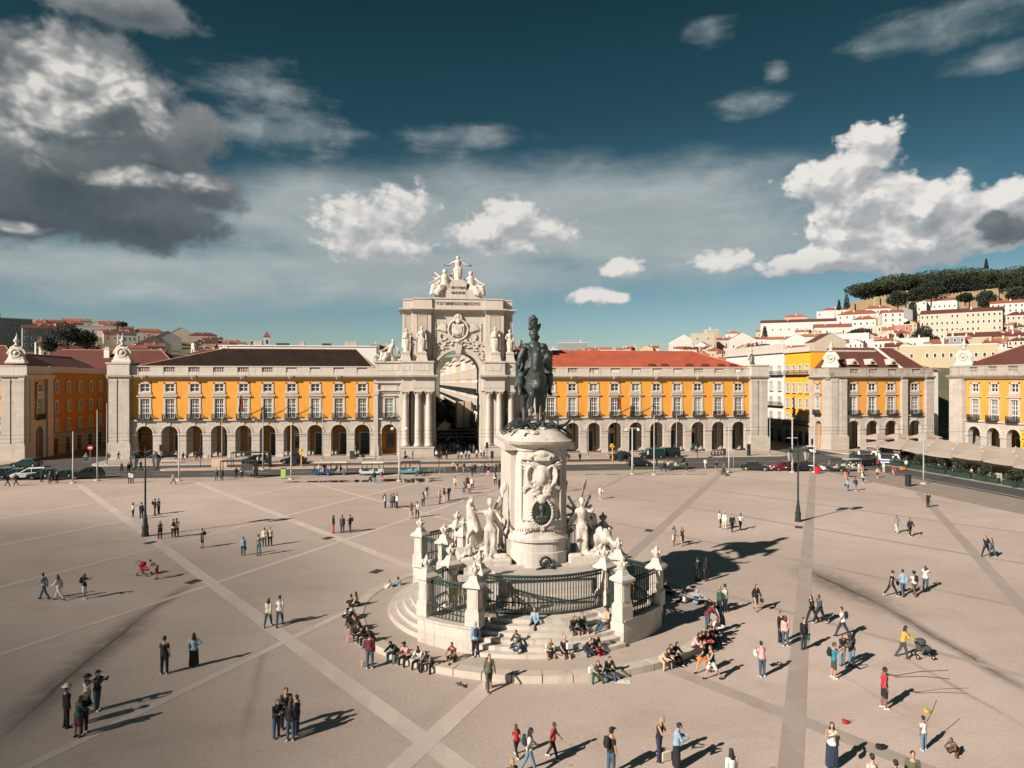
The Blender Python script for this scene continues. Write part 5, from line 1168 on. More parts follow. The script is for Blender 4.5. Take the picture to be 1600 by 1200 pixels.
# ================================================================ equestrian statue
def horse_rider():
    K = 2.40; P = []
    V = lambda x, y, z: (x*K, y*K, z*K)
    c = lambda a, ra, b, rb: P.append(('c', V(*a), ra*K, V(*b), rb*K))
    e = lambda a, r: P.append(('e', V(*a), tuple(v*K for v in r)))
    # horse faces -y ; trunk
    e((0, .10, 1.20), (.30, .62, .34)); e((0, -.38, 1.20), (.27, .34, .38)); e((0, .62, 1.25), (.31, .36, .36)); c((0, -.62, 1.10), .16, (0, -.40, 1.15), .24)
    # neck, head (turned slightly to its right = viewer left)
    c((0, -.55, 1.35), .22, (-.05, -.86, 1.72), .135); c((-.05, -.80, 1.70), .15, (-.07, -.95, 1.88), .115); c((-.07, -.98, 1.86), .115, (-.13, -1.20, 1.56), .075); e((-.135, -1.23, 1.50), (.072, .09, .085)); e((-.08, -1.0, 1.84), (.11, .12, .12))
    c((-.13, -.92, 1.93), .035, (-.14, -.92, 2.04), .012); c((0, -.92, 1.93), .035, (.0, -.92, 2.04), .012)
    for i in range(7): e((-.02+.03*(i % 2), -.62-.05*i, 1.62+.06*i), (.05, .10, .10))
    # legs: far rear pair, near rear, fore right planted, fore left raised
    c((.17, .68, 1.15), .19, (.20, .55, .80), .12); c((.20, .55, .80), .11, (.20, .82, .50), .065); c((.20, .82, .50), .06, (.19, .74, .13), .045); c((.19, .74, .12), .055, (.19, .66, .03), .075)
    c((-.17, .68, 1.15), .19, (-.19, .42, .82), .12); c((-.19, .42, .82), .11, (-.20, .60, .50), .065); c((-.20, .60, .50), .06, (-.20, .48, .13), .045); c((-.20, .48, .12), .055, (-.20, .40, .03), .075)
    c((.15, -.45, 1.05), .15, (.16, -.50, .78), .10); c((.16, -.50, .78), .08, (.16, -.52, .50), .06); e((.16, -.53, .50), (.065, .07, .07)); c((.16, -.52, .48), .05, (.16, -.50, .12), .042); c((.16, -.51, .12), .05, (.16, -.58, .03), .072)
    c((-.15, -.48, 1.05), .15, (-.16, -.82, .86), .095); e((-.16, -.84, .84), (.075, .075, .075)); c((-.16, -.84, .82), .06, (-.15, -.66, .52), .042); c((-.15, -.66, .52), .05, (-.15, -.74, .42), .065)
    # tail
    c((0, .98, 1.30), .08, (.02, 1.18, 1.0), .11); c((.02, 1.18, 1.0), .11, (0, 1.15, .45), .05)
    # saddle cloth and breast strap
    e((0, .10, 1.34), (.34, .36, .25)); c((-.28, -.35, 1.30), .035, (0, -.72, 1.15), .035); c((.28, -.35, 1.30), .035, (0, -.72, 1.15), .035); e((0, -.74, 1.10), (.06, .05, .08))
    for s in (-1, 1): c((s*.33, .15, 1.25), .05, (s*.37, .25, .95), .07)
    horse = fuse('horse', P, .058, [BRONZE], disp=.010, dsc=1.5); P.clear()
    # rider
    e((0, .08, 1.60), (.24, .22, .18)); c((0, .06, 1.62), .19, (0, .02, 1.92), .17); c((0, .02, 1.92), .19, (0, 0, 2.08), .20); c((-.20, 0, 2.12), .085, (.20, 0, 2.12), .085); c((0, 0, 2.15), .075, (-.02, -.02, 2.28), .07)
    e((-.02, -.05, 2.38), (.090, .105, .125)); e((-.02, -.02, 2.44), (.125, .14, .10)); c((-.02, -.02, 2.46), .13, (-.02, 0, 2.52), .10); e((-.02, -.13, 2.35), (.03, .03, .03))
    for i in range(20): a = i*1.9; rr_ = .05+.09*((i*7) % 5)/5; e((-.02+rr_*math.cos(a), .02+rr_*math.sin(a), 2.57+.016*i), (.065, .065, .06))
    c((.10, .05, 2.55), .04, (.17, .1, 2.72), .03); e((-.02, 0, 2.94), (.05, .04, .03)); c((-.02, 0, 2.82), .03, (-.02, 0, 2.93), .015)
    for i in range(6): e((.12-.02*i, .10, 2.38-.05*i), (.04, .05, .05))
    # viewer-left arm down with baton, viewer-right arm holding reins under the cloak
    c((-.25, 0, 2.08), .095, (-.38, -.05, 1.80), .075); c((-.38, -.05, 1.80), .07, (-.44, -.25, 1.58), .05); e((-.45, -.28, 1.55), (.055, .07, .05)); c((-.45, -.30, 1.55), .025, (-.50, -.55, 1.60), .025)
    c((.25, 0, 2.08), .10, (.34, -.08, 1.82), .08); c((.34, -.08, 1.82), .07, (.16, -.32, 1.66), .05); e((.14, -.34, 1.66), (.05, .06, .05))
    # thighs, boots, feet in stirrups
    for s in (-1, 1):
        c((s*.16, .05, 1.56), .14, (s*.36, -.22, 1.34), .105); c((s*.36, -.22, 1.34), .10, (s*.38, -.10, .98), .062); c((s*.38, -.10, .98), .06, (s*.38, -.10, .90), .055); c((s*.38, -.06, .86), .05, (s*.40, -.26, .85), .045)
        c((s*.37, -.2, 1.30), .085, (s*.37, -.16, 1.16), .10)
    # cloak falling behind and to both sides, tassets, sleeves puffed
    for i in range(11):
        a = R(-40+i*26); x, y = .24*math.cos(a), .14+.16*math.sin(a); c((x*.9, y, 2.05), .075, (x*1.5, y+.20, 1.45-.12*(i % 3)), .085)
    for i in range(6): c((.24+.02*i, .05+.06*i, 2.0), .06, (.42-.01*i, .10+.08*i, 1.15+.05*(i % 2)), .065)
    for i in range(5): c((-.24-.02*i, .1+.06*i, 1.75), .06, (-.44+.01*i, .2+.08*i, 1.05-.04*(i % 2)), .07)
    for i in range(6): c((.22, -.12+.04*i, 1.98-.06*i), .05, (.44, .0+.02*i, 1.96-.10*i), .055)
    for i in range(9): a = R(200+i*17); c((.19*math.cos(a), .02+.19*math.sin(a), 1.72), .045, (.27*math.cos(a), .02+.27*math.sin(a), 1.56), .05)
    e((-.22, -.02, 2.12), (.12, .14, .09)); e((.22, -.02, 2.12), (.12, .14, .09)); c((-.16, -.16, 2.08), .045, (.12, -.17, 1.78), .045)
    rider = fuse('rider', P, .045, [BRONZE], disp=.012, dsc=2.)
    P.clear()
    return horse, rider
hm, rm = horse_rider()
EQ = empty('equestrian_statue', (MX, MY, .33+11.25), MROT+R(-3), 'green bronze statue of a plumed rider on a horse on top of the pedestal', 'statue')
for o_ in (link('horse', hm, EQ, (0, 0, .12)), link('rider', rm, EQ, (0, 0, .12))): o_.scale = (1.04, 1.0, 1.0)
# brambles and snakes trodden under the hooves
mb = MB(); mb.smooth = True; rr = random.Random(5)
for i in range(34):
    a = rr.uniform(0, 6.28); r0 = rr.uniform(.3, 1.5); p = Vector((r0*math.cos(a), 1.45*r0*math.sin(a), .10)); pts = []; d = rr.uniform(0, 6.28)
    for k in range(9):
        rad = math.hypot(p.x/2.0, p.y/3.3); zz = .10-1.0*max(0, rad-.62)**1.3*1.3
        pts.append(Vector((p.x, p.y, zz+.05+.06*rr.random()+(.22*math.sin(k*.8) if i % 4 == 0 else 0)))); d += rr.uniform(-.8, .8); p = p+Vector((math.cos(d), math.sin(d), 0))*.26
        if rad > 1.02: break
        if k % 2: mb.ball((pts[-1].x, pts[-1].y, pts[-1].z+.03), (.12, .10, .05), 5, 3)
    if len(pts) > 2: mb.tube(pts, .045, 5)
for s, k0 in ((1, 0), (-1, 1)):
    pts = [(s*.5, -1.5, .2), (s*.9, -1.9, .35), (s*1.3, -1.7, .15), (s*1.7, -1.9, .30), (s*2.0, -1.7, .55 if s > 0 else .2)]; mb.tube(pts, [.13, .12, .12, .10, .07], 8)
for (x, y) in ((.6, -1.7), (.95, -1.9)):
    for k in range(12): a, b = R(30*k), R(30*k+30); mb.tube([(x+.28*math.cos(a), y, .38+.28*math.sin(a)), (x+.28*math.cos(b), y, .38+.28*math.sin(b))], .055, 5)
mb.obj('brambles_and_snakes', BRONZD, EQ)
mb = MB(); mb.slab(EL(1.3, 2.7), -.2, .02); rrn = random.Random(8)
for i in range(40): a = rrn.uniform(0, 6.28); q = rrn.uniform(.1, 1.1); mb.ball((1.4*q*math.cos(a), 2.8*q*math.sin(a), .0-.25*max(0, q-.5)), (.32, .4, .16), 7, 4)
mb.obj('rocky_top', STONES, MON, (0, 0, 11.25))
# ================================================================ STREET FURNITURE
POLE = mat('pole_grey', (.30, .31, .30), .5, .08, 2)
POLEW = mat('pole_pale', (.40, .38, .35), .55, .06, 2)
LGL = mat('lantern_glass', (.30, .29, .25), .25, .1, 2)
def lamp_post():
    g = empty('street_lamp', (0, 0, 0))
    m = MB(); m.lathe([(.36, 0), (.36, .25), (.30, .3), (.30, .9), (.34, .95), (.25, 1.05), (.20, 1.6), (.24, 1.65), (.16, 1.75), (.12, 2.3), (.10, 2.5), (.085, 6.3), (.13, 6.35), (.07, 6.5), (.05, 7.9), (.09, 8.0), (.02, 8.6)], 0, 0, 8); m.obj('post', IRON, g)
    m = MB(); m.tube([(-1.15, 0, 8.02), (-.5, 0, 8.25), (0, 0, 8.0), (.5, 0, 8.25), (1.15, 0, 8.02)], .045); m.tube([(-.95, 0, 8.1), (-.6, 0, 7.75), (0, 0, 7.5), (.6, 0, 7.75), (.95, 0, 8.1)], .035); m.obj('arm', IRON, g)
    for s in (-1, 1):
        l = MB(); x = s*1.0
        l.lathe([(.10, 7.92), (.30, 7.78), (.44, 7.60), (.46, 7.54)], x, 0, 6); l.lathe([(.0, 8.1), (.08, 8.0), (.1, 7.92)], x, 0, 6); l.lathe([(.20, 6.62), (.24, 6.55), (.06, 6.42), (.02, 6.25)], x, 0, 6)
        for k in range(6): a = 2*math.pi*k/6; l.tube([(x+.42*math.cos(a), .42*math.sin(a), 7.55), (x+.21*math.cos(a), .21*math.sin(a), 6.6)], .022, 4)
        o = l.obj('lantern', IRON, g); q = MB(); q.lathe([(.18, 6.62), (.40, 7.54)], x, 0, 6); q.obj('lantern_glass', LGL, o)
    return g
L0 = lamp_post(); p = gp(227, 838); L0.location = p; L0.scale = (.98,)*3; tag(L0, 'black ornate two lantern lamp post on the left side of the square', 'street lamp', 'ornate lamp posts in the square')
L1 = copy_tree(L0); p = gp(1247, 815); L1.location = p; L1.rotation_euler.z = R(4); L1.scale = (.96,)*3; tag(L1, 'black ornate two lantern lamp post on the right side of the square', 'street lamp', 'ornate lamp posts in the square')
# plain contact wire masts
def mast(px, py, top, label, m=POLEW, thick=.09, foot=True, lampw=False, arm=False):
    p = gp(px, py); b = (p.y-CY)*CT+(p.x-CX)*ST; h = CZ+(HY-top)*b/FPX
    g = empty('wire_mast', p, 0, label, 'mast', 'tram wire masts and light masts along the road')
    a = MB(); a.smooth = True; a.lathe([(thick*1.25, 0), (thick*1.2, 2.6), (thick*.95, 2.65), (thick*.75, h)], 0, 0, 10); a.obj('pole', m, g)
    if foot: a = MB(); a.lathe([(.42, 0), (.42, .10), (.25, .2)], 0, 0, 12); a.obj('foot', KERB, g)
    if lampw:
        a = MB(); a.tube([(-.9, 0, h-.1), (.9, 0, h-.1)], .04); a.ball((-1.0, 0, h-.35), (.26, .26, .22)); a.ball((1.0, 0, h-.35), (.26, .26, .22)); a.obj('floodlight', WHITE, g)
    if arm: a = MB(); a.box(-.9, .9, -.05, .05, h*.62, h*.62+.12); a.obj('sign_arm', POLEW, g)
    return g, h
for a in ((114, 755, 674, 'pale mast standing just right of the parked cars at far left'), (152, 751, 640, 'thin grey mast left of the left palace pylon', POLE), (167, 727, 630, 'thin mast at the corner of the left side street', POLE), (280, 751, 675, 'pale mast in front of the second arch of the left wing'),
          (347, 718, 648, 'grey mast in front of the fourth arch of the left wing', POLE), (411, 734, 640, 'grey mast by the bus shelter on the left', POLE), (455, 749, 664, 'pale mast beside the green litter bin'), (504, 720, 630, 'grey mast in front of the eighth arch of the left wing', POLE), (587, 722, 655, 'grey mast at the join of left wing and arch', POLE),
          (624, 752, 666, 'pale mast with two floodlights left of the arch', POLEW, .13, True, True), (919, 714, 655, 'grey mast in front of the second visible arch of the right wing', POLE), (988, 741, 668, 'pale mast before the black hatchback', POLEW, .13, True, True), (1022, 742, 648, 'thin pale mast between the black hatchback and the green tuk tuk', POLEW, .08),
          (1057, 709, 648, 'grey mast in front of the sixth arch of the right wing', POLE), (1139, 738, 664, 'pale mast near the right pylon', POLEW), (1203, 712, 646, 'grey mast at the corner of the right side street', POLE), (1238, 738, 652, 'pale mast between the red car and the right lamp post', POLEW, .13, True, False, True),
          (1272, 738, 664, 'pale mast with the red litter bin at its foot', POLEW), (1443, 756, 668, 'grey mast with a white foot near the terrace', POLE), (1576, 714, 676, 'grey mast beside the yellow banner', POLE, .10)):
    mast(*a)
# contact wires
WIRE = mat('wire', (.03, .03, .03), .6, .1)
def wire(a, b, sag, lab, r=.022):
    mb = MB(); a, b = Vector(a), Vector(b); n = 14
    mb.tube([(a+(b-a)*k/n)-Vector((0, 0, sag*4*(k/n)*(1-k/n))) for k in range(n+1)], r, 4)
    mb.obj('overhead_wire', WIRE, None, label=lab, cat='wire', group='tram wires over the road')
for k, (y, z) in enumerate(((-13.6, 5.3), (-13.0, 5.9), (-20.6, 5.2))):
    wire((-120, y, z), (-52, y, z), .3, 'thin tram wire at the left end, %s of three' % ('upper far', 'top', 'near')[k]); wire((-52, y, z), (0, y, z), .3, 'thin tram wire before the left wing, %s of three' % ('upper far', 'top', 'near')[k])
    wire((0, y, z), (52, y, z), .3, 'thin tram wire before the right wing, %s of three' % ('upper far', 'top', 'near')[k]); wire((52, y, z), (110, y, z+.5), .4, 'thin tram wire at the right end, %s of three' % ('upper far', 'top', 'near')[k])
# traffic lights
def traffic_light(px, py, label, h=3.3):
    p = gp(px, py); g = empty('traffic_light', p, 0, label, 'traffic light', 'traffic lights at the crossing')
    a = MB(); a.lathe([(.09, 0), (.06, .3), (.055, h)], 0, 0, 8); a.obj('pole', IRON, g)
    for nm, z in (('signal_head', h-1.0),): a = MB(); a.box(-.17, .17, -.14, .1, z, z+.95); a.box(-.24, .24, -.02, .02, z-.08, z+1.03); [a.lathe([(.1, 0), (.1, .16)], 0, 0, 8) for _ in ()]; a.obj(nm, IRON, g)
    a = MB(); a.box(-.12, .12, -.17, -.14, h-.98, h-.1); a.obj('lenses', mat('lens_dark', (.05, .02, .02), .3, .3), g)
for x, y, l in ((686, 737, 'black traffic light left of the crowd at the arch', ), (769, 737, 'black traffic light right of the crowd at the arch'), (761, 719, 'black traffic light in front of the right arch plinth'), (313, 730, 'black traffic light before the third arch of the left wing'), (1090, 717, 'traffic light on the median before the seventh arch of the right wing'), (1132, 732, 'black traffic light beside the cyclist'), (251, 724, 'thin black post with signal before the first arch of the left wing'),
             (1269, 712, 'signal post at the right side street')): traffic_light(x, y, l)
# litter bins, totem, planters
def bin_(px, py, label, m, h=1.25, w=.36, d=.3, name='litter_bin', cat='litter bin'):
    p = gp(px, py); g = empty(name, p, 0, label, cat); a = MB(); a.box(-w, w, -d, d, .06, h); b_ = a.mesh('bin_body', m); link('bin_body', bev(b_, .05), g)
    a = MB(); a.box(-w-.03, w+.03, -d-.03, d+.03, h-.02, h+.08); a.box(-w+.05, w-.05, -d+.05, d-.05, 0, .08); link('bin_lid', bev(a.mesh('bin_lid', IRON), .02), g); return g
DKG = mat('dark_green_paint', (.03, .055, .045), .5, .1)
bin_(443, 748, 'lime green and white information stand beside the pale mast', mat('lime', (.30, .48, .12), .6, .05), 1.5, .36, .12, 'info_stand', 'sign stand')
bin_(1277, 740, 'bright red litter bin at the foot of a mast', mat('bin_red', (.55, .015, .02), .5, .05), 1.2, .32)
bin_(1419, 760, 'dark litter bin alone on the grey border at right', IRON, 1.55, .30); bin_(1170, 713, 'tall dark box in front of the right pylon', IRON, 2.3, .30, .25, 'utility_box', 'utility box')
bin_(970, 722, 'dark litter bin on the median beside the blue car', IRON, 1.3); bin_(461, 726, 'dark litter bin beside the yellow post', IRON, 1.2); bin_(550, 718, 'dark green box before the tenth arch of the left wing', DKG, 1.5, .4, .4, 'utility_box', 'utility box'); bin_(567, 719, 'small dark bin before the tenth arch of the left wing', IRON, 1.1)
bin_(1560, 752, 'pale stone bollard block before the terrace hedge', STONEP, 1.25, .35, .35, 'stone_block', 'stone block')
for x, y, l in ((471, 730, 'orange yellow post with a round head on the left median'), (957, 720, 'orange yellow post with a round head on the right median')):
    p = gp(x, y); g = empty('lifting_post', p, 0, l, 'post', 'yellow posts on the median'); OY = mat('orange_yellow', (.80, .36, .03), .5, .05)
    a = MB(); a.lathe([(.10, 0), (.10, 2.3), (.07, 2.35), (.07, 2.7)], 0, 0, 8); a.obj('pole', OY, g); a = MB(); a.box(-.45, .35, -.1, .1, 2.5, 2.85); a.ball((-.1, 0, 2.95), (.3, .2, .22)); a.obj('head', OY, g)
def bench(p, rz, label):
    g = empty('stone_bench', p, rz, label, 'bench', 'pale stone benches'); a = MB(); a.box(-2.2, 2.2, -.3, .3, .34, .52); link('seat', bev(a.mesh('seat', STONEP), .04), g)
    for x in (-1.5, 1.5): a = MB(); a.box(x-.25, x+.25, -.22, .22, 0, .34); a.obj('leg', STONEP, g)
bench(gp(265, 724), 0, 'pale stone bench before the first arches of the left wing'); bench(gp(577, 719), 0, 'pale stone bench before the last arch of the left wing'); bench(gp(1466, 738), R(-80), 'pale stone bench beside the terrace hedge')
# no entry sign
p = gp(141, 721); g = empty('road_sign', p, 0, 'red and white round road sign at the corner of the left side street', 'road sign'); a = MB(); a.lathe([(.04, 0), (.04, 2.6)], 0, 0, 6); a.obj('pole', POLE, g)
a = MB(); a.prism(arcpts(0, 2.5, .48, 0, 2*math.pi, 20)[:-1], -.04, 0); a.obj('disc', mat('sign_red', (.55, .02, .02), .5, .03), g); a = MB(); a.box(-.35, .35, -.055, -.04, 2.4, 2.6); a.obj('bar', WHITE, g)
p = gp(1146, 731); g = empty('road_sign', p, 0, 'pale round sign seen from behind by the cyclist', 'road sign'); a = MB(); a.lathe([(.04, 0), (.04, 2.6)], 0, 0, 6); a.obj('pole', POLE, g); a = MB(); a.prism(arcpts(0, 2.7, .36, 0, 2*math.pi, 20)[:-1], -.04, 0); a.obj('disc', POLEW, g)
# bus shelters
def shelter(px, py, w, label, poster=True):
    p = gp(px, py); g = empty('bus_shelter', p, 0, label, 'bus shelter', 'glass tram shelters'); a = MB()
    a.box(-w/2, w/2, -.8, .8, 2.55, 2.68); a.obj('roof', IRON, g)
    a = MB()
    for x in (-w/2+.06, w/2-.06):
        for y in (-.7, .7): a.box(x-.05, x+.05, y-.05, y+.05, 0, 2.55)
    a.obj('frame', IRON, g)
    if poster: a = MB(); a.box(.2, 1.9, .64, .70, .9, 2.1); a.obj('panel', mat('grey_panel', (.36, .37, .36), .6, .1), g); 
    a = MB(); a.box(-w/2+.1, w/2-.2, .3, .6, .45, .5); a.obj('seat', IRON, g)
    if w > 3: a = MB(); a.box(w/2-.15, w/2+.15, -.7, .7, .2, 2.5); a.obj('end_panel', IRON, g)
shelter(373, 747, 5.0, 'dark framed tram shelter on the near kerb before the left wing'); shelter(392, 731, 6.2, 'dark framed tram shelter on the median behind the other shelter', False)
a = MB(); a.box(-1.25, 1.25, -.2, .2, 0, 1.5); p = gp(343, 731); a.obj('barrier_block', mat('peach_block', (.55, .40, .29), .8, .05), None, p, label='low peach coloured block on the left end of the median', cat='barrier')
for x, y in ((675, 741), (682, 741), (690, 741)): pass
g = empty('barrier_rail', gp(683, 741), 0, 'low thin metal barrier rail at the left of the crossing', 'barrier'); a = MB()
for x in (-1.2, -.4, .4, 1.2): a.tube([(x, 0, 0), (x, 0, 1.0)], .03)
a.obj('posts', POLE, g); a = MB(); a.tube([(-1.2, 0, 1), (1.2, 0, 1)], .03); a.obj('rail', POLE, g)

# ================================================================ VEHICLES
TYRE = mat('tyre', (.015, .015, .015), .8, .1); RIM = mat('rim', (.35, .35, .36), .35, .1, metal=.6); HEADL = mat('headlight', (.75, .75, .70), .2, .05); TAILL = mat('taillight', (.35, .01, .01), .3, .05); PLATE = mat('number_plate', (.65, .65, .6), .5, .03)
_CAR = {}
def wheel_mesh(r=.32, w=.22):
    k = ('w', r)
    if k in _CAR: return _CAR[k]
    a = MB(); a.smooth = True; a.T = Matrix.Rotation(R(90), 4, 'X'); a.lathe([(r*.62, -w/2), (r*.95, -w/2), (r, -w/2+.03), (r, w/2-.03), (r*.95, w/2), (r*.62, w/2)], 0, 0, 18, cap=False)
    b = MB(); b.T = a.T; b.lathe([(r*.64, -w/2+.03), (r*.3, -w/2), (r*.2, -w/2-.01)], 0, 0, 10); b.lathe([(r*.2, w/2+.01), (r*.3, w/2), (r*.64, w/2-.03)], 0, 0, 10); _CAR[k] = (a.mesh('tyre', TYRE), b.mesh('rim', RIM)); return _CAR[k]
CARP = {  # side profile (x forward) lower body, cabin
 'hatch': (4.1, [(-2.02, .35), (-2.05, .75), (-1.95, .95), (-1.2, 1.0), (.85, .98), (1.75, .82), (2.02, .68), (2.05, .35)], [(-1.95, .95), (-1.60, 1.42), (-.2, 1.50), (.25, 1.42), (1.05, .98)]),
 'sedan': (4.6, [(-2.28, .35), (-2.3, .85), (-2.1, .95), (-1.3, .98), (.9, .97), (2.0, .82), (2.28, .66), (2.3, .35)], [(-1.75, .97), (-1.05, 1.40), (-.1, 1.46), (.25, 1.40), (1.1, .97)]),
 'wagon': (4.7, [(-2.33, .35), (-2.35, .9), (-2.25, 1.0), (-1.3, 1.02), (.9, 1.0), (2.0, .88), (2.3, .70), (2.34, .35)], [(-2.25, 1.0), (-1.85, 1.52), (-.2, 1.6), (.2, 1.52), (1.15, 1.0)]),
 'van': (4.9, [(-2.43, .35), (-2.45, 1.1), (-2.4, 1.15), (.9, 1.15), (1.9, 1.0), (2.42, .8), (2.45, .35)], [(-2.4, 1.15), (-2.3, 1.85), (.5, 1.92), (.75, 1.85), (1.7, 1.07)]),
}
def car(kind, px, py, face, colr, label, roof=None, seed=0):
    "px,py: ground point below the middle of the car; face: heading in degrees, 0 = +x (right), 90 = away"
    L, body, cab = CARP[kind]; w = .86; k = kind
    if k not in _CAR:
        b = MB(); P = body
        # wheel arches cut into the lower edge
        low = []
        for xc in (L/2-.82, -L/2+.85): low.append([(xc+.40*math.cos(R(t)), .30+.40*math.sin(R(t))) for t in range(0, 181, 20)])
        poly = [body[0]]+list(reversed([]))
        prof = [p for p in body]+[(p[0], p[1]) for p in [(L/2-.35, .30)]]+low[0]+[(-L/2+1.3, .28)][:0]+low[1]
        prof = [p for i, p in enumerate(prof)]
        prof = prof[::-1]
        b.prism(prof, -w, w); bm_ = bev(b.mesh('body', WHITE), .05)
        c = MB(); n = len(cab)
        def ring(y, inset): return [(x*(1-inset*.02), y, z) for x, z in cab]
        wi = w-.20; vs = []
        for (x, z) in cab: t = (z-cab[0][1])/.5; yy = w-.06-.16*t; vs += [(x, -yy, z), (x, yy, z)]
        fs = [tuple(2*i for i in range(n)), tuple(2*i+1 for i in range(n-1, -1, -1))]+[(2*i, 2*i+1, 2*i+3, 2*i+2) for i in range(n-1)]+[(2*n-2, 2*n-1, 1, 0)]
        c.add(vs, fs); cm_ = c.mesh('glasshouse', GLASS)
        r_ = MB(); zt = max(z for x, z in cab); xs = [x for x, z in cab if z > zt-.12]
        r_.box(min(xs)-.05, max(xs)+.0, -w+.20, w-.20, zt-.10, zt+.025)
        for (xa, za), (xb, zb) in ((cab[0], cab[1]), (cab[-1], cab[-2])):
            for s in (-1, 1): r_.tube([(xa, s*(w-.05), za), (xb, s*(w-.19), zb)], .05, 4)
        for s in (-1, 1): r_.tube([(-.35, s*(w-.05), cab[0][1]), (-.35, s*(w-.19), zt-.02)], .05, 4)
        rm_ = bev(r_.mesh('roof', WHITE), .02)
        h = MB(); h.box(L/2-.12, L/2+.02, -.16, .16, .60, .76); hm_ = bev(h.mesh('headlight', HEADL), .03); t = MB(); t.box(-L/2-.02, -L/2+.06, -.12, .12, .70, .88); tm_ = t.mesh('taillight', TAILL)
        pl = MB(); pl.box(L/2-.02, L/2+.03, -.26, .26, .40, .52); pl2 = MB(); pl2.box(-L/2-.03, -L/2+.02, -.26, .26, .55, .67)
        _CAR[k] = (bm_, cm_, rm_, hm_, tm_, pl.mesh('number_plate', PLATE), pl2.mesh('number_plate', PLATE))
    M = _CAR[k]; p = gp(px, py) if not isinstance(px, Vector) else px
    g = empty('parked_car' if py > 0 else 'car', p, R(face), label, 'car'); g['group'] = 'cars on the road round the square'
    paint = mat('paint_'+colr[0], colr[1], .25, .04, 1, spec=.7)
    o = link('body', M[0], g); o.material_slots[0].link = 'OBJECT'; o.material_slots[0].material = paint
    o2 = link('glasshouse', M[1], g)
    o = link('roof', M[2], g); o.material_slots[0].link = 'OBJECT'; o.material_slots[0].material = roof or paint
    for s in (-1, 1): link('headlight', M[3], g, (0, s*.62, 0)); link('taillight', M[4], g, (0, s*.68, 0))
    link('number_plate', M[5], g); link('number_plate', M[6], g)
    wt_, wr_ = wheel_mesh()
    for x in (L/2-.82, -L/2+.85):
        for s in (-1, 1): q = link('wheel', wt_, g, (x, s*(w-.12), .32)); link('rim', wr_, q)
    return g
BLK = ('black', (.012, .014, .016)); DKB = ('dark_blue', (.015, .025, .045)); WH = ('white', (.70, .70, .68)); RD = ('red', (.18, .008, .014)); DG = ('dark_green', (.012, .035, .028)); GY = ('grey', (.16, .17, .17))
TAXI = mat('taxi_green_roof', (.05, .16, .12), .3, .05, spec=.7)
car('sedan', 6, 746, 200, BLK, 'black car with pale green roof cut off by the left edge', TAXI); car('sedan', 24, 747, 196, BLK, 'black taxi with pale green roof, second car from the left edge', TAXI)
car('wagon', 46, 748, 200, WH, 'white estate car with roof rails parked among dark taxis', WHITE); car('sedan', 41, 730, 180, DG, 'dark green car behind the white estate car at far left', TAXI); car('sedan', 69, 748, 204, BLK, 'black taxi with green roof behind two standing people at far left', TAXI)
car('sedan', 99, 749, 204, BLK, 'black taxi with pale roof left of the pale mast', TAXI); car('wagon', 136, 747.5, 205, BLK, 'long black car with a bright headlight right of the pale mast', None)
car('wagon', 398, 725, 200, BLK, 'dark car with bonnet showing above the tram shelters'); car('sedan', 459, 724, 180, BLK, 'black car parked behind the orange yellow post')
car('sedan', 969, 717, 180, DKB, 'dark blue car parked on the far side right of the yellow post'); car('hatch', 998, 728.5, 0, BLK, 'black hatchback with white roof edge driving before the right wing'); car('van', 1042, 715, 180, BLK, 'black van parked before the sixth arch of the right wing'); car('van', 1018, 716, 180, DG, 'dark green van with roof rack left of the black van', TAXI)
car('sedan', 1180, 735, 335, BLK, 'black saloon with bright number plate in the right lane'); car('hatch', 1224, 735, 180, RD, 'dark red car in the right lane'); car('sedan', 1249, 736, 0, BLK, 'black car hidden behind the right lamp post'); car('hatch', 1267, 735.5, 335, WH, 'white hatchback beside the red litter bin', mat('black_roof', (.02, .02, .02), .3, .05)); car('hatch', 1265, 708, 70, WH, 'white car seen at the mouth of the right side street')
car('van', 1348, 728, 200, BLK, 'black van half hidden behind the carriage tuk tuks')
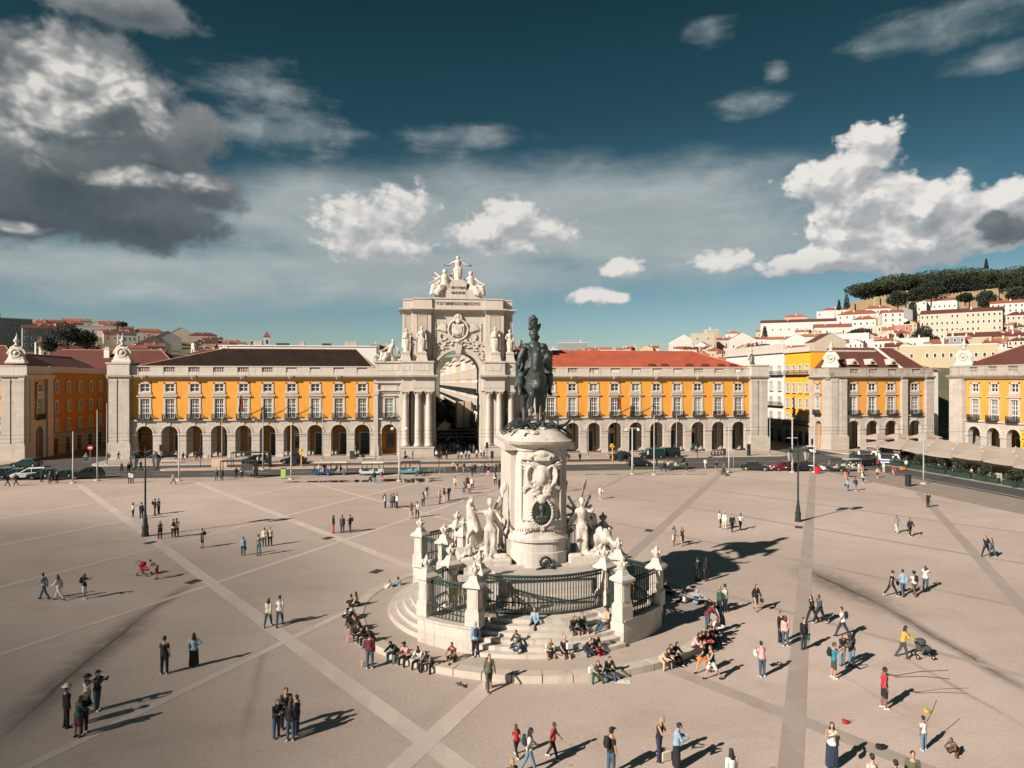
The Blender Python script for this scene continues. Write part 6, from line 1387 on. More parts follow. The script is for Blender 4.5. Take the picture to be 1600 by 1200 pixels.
# tuk tuks and tourist carts
def tuktuk(px, py, face, colr, label, roofc=WHITE, L=3.0, van=False):
    p = gp(px, py); g = empty('tuk_tuk', p, R(face), label, 'tuk tuk', 'open tourist tuk tuks'); pt = mat('tuk_'+colr[0], colr[1], .35, .05, spec=.6)
    a = MB(); h = L/2; a.prism([(-h, .35), (h-.5, .3), (h-.05, .45), (h, .9), (h-.25, 1.05), (h-.6, .7), (-h+.9, .62), (-h+.75, .95), (-h+.05, .98)], -.62, .62); link('body', bev(a.mesh('body', pt), .04), g)
    a = MB(); a.prism([(-h-.05, 1.92), (h-.35, 1.92), (h-.5, 2.02), (-h+.2, 2.04)], -.68, .68); link('canopy', bev(a.mesh('canopy', roofc), .03), g)
    a = MB()
    for x in (-h+.1, 0, h-.45):
        for s in (-1, 1): a.tube([(x, s*.6, .7), (x, s*.62, 1.95)], .025, 4)
    a.obj('frame', IRON, g)
    a = MB(); a.box(-h+.35, -h+.85, -.5, .5, .6, .85); a.box(-h+.2, -h+.36, -.5, .5, .6, 1.3); a.box(-.15, .3, -.4, .4, .6, .85); a.box(-.28, -.15, -.4, .4, .6, 1.25); a.obj('seat', mat('cream_leather', (.5, .45, .36), .6, .05), g)
    a = MB(); a.add([(h-.30, -.55, 1.0), (h-.30, .55, 1.0), (h-.48, .55, 1.85), (h-.48, -.55, 1.85)], [(0, 1, 2, 3)]); a.box(h-.32, h-.28, -.55, .55, .98, 1.02); a.obj('windscreen', mat('screen', (.12, .14, .14), .1, .05), g)
    wt_, wr_ = wheel_mesh(.27, .16)
    for x, y in ((h-.35, 0), (-h+.5, -.6), (-h+.5, .6)): q = link('wheel', wt_, g, (x, y, .27)); link('rim', wr_, q)
    return g
tuktuk(503, 742.5, 180, ('blue', (.02, .06, .22)), 'blue tuk tuk with cream canopy, leftmost of three at the near kerb', mat('cream_canopy', (.58, .52, .45), .8, .05)); tuktuk(528, 742, 180, ('grey', (.13, .16, .17)), 'grey tuk tuk with white canopy beside the blue one', L=3.0)
tuktuk(581, 742.5, 180, ('pale', (.45, .55, .60)), 'pale blue and white tourist cart behind the standing couple', WHITE, 3.8); tuktuk(640, 741, 180, ('sky', (.10, .28, .36)), 'light blue tuk tuk with dark canopy right of the floodlight mast', mat('dark_canopy', (.03, .03, .03), .8, .05), 3.4)
tuktuk(1057, 733.5, 0, ('green', (.02, .06, .04)), 'dark green tuk tuk with dark hood before the right wing', mat('dark_canopy', (.03, .03, .03), .8, .05), 3.6)
tuktuk(1332, 736, 10, ('silver', (.30, .30, .30)), 'silver tuk tuk with patterned cover near the food carts', mat('cow_canopy', (.45, .42, .38), .7, .5, 2.), 3.4); tuktuk(1305, 737, 160, ('black', (.02, .02, .02)), 'black tuk tuk left of the silver one', IRON, 2.6)
tuktuk(1391, 690+28, 200, ('white', (.5, .5, .48)), 'white tuk tuk behind the white food van', WHITE)
def food_van(px, py, face, label, stripe):
    p = gp(px, py); g = empty('food_van', p, R(face), label, 'van', 'small food vans near the terrace'); a = MB(); a.prism([(-1.7, .35), (1.7, .35), (1.75, 1.1), (1.45, 1.9), (-1.7, 1.95)], -.85, .85); link('body', bev(a.mesh('body', WHITE), .06), g)
    a = MB(); a.box(-1.3, .5, -.88, -.84, 1.05, 1.75); a.box(.75, 1.3, -.88, -.84, 1.15, 1.75); a.box(1.62, 1.7, -.7, .7, 1.2, 1.75); a.obj('windows', GLASS, g); a = MB(); a.box(-1.6, 1.6, -.875, -.84, .55, .9); a.obj('stripe', mat('stripe_'+stripe[0], stripe[1], .5, .05), g)
    a = MB(); a.add([(-1.5, -.85, 1.95), (.7, -.85, 1.95), (.7, -1.6, 2.1), (-1.5, -1.6, 2.1)], [(0, 1, 2, 3)]); a.add([(-1.5, -.85, 1.99), (.7, -.85, 1.99), (.7, -1.6, 2.14), (-1.5, -1.6, 2.14)], [(3, 2, 1, 0)]); a.obj('awning', WHITE, g)
    wt_, wr_ = wheel_mesh()
    for x in (-1.1, 1.1):
        for s in (-1, 1): q = link('wheel', wt_, g, (x, s*.72, .32)); link('rim', wr_, q)
food_van(1389, 726, -35, 'white food van with pale stripe at the corner of the terrace', ('blue', (.10, .2, .35))); food_van(1358, 721, -50, 'white food van with orange and brown artwork left of the other one', ('orange', (.55, .20, .05)))
# motorbikes / scooters
def motorbike(px, py, face, label, colr=IRON, name='motorbike', sc=1.):
    p = gp(px, py); g = empty(name, p, R(face), label, name.replace('_', ' '), sc=sc); wt_, wr_ = wheel_mesh(.29, .12)
    for x in (-.62, .62): q = link('wheel', wt_, g, (x, 0, .29)); link('rim', wr_, q)
    a = MB(); a.tube([(-.62, 0, .29), (-.2, 0, .62), (.35, 0, .72), (.62, 0, .29)], .05); a.tube([(.45, 0, .65), (.32, 0, 1.02)], .03); a.tube([(.32, -.32, 1.04), (.32, .32, 1.04)], .02); a.obj('frame', IRON, g)
    link('fairing', fuse('fairing', [('c', (-.45, 0, .72), .14, (.05, 0, .72), .15), ('e', (.2, 0, .78), (.25, .15, .15)), ('e', (-.05, 0, .45), (.28, .13, .18))], .04, [colr]), g)
for i, x in enumerate((1112, 1117, 1122, 1127)): motorbike(x, 713-.3*i, 75, 'motorbike %s from the left in the row before the eighth arch of the right wing' % ['first', 'second', 'third', 'fourth'][i], IRON)
for i, x in enumerate((553, 558)): motorbike(x, 716, 70, '%s of two dark motorbikes before the tenth arch of the left wing' % ['left', 'right'][i])
motorbike(1131, 742.5, 95, 'bicycle ridden toward the camera near the crossing', IRON, 'bicycle'); motorbike(635, 718, 0, 'kick scooter standing before the left arch plinth', IRON, 'kick_scooter', .8); motorbike(656, 744, 0, 'kick scooter with a rider at the near kerb', IRON, 'kick_scooter', .9)
for i, x in enumerate((20, 30, 42)): pass

# ================================================================ TERRACE on the right: umbrellas, hedges, tables
CANV = mat('umbrella_canvas', (.37, .30, .245), .85, .06, .8, .15, 4); CANV2 = CANV
def umbrella(x, y, s, h, label, rz=0, thick=True):
    g = empty('parasol', (x, y, 0), rz, label, 'parasol', 'large square parasols over the terrace')
    a = MB(); n = 4; r = s
    q = [(-r, -r), (r, -r), (r, r), (-r, r)]
    vs = [(0, 0, h+.85)]; fs = []; seg = 4; rows = 4
    for i in range(1, rows+1):
        t = i/rows
        for e_ in range(4):
            for k in range(seg):
                u = k/seg; ax, ay = q[e_]; bx, by = q[(e_+1) % 4]; px_, py_ = ax+(bx-ax)*u, ay+(by-ay)*u
                sag = .16*math.sin(math.pi*u)*t; vs.append((px_*t, py_*t, h+.85-.85*t**1.15-sag*.5))
    N = 4*seg
    for k in range(N): fs.append((0, 1+k, 1+(k+1) % N))
    for i in range(rows-1):
        for k in range(N): fs.append((1+i*N+k, 1+(i+1)*N+k, 1+(i+1)*N+(k+1) % N, 1+i*N+(k+1) % N))
    o = len(vs); vs += [(v[0], v[1], v[2]-.22) for v in vs[-N:]]
    for k in range(N): fs.append((o-N+k, o+k, o+(k+1) % N, o-N+(k+1) % N))
    a.add(vs, fs); a.obj('canopy', CANV, g)
    a = MB(); a.lathe([(.35, 0), (.35, .1), (.05, .12), (.05, h+.8)], 0, 0, 8); a.ball((0, 0, h+.9), .09); a.obj('pole', WHITE, g)
    a = MB()
    for ax, ay in q: a.tube([(0, 0, h+.1), (ax*.6, ay*.6, h+.36)], .02, 4)
    a.obj('struts', WHITE, g); return g
nm = 0; ordn = ['first', 'second', 'third', 'fourth', 'fifth', 'sixth', 'seventh', 'eighth', 'ninth', 'tenth', 'eleventh']
for r_, x in enumerate((77.6, 83.4, 89.2)):
    for k in range(8):
        y = -19.5-5.9*k+[0, .6, .2][r_]
        umbrella(x+.25*((k*7) % 3), y, 2.85, 2.75+.12*((k*5+r_) % 3), 'big square beige parasol, %s from the far end, in the %s row from the square' % (ordn[k], ordn[r_]), R((k*13) % 5-2))
for i, (x, y) in enumerate(((86.5, -5.6), (91.5, -5.2), (98, -5.0))): umbrella(x, y, 2.1, 3.0, 'small beige parasol standing before the right corner building, %s from the left' % ordn[i], R(10))
LEAF = mat('hedge_leaf', (.024, .040, .018), .7, .5, 6., dirt=(.045, .06, .022), dscale=3); LEAFD = mat('leaf_dark', (.022, .042, .022), .75, .4, 5., dirt=(.05, .075, .03), dscale=2)
def leafy(P, n, size, seed, squash=1.):
    "leaf faces scattered through a union of ellipsoids P=[(c,(rx,ry,rz))]"
    rnd = random.Random(seed); mb = MB(); vol = [r[0]*r[1]*r[2] for c, r in P]; tot = sum(vol)
    for (c, r), v in zip(P, vol):
        for i in range(max(3, int(n*v/tot))):
            while True:
                d = Vector((rnd.uniform(-1, 1), rnd.uniform(-1, 1), rnd.uniform(-1, 1)))
                if .01 < d.length <= 1: break
            d = d.normalized()*d.length**.35; p = Vector((c[0]+d.x*r[0], c[1]+d.y*r[1], c[2]+d.z*r[2]))
            u = Vector((rnd.gauss(0, 1), rnd.gauss(0, 1), rnd.gauss(0, .6))).normalized(); w = u.cross(Vector((rnd.gauss(0, 1), rnd.gauss(0, 1), rnd.gauss(0, 1)))).normalized(); s = size*rnd.uniform(.6, 1.4)
            mb.add([p-u*s, p-w*s*.55, p+u*s, p+w*s*.55], [(0, 1, 2, 3)])
    return mb
PLB = mat('planter_green', (.02, .045, .036), .55, .15, 2)
def hedge(x, y, L, label, seed):
    g = empty('planter_hedge', (x, y, 0), 0, label, 'hedge', 'box planters with hedges round the terrace')
    a = MB(); a.box(-.35, .35, -L/2, L/2, 0.02, .75); link('planter', bev(a.mesh('planter', PLB), .03), g)
    P = [((0, -L/2+.35+.5*k, .95+.1*((k*7+seed) % 3)), (.42, .42, .38)) for k in range(int(L/.5))]
    leafy(P, int(L*150), .10, seed).obj('foliage', LEAF, g)
for k in range(9): hedge(73.9, -17.8-5.1*k, 4.2, 'dark green planter hedge along the near edge of the terrace, %s from the far end' % ordn[k], k)
for k in range(3): hedge(80+4.6*k+2, -14.9, 3.2, 'planter hedge across the far end of the terrace, %s from the left' % ordn[k], 20+k)
for i, (x, y, r_) in enumerate(((1380, 716, .7), (1413, 724, .7), (1436, 733, .75), (1474, 738, .8), (1500, 745, .8), (1540, 753, .75), (1586, 762, .8), (1402, 714, .8))):
    p = gp(x, y); g = empty('potted_shrub', p, 0, 'round leafy potted shrub at the terrace edge, %s from the left' % ordn[i], 'shrub', 'potted shrubs round the terrace')
    a = MB(); a.frus(rrect(.3, .3, .05), 0, rrect(.4, .4, .05), .7); a.obj('pot', PLB, g); a = MB(); a.tube([(0, 0, .6), (.05, 0, 1.4)], .05); a.obj('stem', mat('bark', (.10, .07, .05), .9, .2), g)
    leafy([((0, 0, 1.9), (r_, r_, r_*.85)), ((.3, .1, 1.5), (r_*.7, r_*.7, r_*.5))], 420, .14, 40+i).obj('foliage', LEAF, g)
TBL = mat('table_top', (.50, .47, .42), .6, .05)
rr = random.Random(11); tcount = 0
for r_, x in enumerate((76.0, 79.0, 82.5)):
    for k in range(9):
        y = -18.5-4.7*k+rr.uniform(-.5, .5); tcount += 1
        g = empty('cafe_table', (x, y, 0.012), rr.uniform(0, 3), 'round pale terrace table, %s in the %s row' % (ordn[k], ordn[r_]), 'table', 'tables under the parasols'); a = MB(); a.lathe([(.42, .72), (.42, .75)], 0, 0, 14); a.obj('tabletop', TBL, g); a = MB(); a.lathe([(.25, 0), (.04, .05), (.04, .72)], 0, 0, 8); a.obj('leg', IRON, g)
# menu board, small things by the terrace
bin_(1410, 735, 'small orange box on the grey border near the food vans', mat('orange_box', (.60, .20, .04), .6, .1), .7, .3, .3, 'box', 'box'); 
p = gp(1416, 733); g = empty('balloon_sign', p, 0, 'small round white sign on a stand near the orange box', 'sign stand'); a = MB(); a.tube([(0, 0, 0), (0, 0, .8)], .03); a.obj('stand', IRON, g); a = MB(); a.ball((0, 0, 1.1), (.32, .06, .36)); a.obj('disc', WHITE, g)
# ================================================================ PEOPLE
SKIN = mat('skin', (.42, .24, .16), .6, .05); SKIN2 = mat('skin_brown', (.20, .10, .065), .6, .05); EYE = mat('eye', (.02, .015, .012), .3, .05); LIP = mat('lips', (.30, .10, .08), .5, .05)
CLR = dict(k=(.012, .013, .015), w=(.60, .58, .54), n=(.02, .03, .06), j=(.045, .085, .13), J=(.12, .20, .26), g=(.20, .20, .19), d=(.05, .055, .055), r=(.38, .02, .03), m=(.13, .02, .035), t=(.45, .33, .22), b=(.10, .06, .035),
           e=(.025, .08, .05), o=(.75, .18, .03), p=(.60, .33, .30), c=(.22, .33, .42), y=(.48, .32, .05), T=(.02, .20, .27), B=(.10, .25, .45), O=(.10, .10, .06), G=(.05, .45, .08), C=(.55, .47, .36))
CN = dict(k='black', w='white', n='navy', j='dark jeans', J='light blue jeans', g='grey', d='dark grey', r='red', m='maroon', t='tan', b='brown', e='dark green', o='orange', p='pink', c='light blue', y='yellow', T='teal', B='blue', O='olive', G='bright green', C='cream')
HAIR = dict(k=(.012, .010, .009), b=(.07, .035, .018), y=(.33, .22, .10), g=(.35, .33, .31))
def clm(k): return mat('cloth_'+CN[k].replace(' ', '_'), CLR[k], .9, .10, 5., .3, 12)
def hrm(k): return mat('hair_'+{'k': 'black', 'b': 'brown', 'y': 'blonde', 'g': 'grey'}[k], HAIR[k], .7, .15, 8.)
X = Vector
def joints(pose):
    "returns dict of joints for a 1.75 m person facing -y with the feet at z=0"
    J = dict(hip=X((0, 0, .93)), chest=X((0, 0, 1.30)), neck=X((0, 0, 1.48)), head=X((0, -.01, 1.63)))
    hw, sw = .095, .168
    def leg(s, thigh, knee, spread=0.):
        h = X((s*hw, 0, 0))+J['hip']+X((0, 0, -.03)); a = R(thigh); k = h+X((s*spread, -math.sin(a)*.44, -math.cos(a)*.44)); b = R(thigh-knee); f = k+X((s*spread*.3, -math.sin(b)*.43, -math.cos(b)*.43)); return h, k, f
    def arm(s, up, ab, el, inn=0., ua=.29, fa=.26):
        sh = J['chest']+(J['neck']-J['chest']).normalized()*.105+X((s*sw, 0, 0)); a = R(up); b = R(ab); e = sh+X((s*math.sin(b)*ua, -math.sin(a)*ua*math.cos(b), -math.cos(a)*math.cos(b)*ua))
        c = R(up+el); i = R(inn); w = e+X((-s*math.sin(i)*fa, -math.sin(c)*fa*math.cos(i), -math.cos(c)*fa*math.cos(i))); return sh, e, w
    def lean(deg, side=0.):
        a = R(deg); h = J['hip']; J['chest'] = h+X((side*.3, -math.sin(a)*.37, math.cos(a)*.37)); J['neck'] = J['chest']+X((side*.12, -math.sin(a)*.18, math.cos(a)*.18)); J['head'] = J['neck']+X((side*.05, -.03-math.sin(a*.8)*.14, .15*math.cos(a*.6)))
    L, Rr = (-1, 1)
    P = pose
    if P in ('sit', 'sitl', 'sitb'): J['hip'] = X((0, 0, .50))
    if P == 'ground': J['hip'] = X((0, 0, .13))
    if P == 'crouch': J['hip'] = X((0, 0, .38))
    if P == 'recline': J['hip'] = X((0, 0, .52))
    lean({'bend': 48, 'sit': 24, 'sitl': 6, 'sitb': 40, 'ground': 14, 'crouch': 40, 'phone': 5, 'walk': 4, 'stride': 6, 'recline': -22, 'push': 10, 'leanf': 25}.get(P, 0))
    if P in ('phone', 'sit', 'sitb', 'ground'): J['head'] += X((0, -.04, -.015))
    lg = {'stand': ((2, 2), (-2, 2)), 'hip': ((4, 6), (-3, 2)), 'walk': ((20, 6), (-16, 14)), 'stride': ((28, 8), (-24, 12)), 'phone': ((3, 4), (-2, 2)), 'photo': ((3, 3), (-4, 2)), 'talk': ((3, 3), (-3, 3)), 'bend': ((4, 8), (8, 12)), 'sit': ((84, 80), (80, 72)), 'sitl': ((82, 62), (80, 50)), 'sitb': ((86, 84), (80, 76)),
          'ground': ((96, 70), (84, 30)), 'crouch': ((95, 135), (60, 120)), 'recline': ((80, 40), (76, 34)), 'push': ((16, 8), (-14, 16)), 'leanf': ((3, 6), (3, 6)), 'point': ((3, 3), (-3, 3))}[P]
    sp = {'sit': .10, 'sitb': .13, 'sitl': .06, 'ground': .10, 'crouch': .12}.get(P, .02)
    J['l'] = leg(L, *lg[0], sp); J['r'] = leg(Rr, *lg[1], sp)
    ar = {'stand': ((4, 7, 10, 0), (-4, 7, 12, 0)), 'hip': ((-10, 42, 60, 60), (2, 8, 10, 0)), 'walk': ((-22, 7, 20, 5), (24, 7, 25, 5)), 'stride': ((-30, 7, 25, 5), (30, 8, 32, 5)), 'phone': ((28, 8, 75, 25), (30, 8, 80, 25)), 'photo': ((62, 14, 78, 25), (66, 14, 72, 25)), 'talk': ((20, 12, 70, 0), (2, 8, 14, 0)),
          'bend': ((20, 8, 20, 5), (25, 8, 30, 10)), 'sit': ((38, 12, 60, 25), (42, 12, 55, 25)), 'sitl': ((22, 10, 45, 15), (18, 12, 40, 15)), 'sitb': ((50, 14, 40, 25), (45, 14, 50, 25)), 'ground': ((48, 14, 30, 15), (40, 14, 40, 15)), 'crouch': ((60, 12, 30, 15), (50, 12, 30, 15)), 'recline': ((-30, 14, 10, 0), (20, 12, 70, 35)),
          'push': ((38, 8, 30, 5), (38, 8, 30, 5)), 'leanf': ((40, 10, 50, 20), (45, 10, 40, 20)), 'point': ((-10, 12, 30, 0), (78, 10, 10, 0))}[P]
    J['la'] = arm(L, *ar[0]); J['ra'] = arm(Rr, *ar[1]); return J
def cap(P, a, ra, b, rb): P.append(('c', tuple(a), ra, tuple(b), rb))
def body_mesh(pose, fem):
    J = joints(pose); P = []; c = lambda a, ra, b, rb: cap(P, a, ra, b, rb); k = .92 if fem else 1.
    c(J['hip']+X((-.06, 0, 0)), .115, J['hip']+X((.06, 0, 0)), .115); mid = J['hip'].lerp(J['chest'], .5); c(J['hip'], .12, mid, .105*k); c(mid, .105*k, J['chest'], .13*k); c(J['la'][0], .06*k, J['ra'][0], .06*k); up = J['chest'].lerp(J['neck'], .5); c(J['chest'], .125*k, up, .115*k)
    c(up, .06, J['neck'], .05); c(J['neck'], .048, J['head']+X((0, .01, -.06)), .045)
    h = J['head']; P.append(('e', tuple(h+X((0, 0, .02))), (.072, .092, .112))); P.append(('e', tuple(h+X((0, -.045, -.05))), (.045, .045, .055))); P.append(('e', tuple(h+X((0, -.096, -.008))), (.013, .020, .022)))
    for s in (-1, 1): P.append(('e', tuple(h+X((s*.075, .005, 0))), (.012, .02, .03)))
    for n in 'lr':
        a, b, f = J[n]; c(a, .092, b, .062); c(b, .062, b.lerp(f, .35)+X((0, .012, 0)), .056); c(b.lerp(f, .35)+X((0, .012, 0)), .056, f, .036)
        d = -1 if pose not in ('ground', 'crouch') else -1
        fz = X((f.x, f.y-.02, max(f.z-.045, .045))); c(fz+X((0, .04, 0)), .036, fz+X((0, -.12, -.01)), .030)
    for n, s in (('la', -1), ('ra', 1)):
        sh, e, w = J[n]; c(sh, .058*k, e, .043*k); c(e, .044*k, w, .029); d = (w-e).normalized(); q = w+d*.05; c(w, .028, q, .034); side = X((1, 0, 0)) if abs(d.x) < .7 else X((0, 0, 1)); side = (side-d*side.dot(d)).normalized(); nn = d.cross(side)
        for i, (off, ln) in enumerate(((-.030, .055), (-.010, .068), (.010, .064), (.030, .048))):
            r0 = q+side*off+d*.02; r1 = r0+d*ln*.55; r2 = r1+(d*.75+nn*.55).normalized()*ln*.5; c(r0, .0095, r1, .009); c(r1, .009, r2, .008)
        t0 = w+d*.025-side*s*.026; c(t0, .012, t0-side*s*.03+d*.03, .010); c(t0-side*s*.03+d*.03, .010, t0-side*s*.032+d*.055, .009)
    me = fuse('person_body', P, .0145, [SKIN, EYE, LIP])
    mi = []
    for p in me.polygons:
        q = p.center-h; v = 0
        if q.y < -.05:
            if abs(abs(q.x)-.03) < .012 and abs(q.z-.018) < .008: v = 1
            elif abs(q.x) < .024 and abs(q.z+.055) < .006: v = 2
        mi.append(v)
    me.polygons.foreach_set('material_index', mi); return me
def top_mesh(pose, fem, sleeve):
    J = joints(pose); P = []; c = lambda a, ra, b, rb: cap(P, a, ra, b, rb); k = .93 if fem else 1.; g = .022 if sleeve != 'l' else .032
    mid = J['hip'].lerp(J['chest'], .5); up = J['chest'].lerp(J['neck'], .55); c(J['hip']+X((-.05, 0, .02)), .118+g, J['hip']+X((.05, 0, .02)), .118+g); c(J['hip']+X((0, 0, .04)), .115+g, mid, .105*k+g); c(mid, .105*k+g, J['chest'], .13*k+g); c(J['chest'], .128*k+g, up, .10); c(J['la'][0]*1., .050*k+g*.5, J['ra'][0], .050*k+g*.5)
    for n in ('la', 'ra'):
        sh, e, w = J[n]
        if sleeve == 's': c(sh, .052*k+g*.5, sh.lerp(e, .60), .050+g*.4)
        elif sleeve == 'l': c(sh, .054*k+g*.5, e, .046+g*.5); c(e, .048+g*.6, w, .036+g*.5)
        elif sleeve == 'v': c(sh+X((0, 0, .0)), .05, sh.lerp(e, .08), .05)
    if sleeve == 'l': c(J['neck']+X((0, .02, -.04)), .065, J['neck']+X((0, .01, -.005)), .062)
    return fuse('top', P, .024, [SKIN], disp=.006, dsc=9.)
def bottom_mesh(pose, kind):
    J = joints(pose); P = []; c = lambda a, ra, b, rb: cap(P, a, ra, b, rb)
    c(J['hip']+X((-.055, 0, .03)), .122, J['hip']+X((.055, 0, .03)), .122)
    if kind in ('t', 'h'):
        for n in 'lr':
            a, b, f = J[n]; c(a, .105, b, .076)
            if kind == 't': c(b, .076, b.lerp(f, .93), .062)
            else: pass
            if kind == 'h': P.pop(); c(a, .108, a.lerp(b, .85), .092)
    elif kind == 'q':     # long skirt or dress
        for n in 'lr': a, b, f = J[n]; c(a, .12, b, .12); c(b, .12, b.lerp(f, .75), .13)
        a = J['l'][2].lerp(J['r'][2], .5); c(J['hip'], .13, J['l'][1].lerp(J['r'][1], .5), .15); c(J['l'][1].lerp(J['r'][1], .5), .15, J['l'][1].lerp(J['r'][1], .5).lerp(a, .7), .16)
    elif kind == 's':     # short skirt
        c(J['hip'], .14, J['hip'].lerp(J['l'][1].lerp(J['r'][1], .5), .75), .17)
    elif kind == 'c':     # knee length coat tails over trousers
        for n in 'lr': a, b, f = J[n]; c(a, .105, b, .076); c(b, .076, b.lerp(f, .93), .055)
        c(J['hip'], .15, J['hip'].lerp(J['l'][1].lerp(J['r'][1], .5), .95), .19)
    return fuse('trousers', P, .026, [SKIN], disp=.005, dsc=9.)
def hair_mesh(pose, kind):
    J = joints(pose); h = J['head']; P = [('e', tuple(h+X((0, .018, .045))), (.084, .098, .096)), ('e', tuple(h+X((0, .045, .0))), (.082, .072, .09))]
    if kind == 'l': cap(P, h+X((0, .06, .0)), .075, h+X((0, .085, -.20)), .075); cap(P, h+X((-.065, .03, -.02)), .035, h+X((-.085, .03, -.20)), .04); cap(P, h+X((.065, .03, -.02)), .035, h+X((.085, .03, -.20)), .04)
    if kind == 'u': P.append(('e', tuple(h+X((0, .10, .07))), (.045, .045, .045)))
    if kind == 'c':   # curly volume
        for i in range(12): a = i*1.3; P.append(('e', tuple(h+X((.085*math.cos(a), .03+.08*math.sin(a), .03+.10*((i*5) % 7)/7))), (.05, .05, .05)))
    me = fuse('hair', P, .02, [SKIN])
    return me
def shoe_mesh():
    m_ = MB(); return fuse('shoe', [('c', (0, .05, .045), .045, (0, -.11, .035), .040), ('b', (0, -.03, .018), (.040, .12, .016))], .016, [SKIN])
def pack_mesh():
    return fuse('backpack', [('b', (0, 0, 0), (.13, .06, .19)), ('e', (0, .05, -.03), (.13, .09, .17)), ('e', (0, .02, .16), (.12, .07, .08))], .022, [SKIN])
def hat_mesh():
    m_ = MB(); m_.smooth = True; m_.lathe([(.19, 0), (.20, .012), (.105, .025), (.10, .09), (.07, .12), (0, .125)], 0, 0, 16); return m_.mesh('hat', SKIN)
def cap_mesh_():
    return fuse('cap', [('e', (0, .0, .0), (.095, .105, .075)), ('b', (0, -.13, -.01), (.06, .06, .01))], .015, [SKIN])
_P = {}
def cached(key, fn, *a):
    if key not in _P: _P[key] = fn(*a)
    return _P[key]
POSN = dict(stand='standing', hip='standing with a hand on the hip', walk='walking', stride='striding along', phone='looking at a phone', photo='raising both hands to take a photo', talk='standing and gesturing', bend='bending forward', sit='sitting hunched forward', sitl='sitting with legs out', sitb='sitting bent over', ground='sitting on the ground', crouch='crouching', recline='leaning back with legs stretched', push='pushing something', leanf='leaning forward', point='holding an arm out')
TOPN = dict(s='T-shirt', l='long sleeved top', v='sleeveless top'); BOTN = dict(t='trousers', h='shorts', q='long skirt', s='short skirt', c='coat tails')
LABELS = {}
def ordw(n):
    U = ['', 'first', 'second', 'third', 'fourth', 'fifth', 'sixth', 'seventh', 'eighth', 'ninth', 'tenth', 'eleventh', 'twelfth', 'thirteenth', 'fourteenth', 'fifteenth', 'sixteenth', 'seventeenth', 'eighteenth', 'nineteenth']
    if n < 20: return U[n]
    if n >= 100: return 'hundredth' if n == 100 else 'hundred and '+ordw(n-100)
    t = n//10; T = {2: 'twent', 3: 'thirt', 4: 'fort', 5: 'fift', 6: 'sixt', 7: 'sevent', 8: 'eight', 9: 'ninet'}[t]
    return T+'ieth' if n % 10 == 0 else T+'y-'+U[n % 10]
GROUPS = {}
def person(px, py, h, pose, face, top, bot, hair, acc, where, z=0.0, skin=0):
    "top='sk' sleeve+colour, bot='tj', hair='sk' style+colour, acc: letters P backpack, H sunhat, C cap; colours follow"
    fem = hair[0] in 'lu'
    p = gp(px, py, z) if not isinstance(px, Vector) else px.copy()
    p.z = z; s = h/1.75
    w = lambda cde, nd: (CN[cde[1]] if 'jeans' in CN[cde[1]] and nd is BOTN else CN[cde[1]]+' '+nd[cde[0]])
    lab = '%s with %s and %s %s' % ('person', w(top, TOPN), w(bot, BOTN), where)
    if len(lab.split()) > 16: lab = '%s in %s and %s %s' % ('person', CN[top[1]], CN[bot[1]], where)
    if len(lab.split()) > 16: lab = 'person in %s %s' % (CN[top[1]], where)
    if len(lab.split()) > 16: lab = 'person '+where
    if lab in LABELS:
        alt = lab.replace('person ', 'person %s ' % POSN[pose].split()[0], 1); k = 0
        for alt in [alt]+[lab.replace('person', 'person '+POSN[pose]), lab.replace('person', {'s': 'short haired', 'l': 'long haired', 'u': 'bun haired', 'c': 'curly haired'}[hair[0]]+' person')]:
            if alt not in LABELS: break
        if alt in LABELS: print('DUPLABEL', lab)
        lab = alt
    LABELS[lab] = 1
    g = empty('person', p, R(face)+random.uniform(-.12, .12), lab, 'person', None, s)
    sk = (SKIN, SKIN2)[skin]
    def part(nm, me, m_, parent=g, loc=None, rot=None):
        o = link(nm, me, parent, loc)
        if rot is not None: o.rotation_euler = rot
        o.material_slots[0].link = 'OBJECT'; o.material_slots[0].material = m_; return o
    part('body', cached(('b', pose, fem), body_mesh, pose, fem), sk)
    part('top', cached(('t', pose, fem, top[0]), top_mesh, pose, fem, top[0]), clm(top[1]))
    part({'t': 'trousers', 'h': 'shorts', 'q': 'skirt', 's': 'skirt', 'c': 'coat'}[bot[0]], cached(('m', pose, bot[0]), bottom_mesh, pose, bot[0]), clm(bot[1]))
    J = joints(pose)
    part('hair', cached(('h', pose, hair[0]), hair_mesh, pose, hair[0]), hrm(hair[1]))
    sc_ = clm(random.choice('kwkwdb'))
    for n in 'lr':
        f = J[n][2]; part('shoe', cached('shoe', shoe_mesh), sc_, g, (f.x, f.y, max(f.z-.085, 0)))
    i = 0
    while i < len(acc):
        a, c_ = acc[i], acc[i+1]; i += 2
        if a == 'P': q = J['chest']+X((0, .20, -.02)); part('backpack', cached('pack', pack_mesh), clm(c_), g, q, (-math.atan2(J['hip'].y-J['chest'].y, J['chest'].z-J['hip'].z), 0, 0))
        if a == 'H': part('hat', cached('hat', hat_mesh), clm(c_), g, J['head']+X((0, .01, .075)))
        if a == 'C': part('cap', cached('cap', cap_mesh_), clm(c_), g, J['head']+X((0, .0, .085)))
        if a == 'B': q = J['ra'][2]+X((.02, 0, -.22)); part('bag', cached('bag', lambda: fuse('bag', [('b', (0, 0, 0), (.05, .15, .13)), ('c', (0, -.1, .12), .02, (0, 0, .24), .02), ('c', (0, .1, .12), .02, (0, 0, .24), .02)], .02, [SKIN])), clm(c_), g, q)
    return g
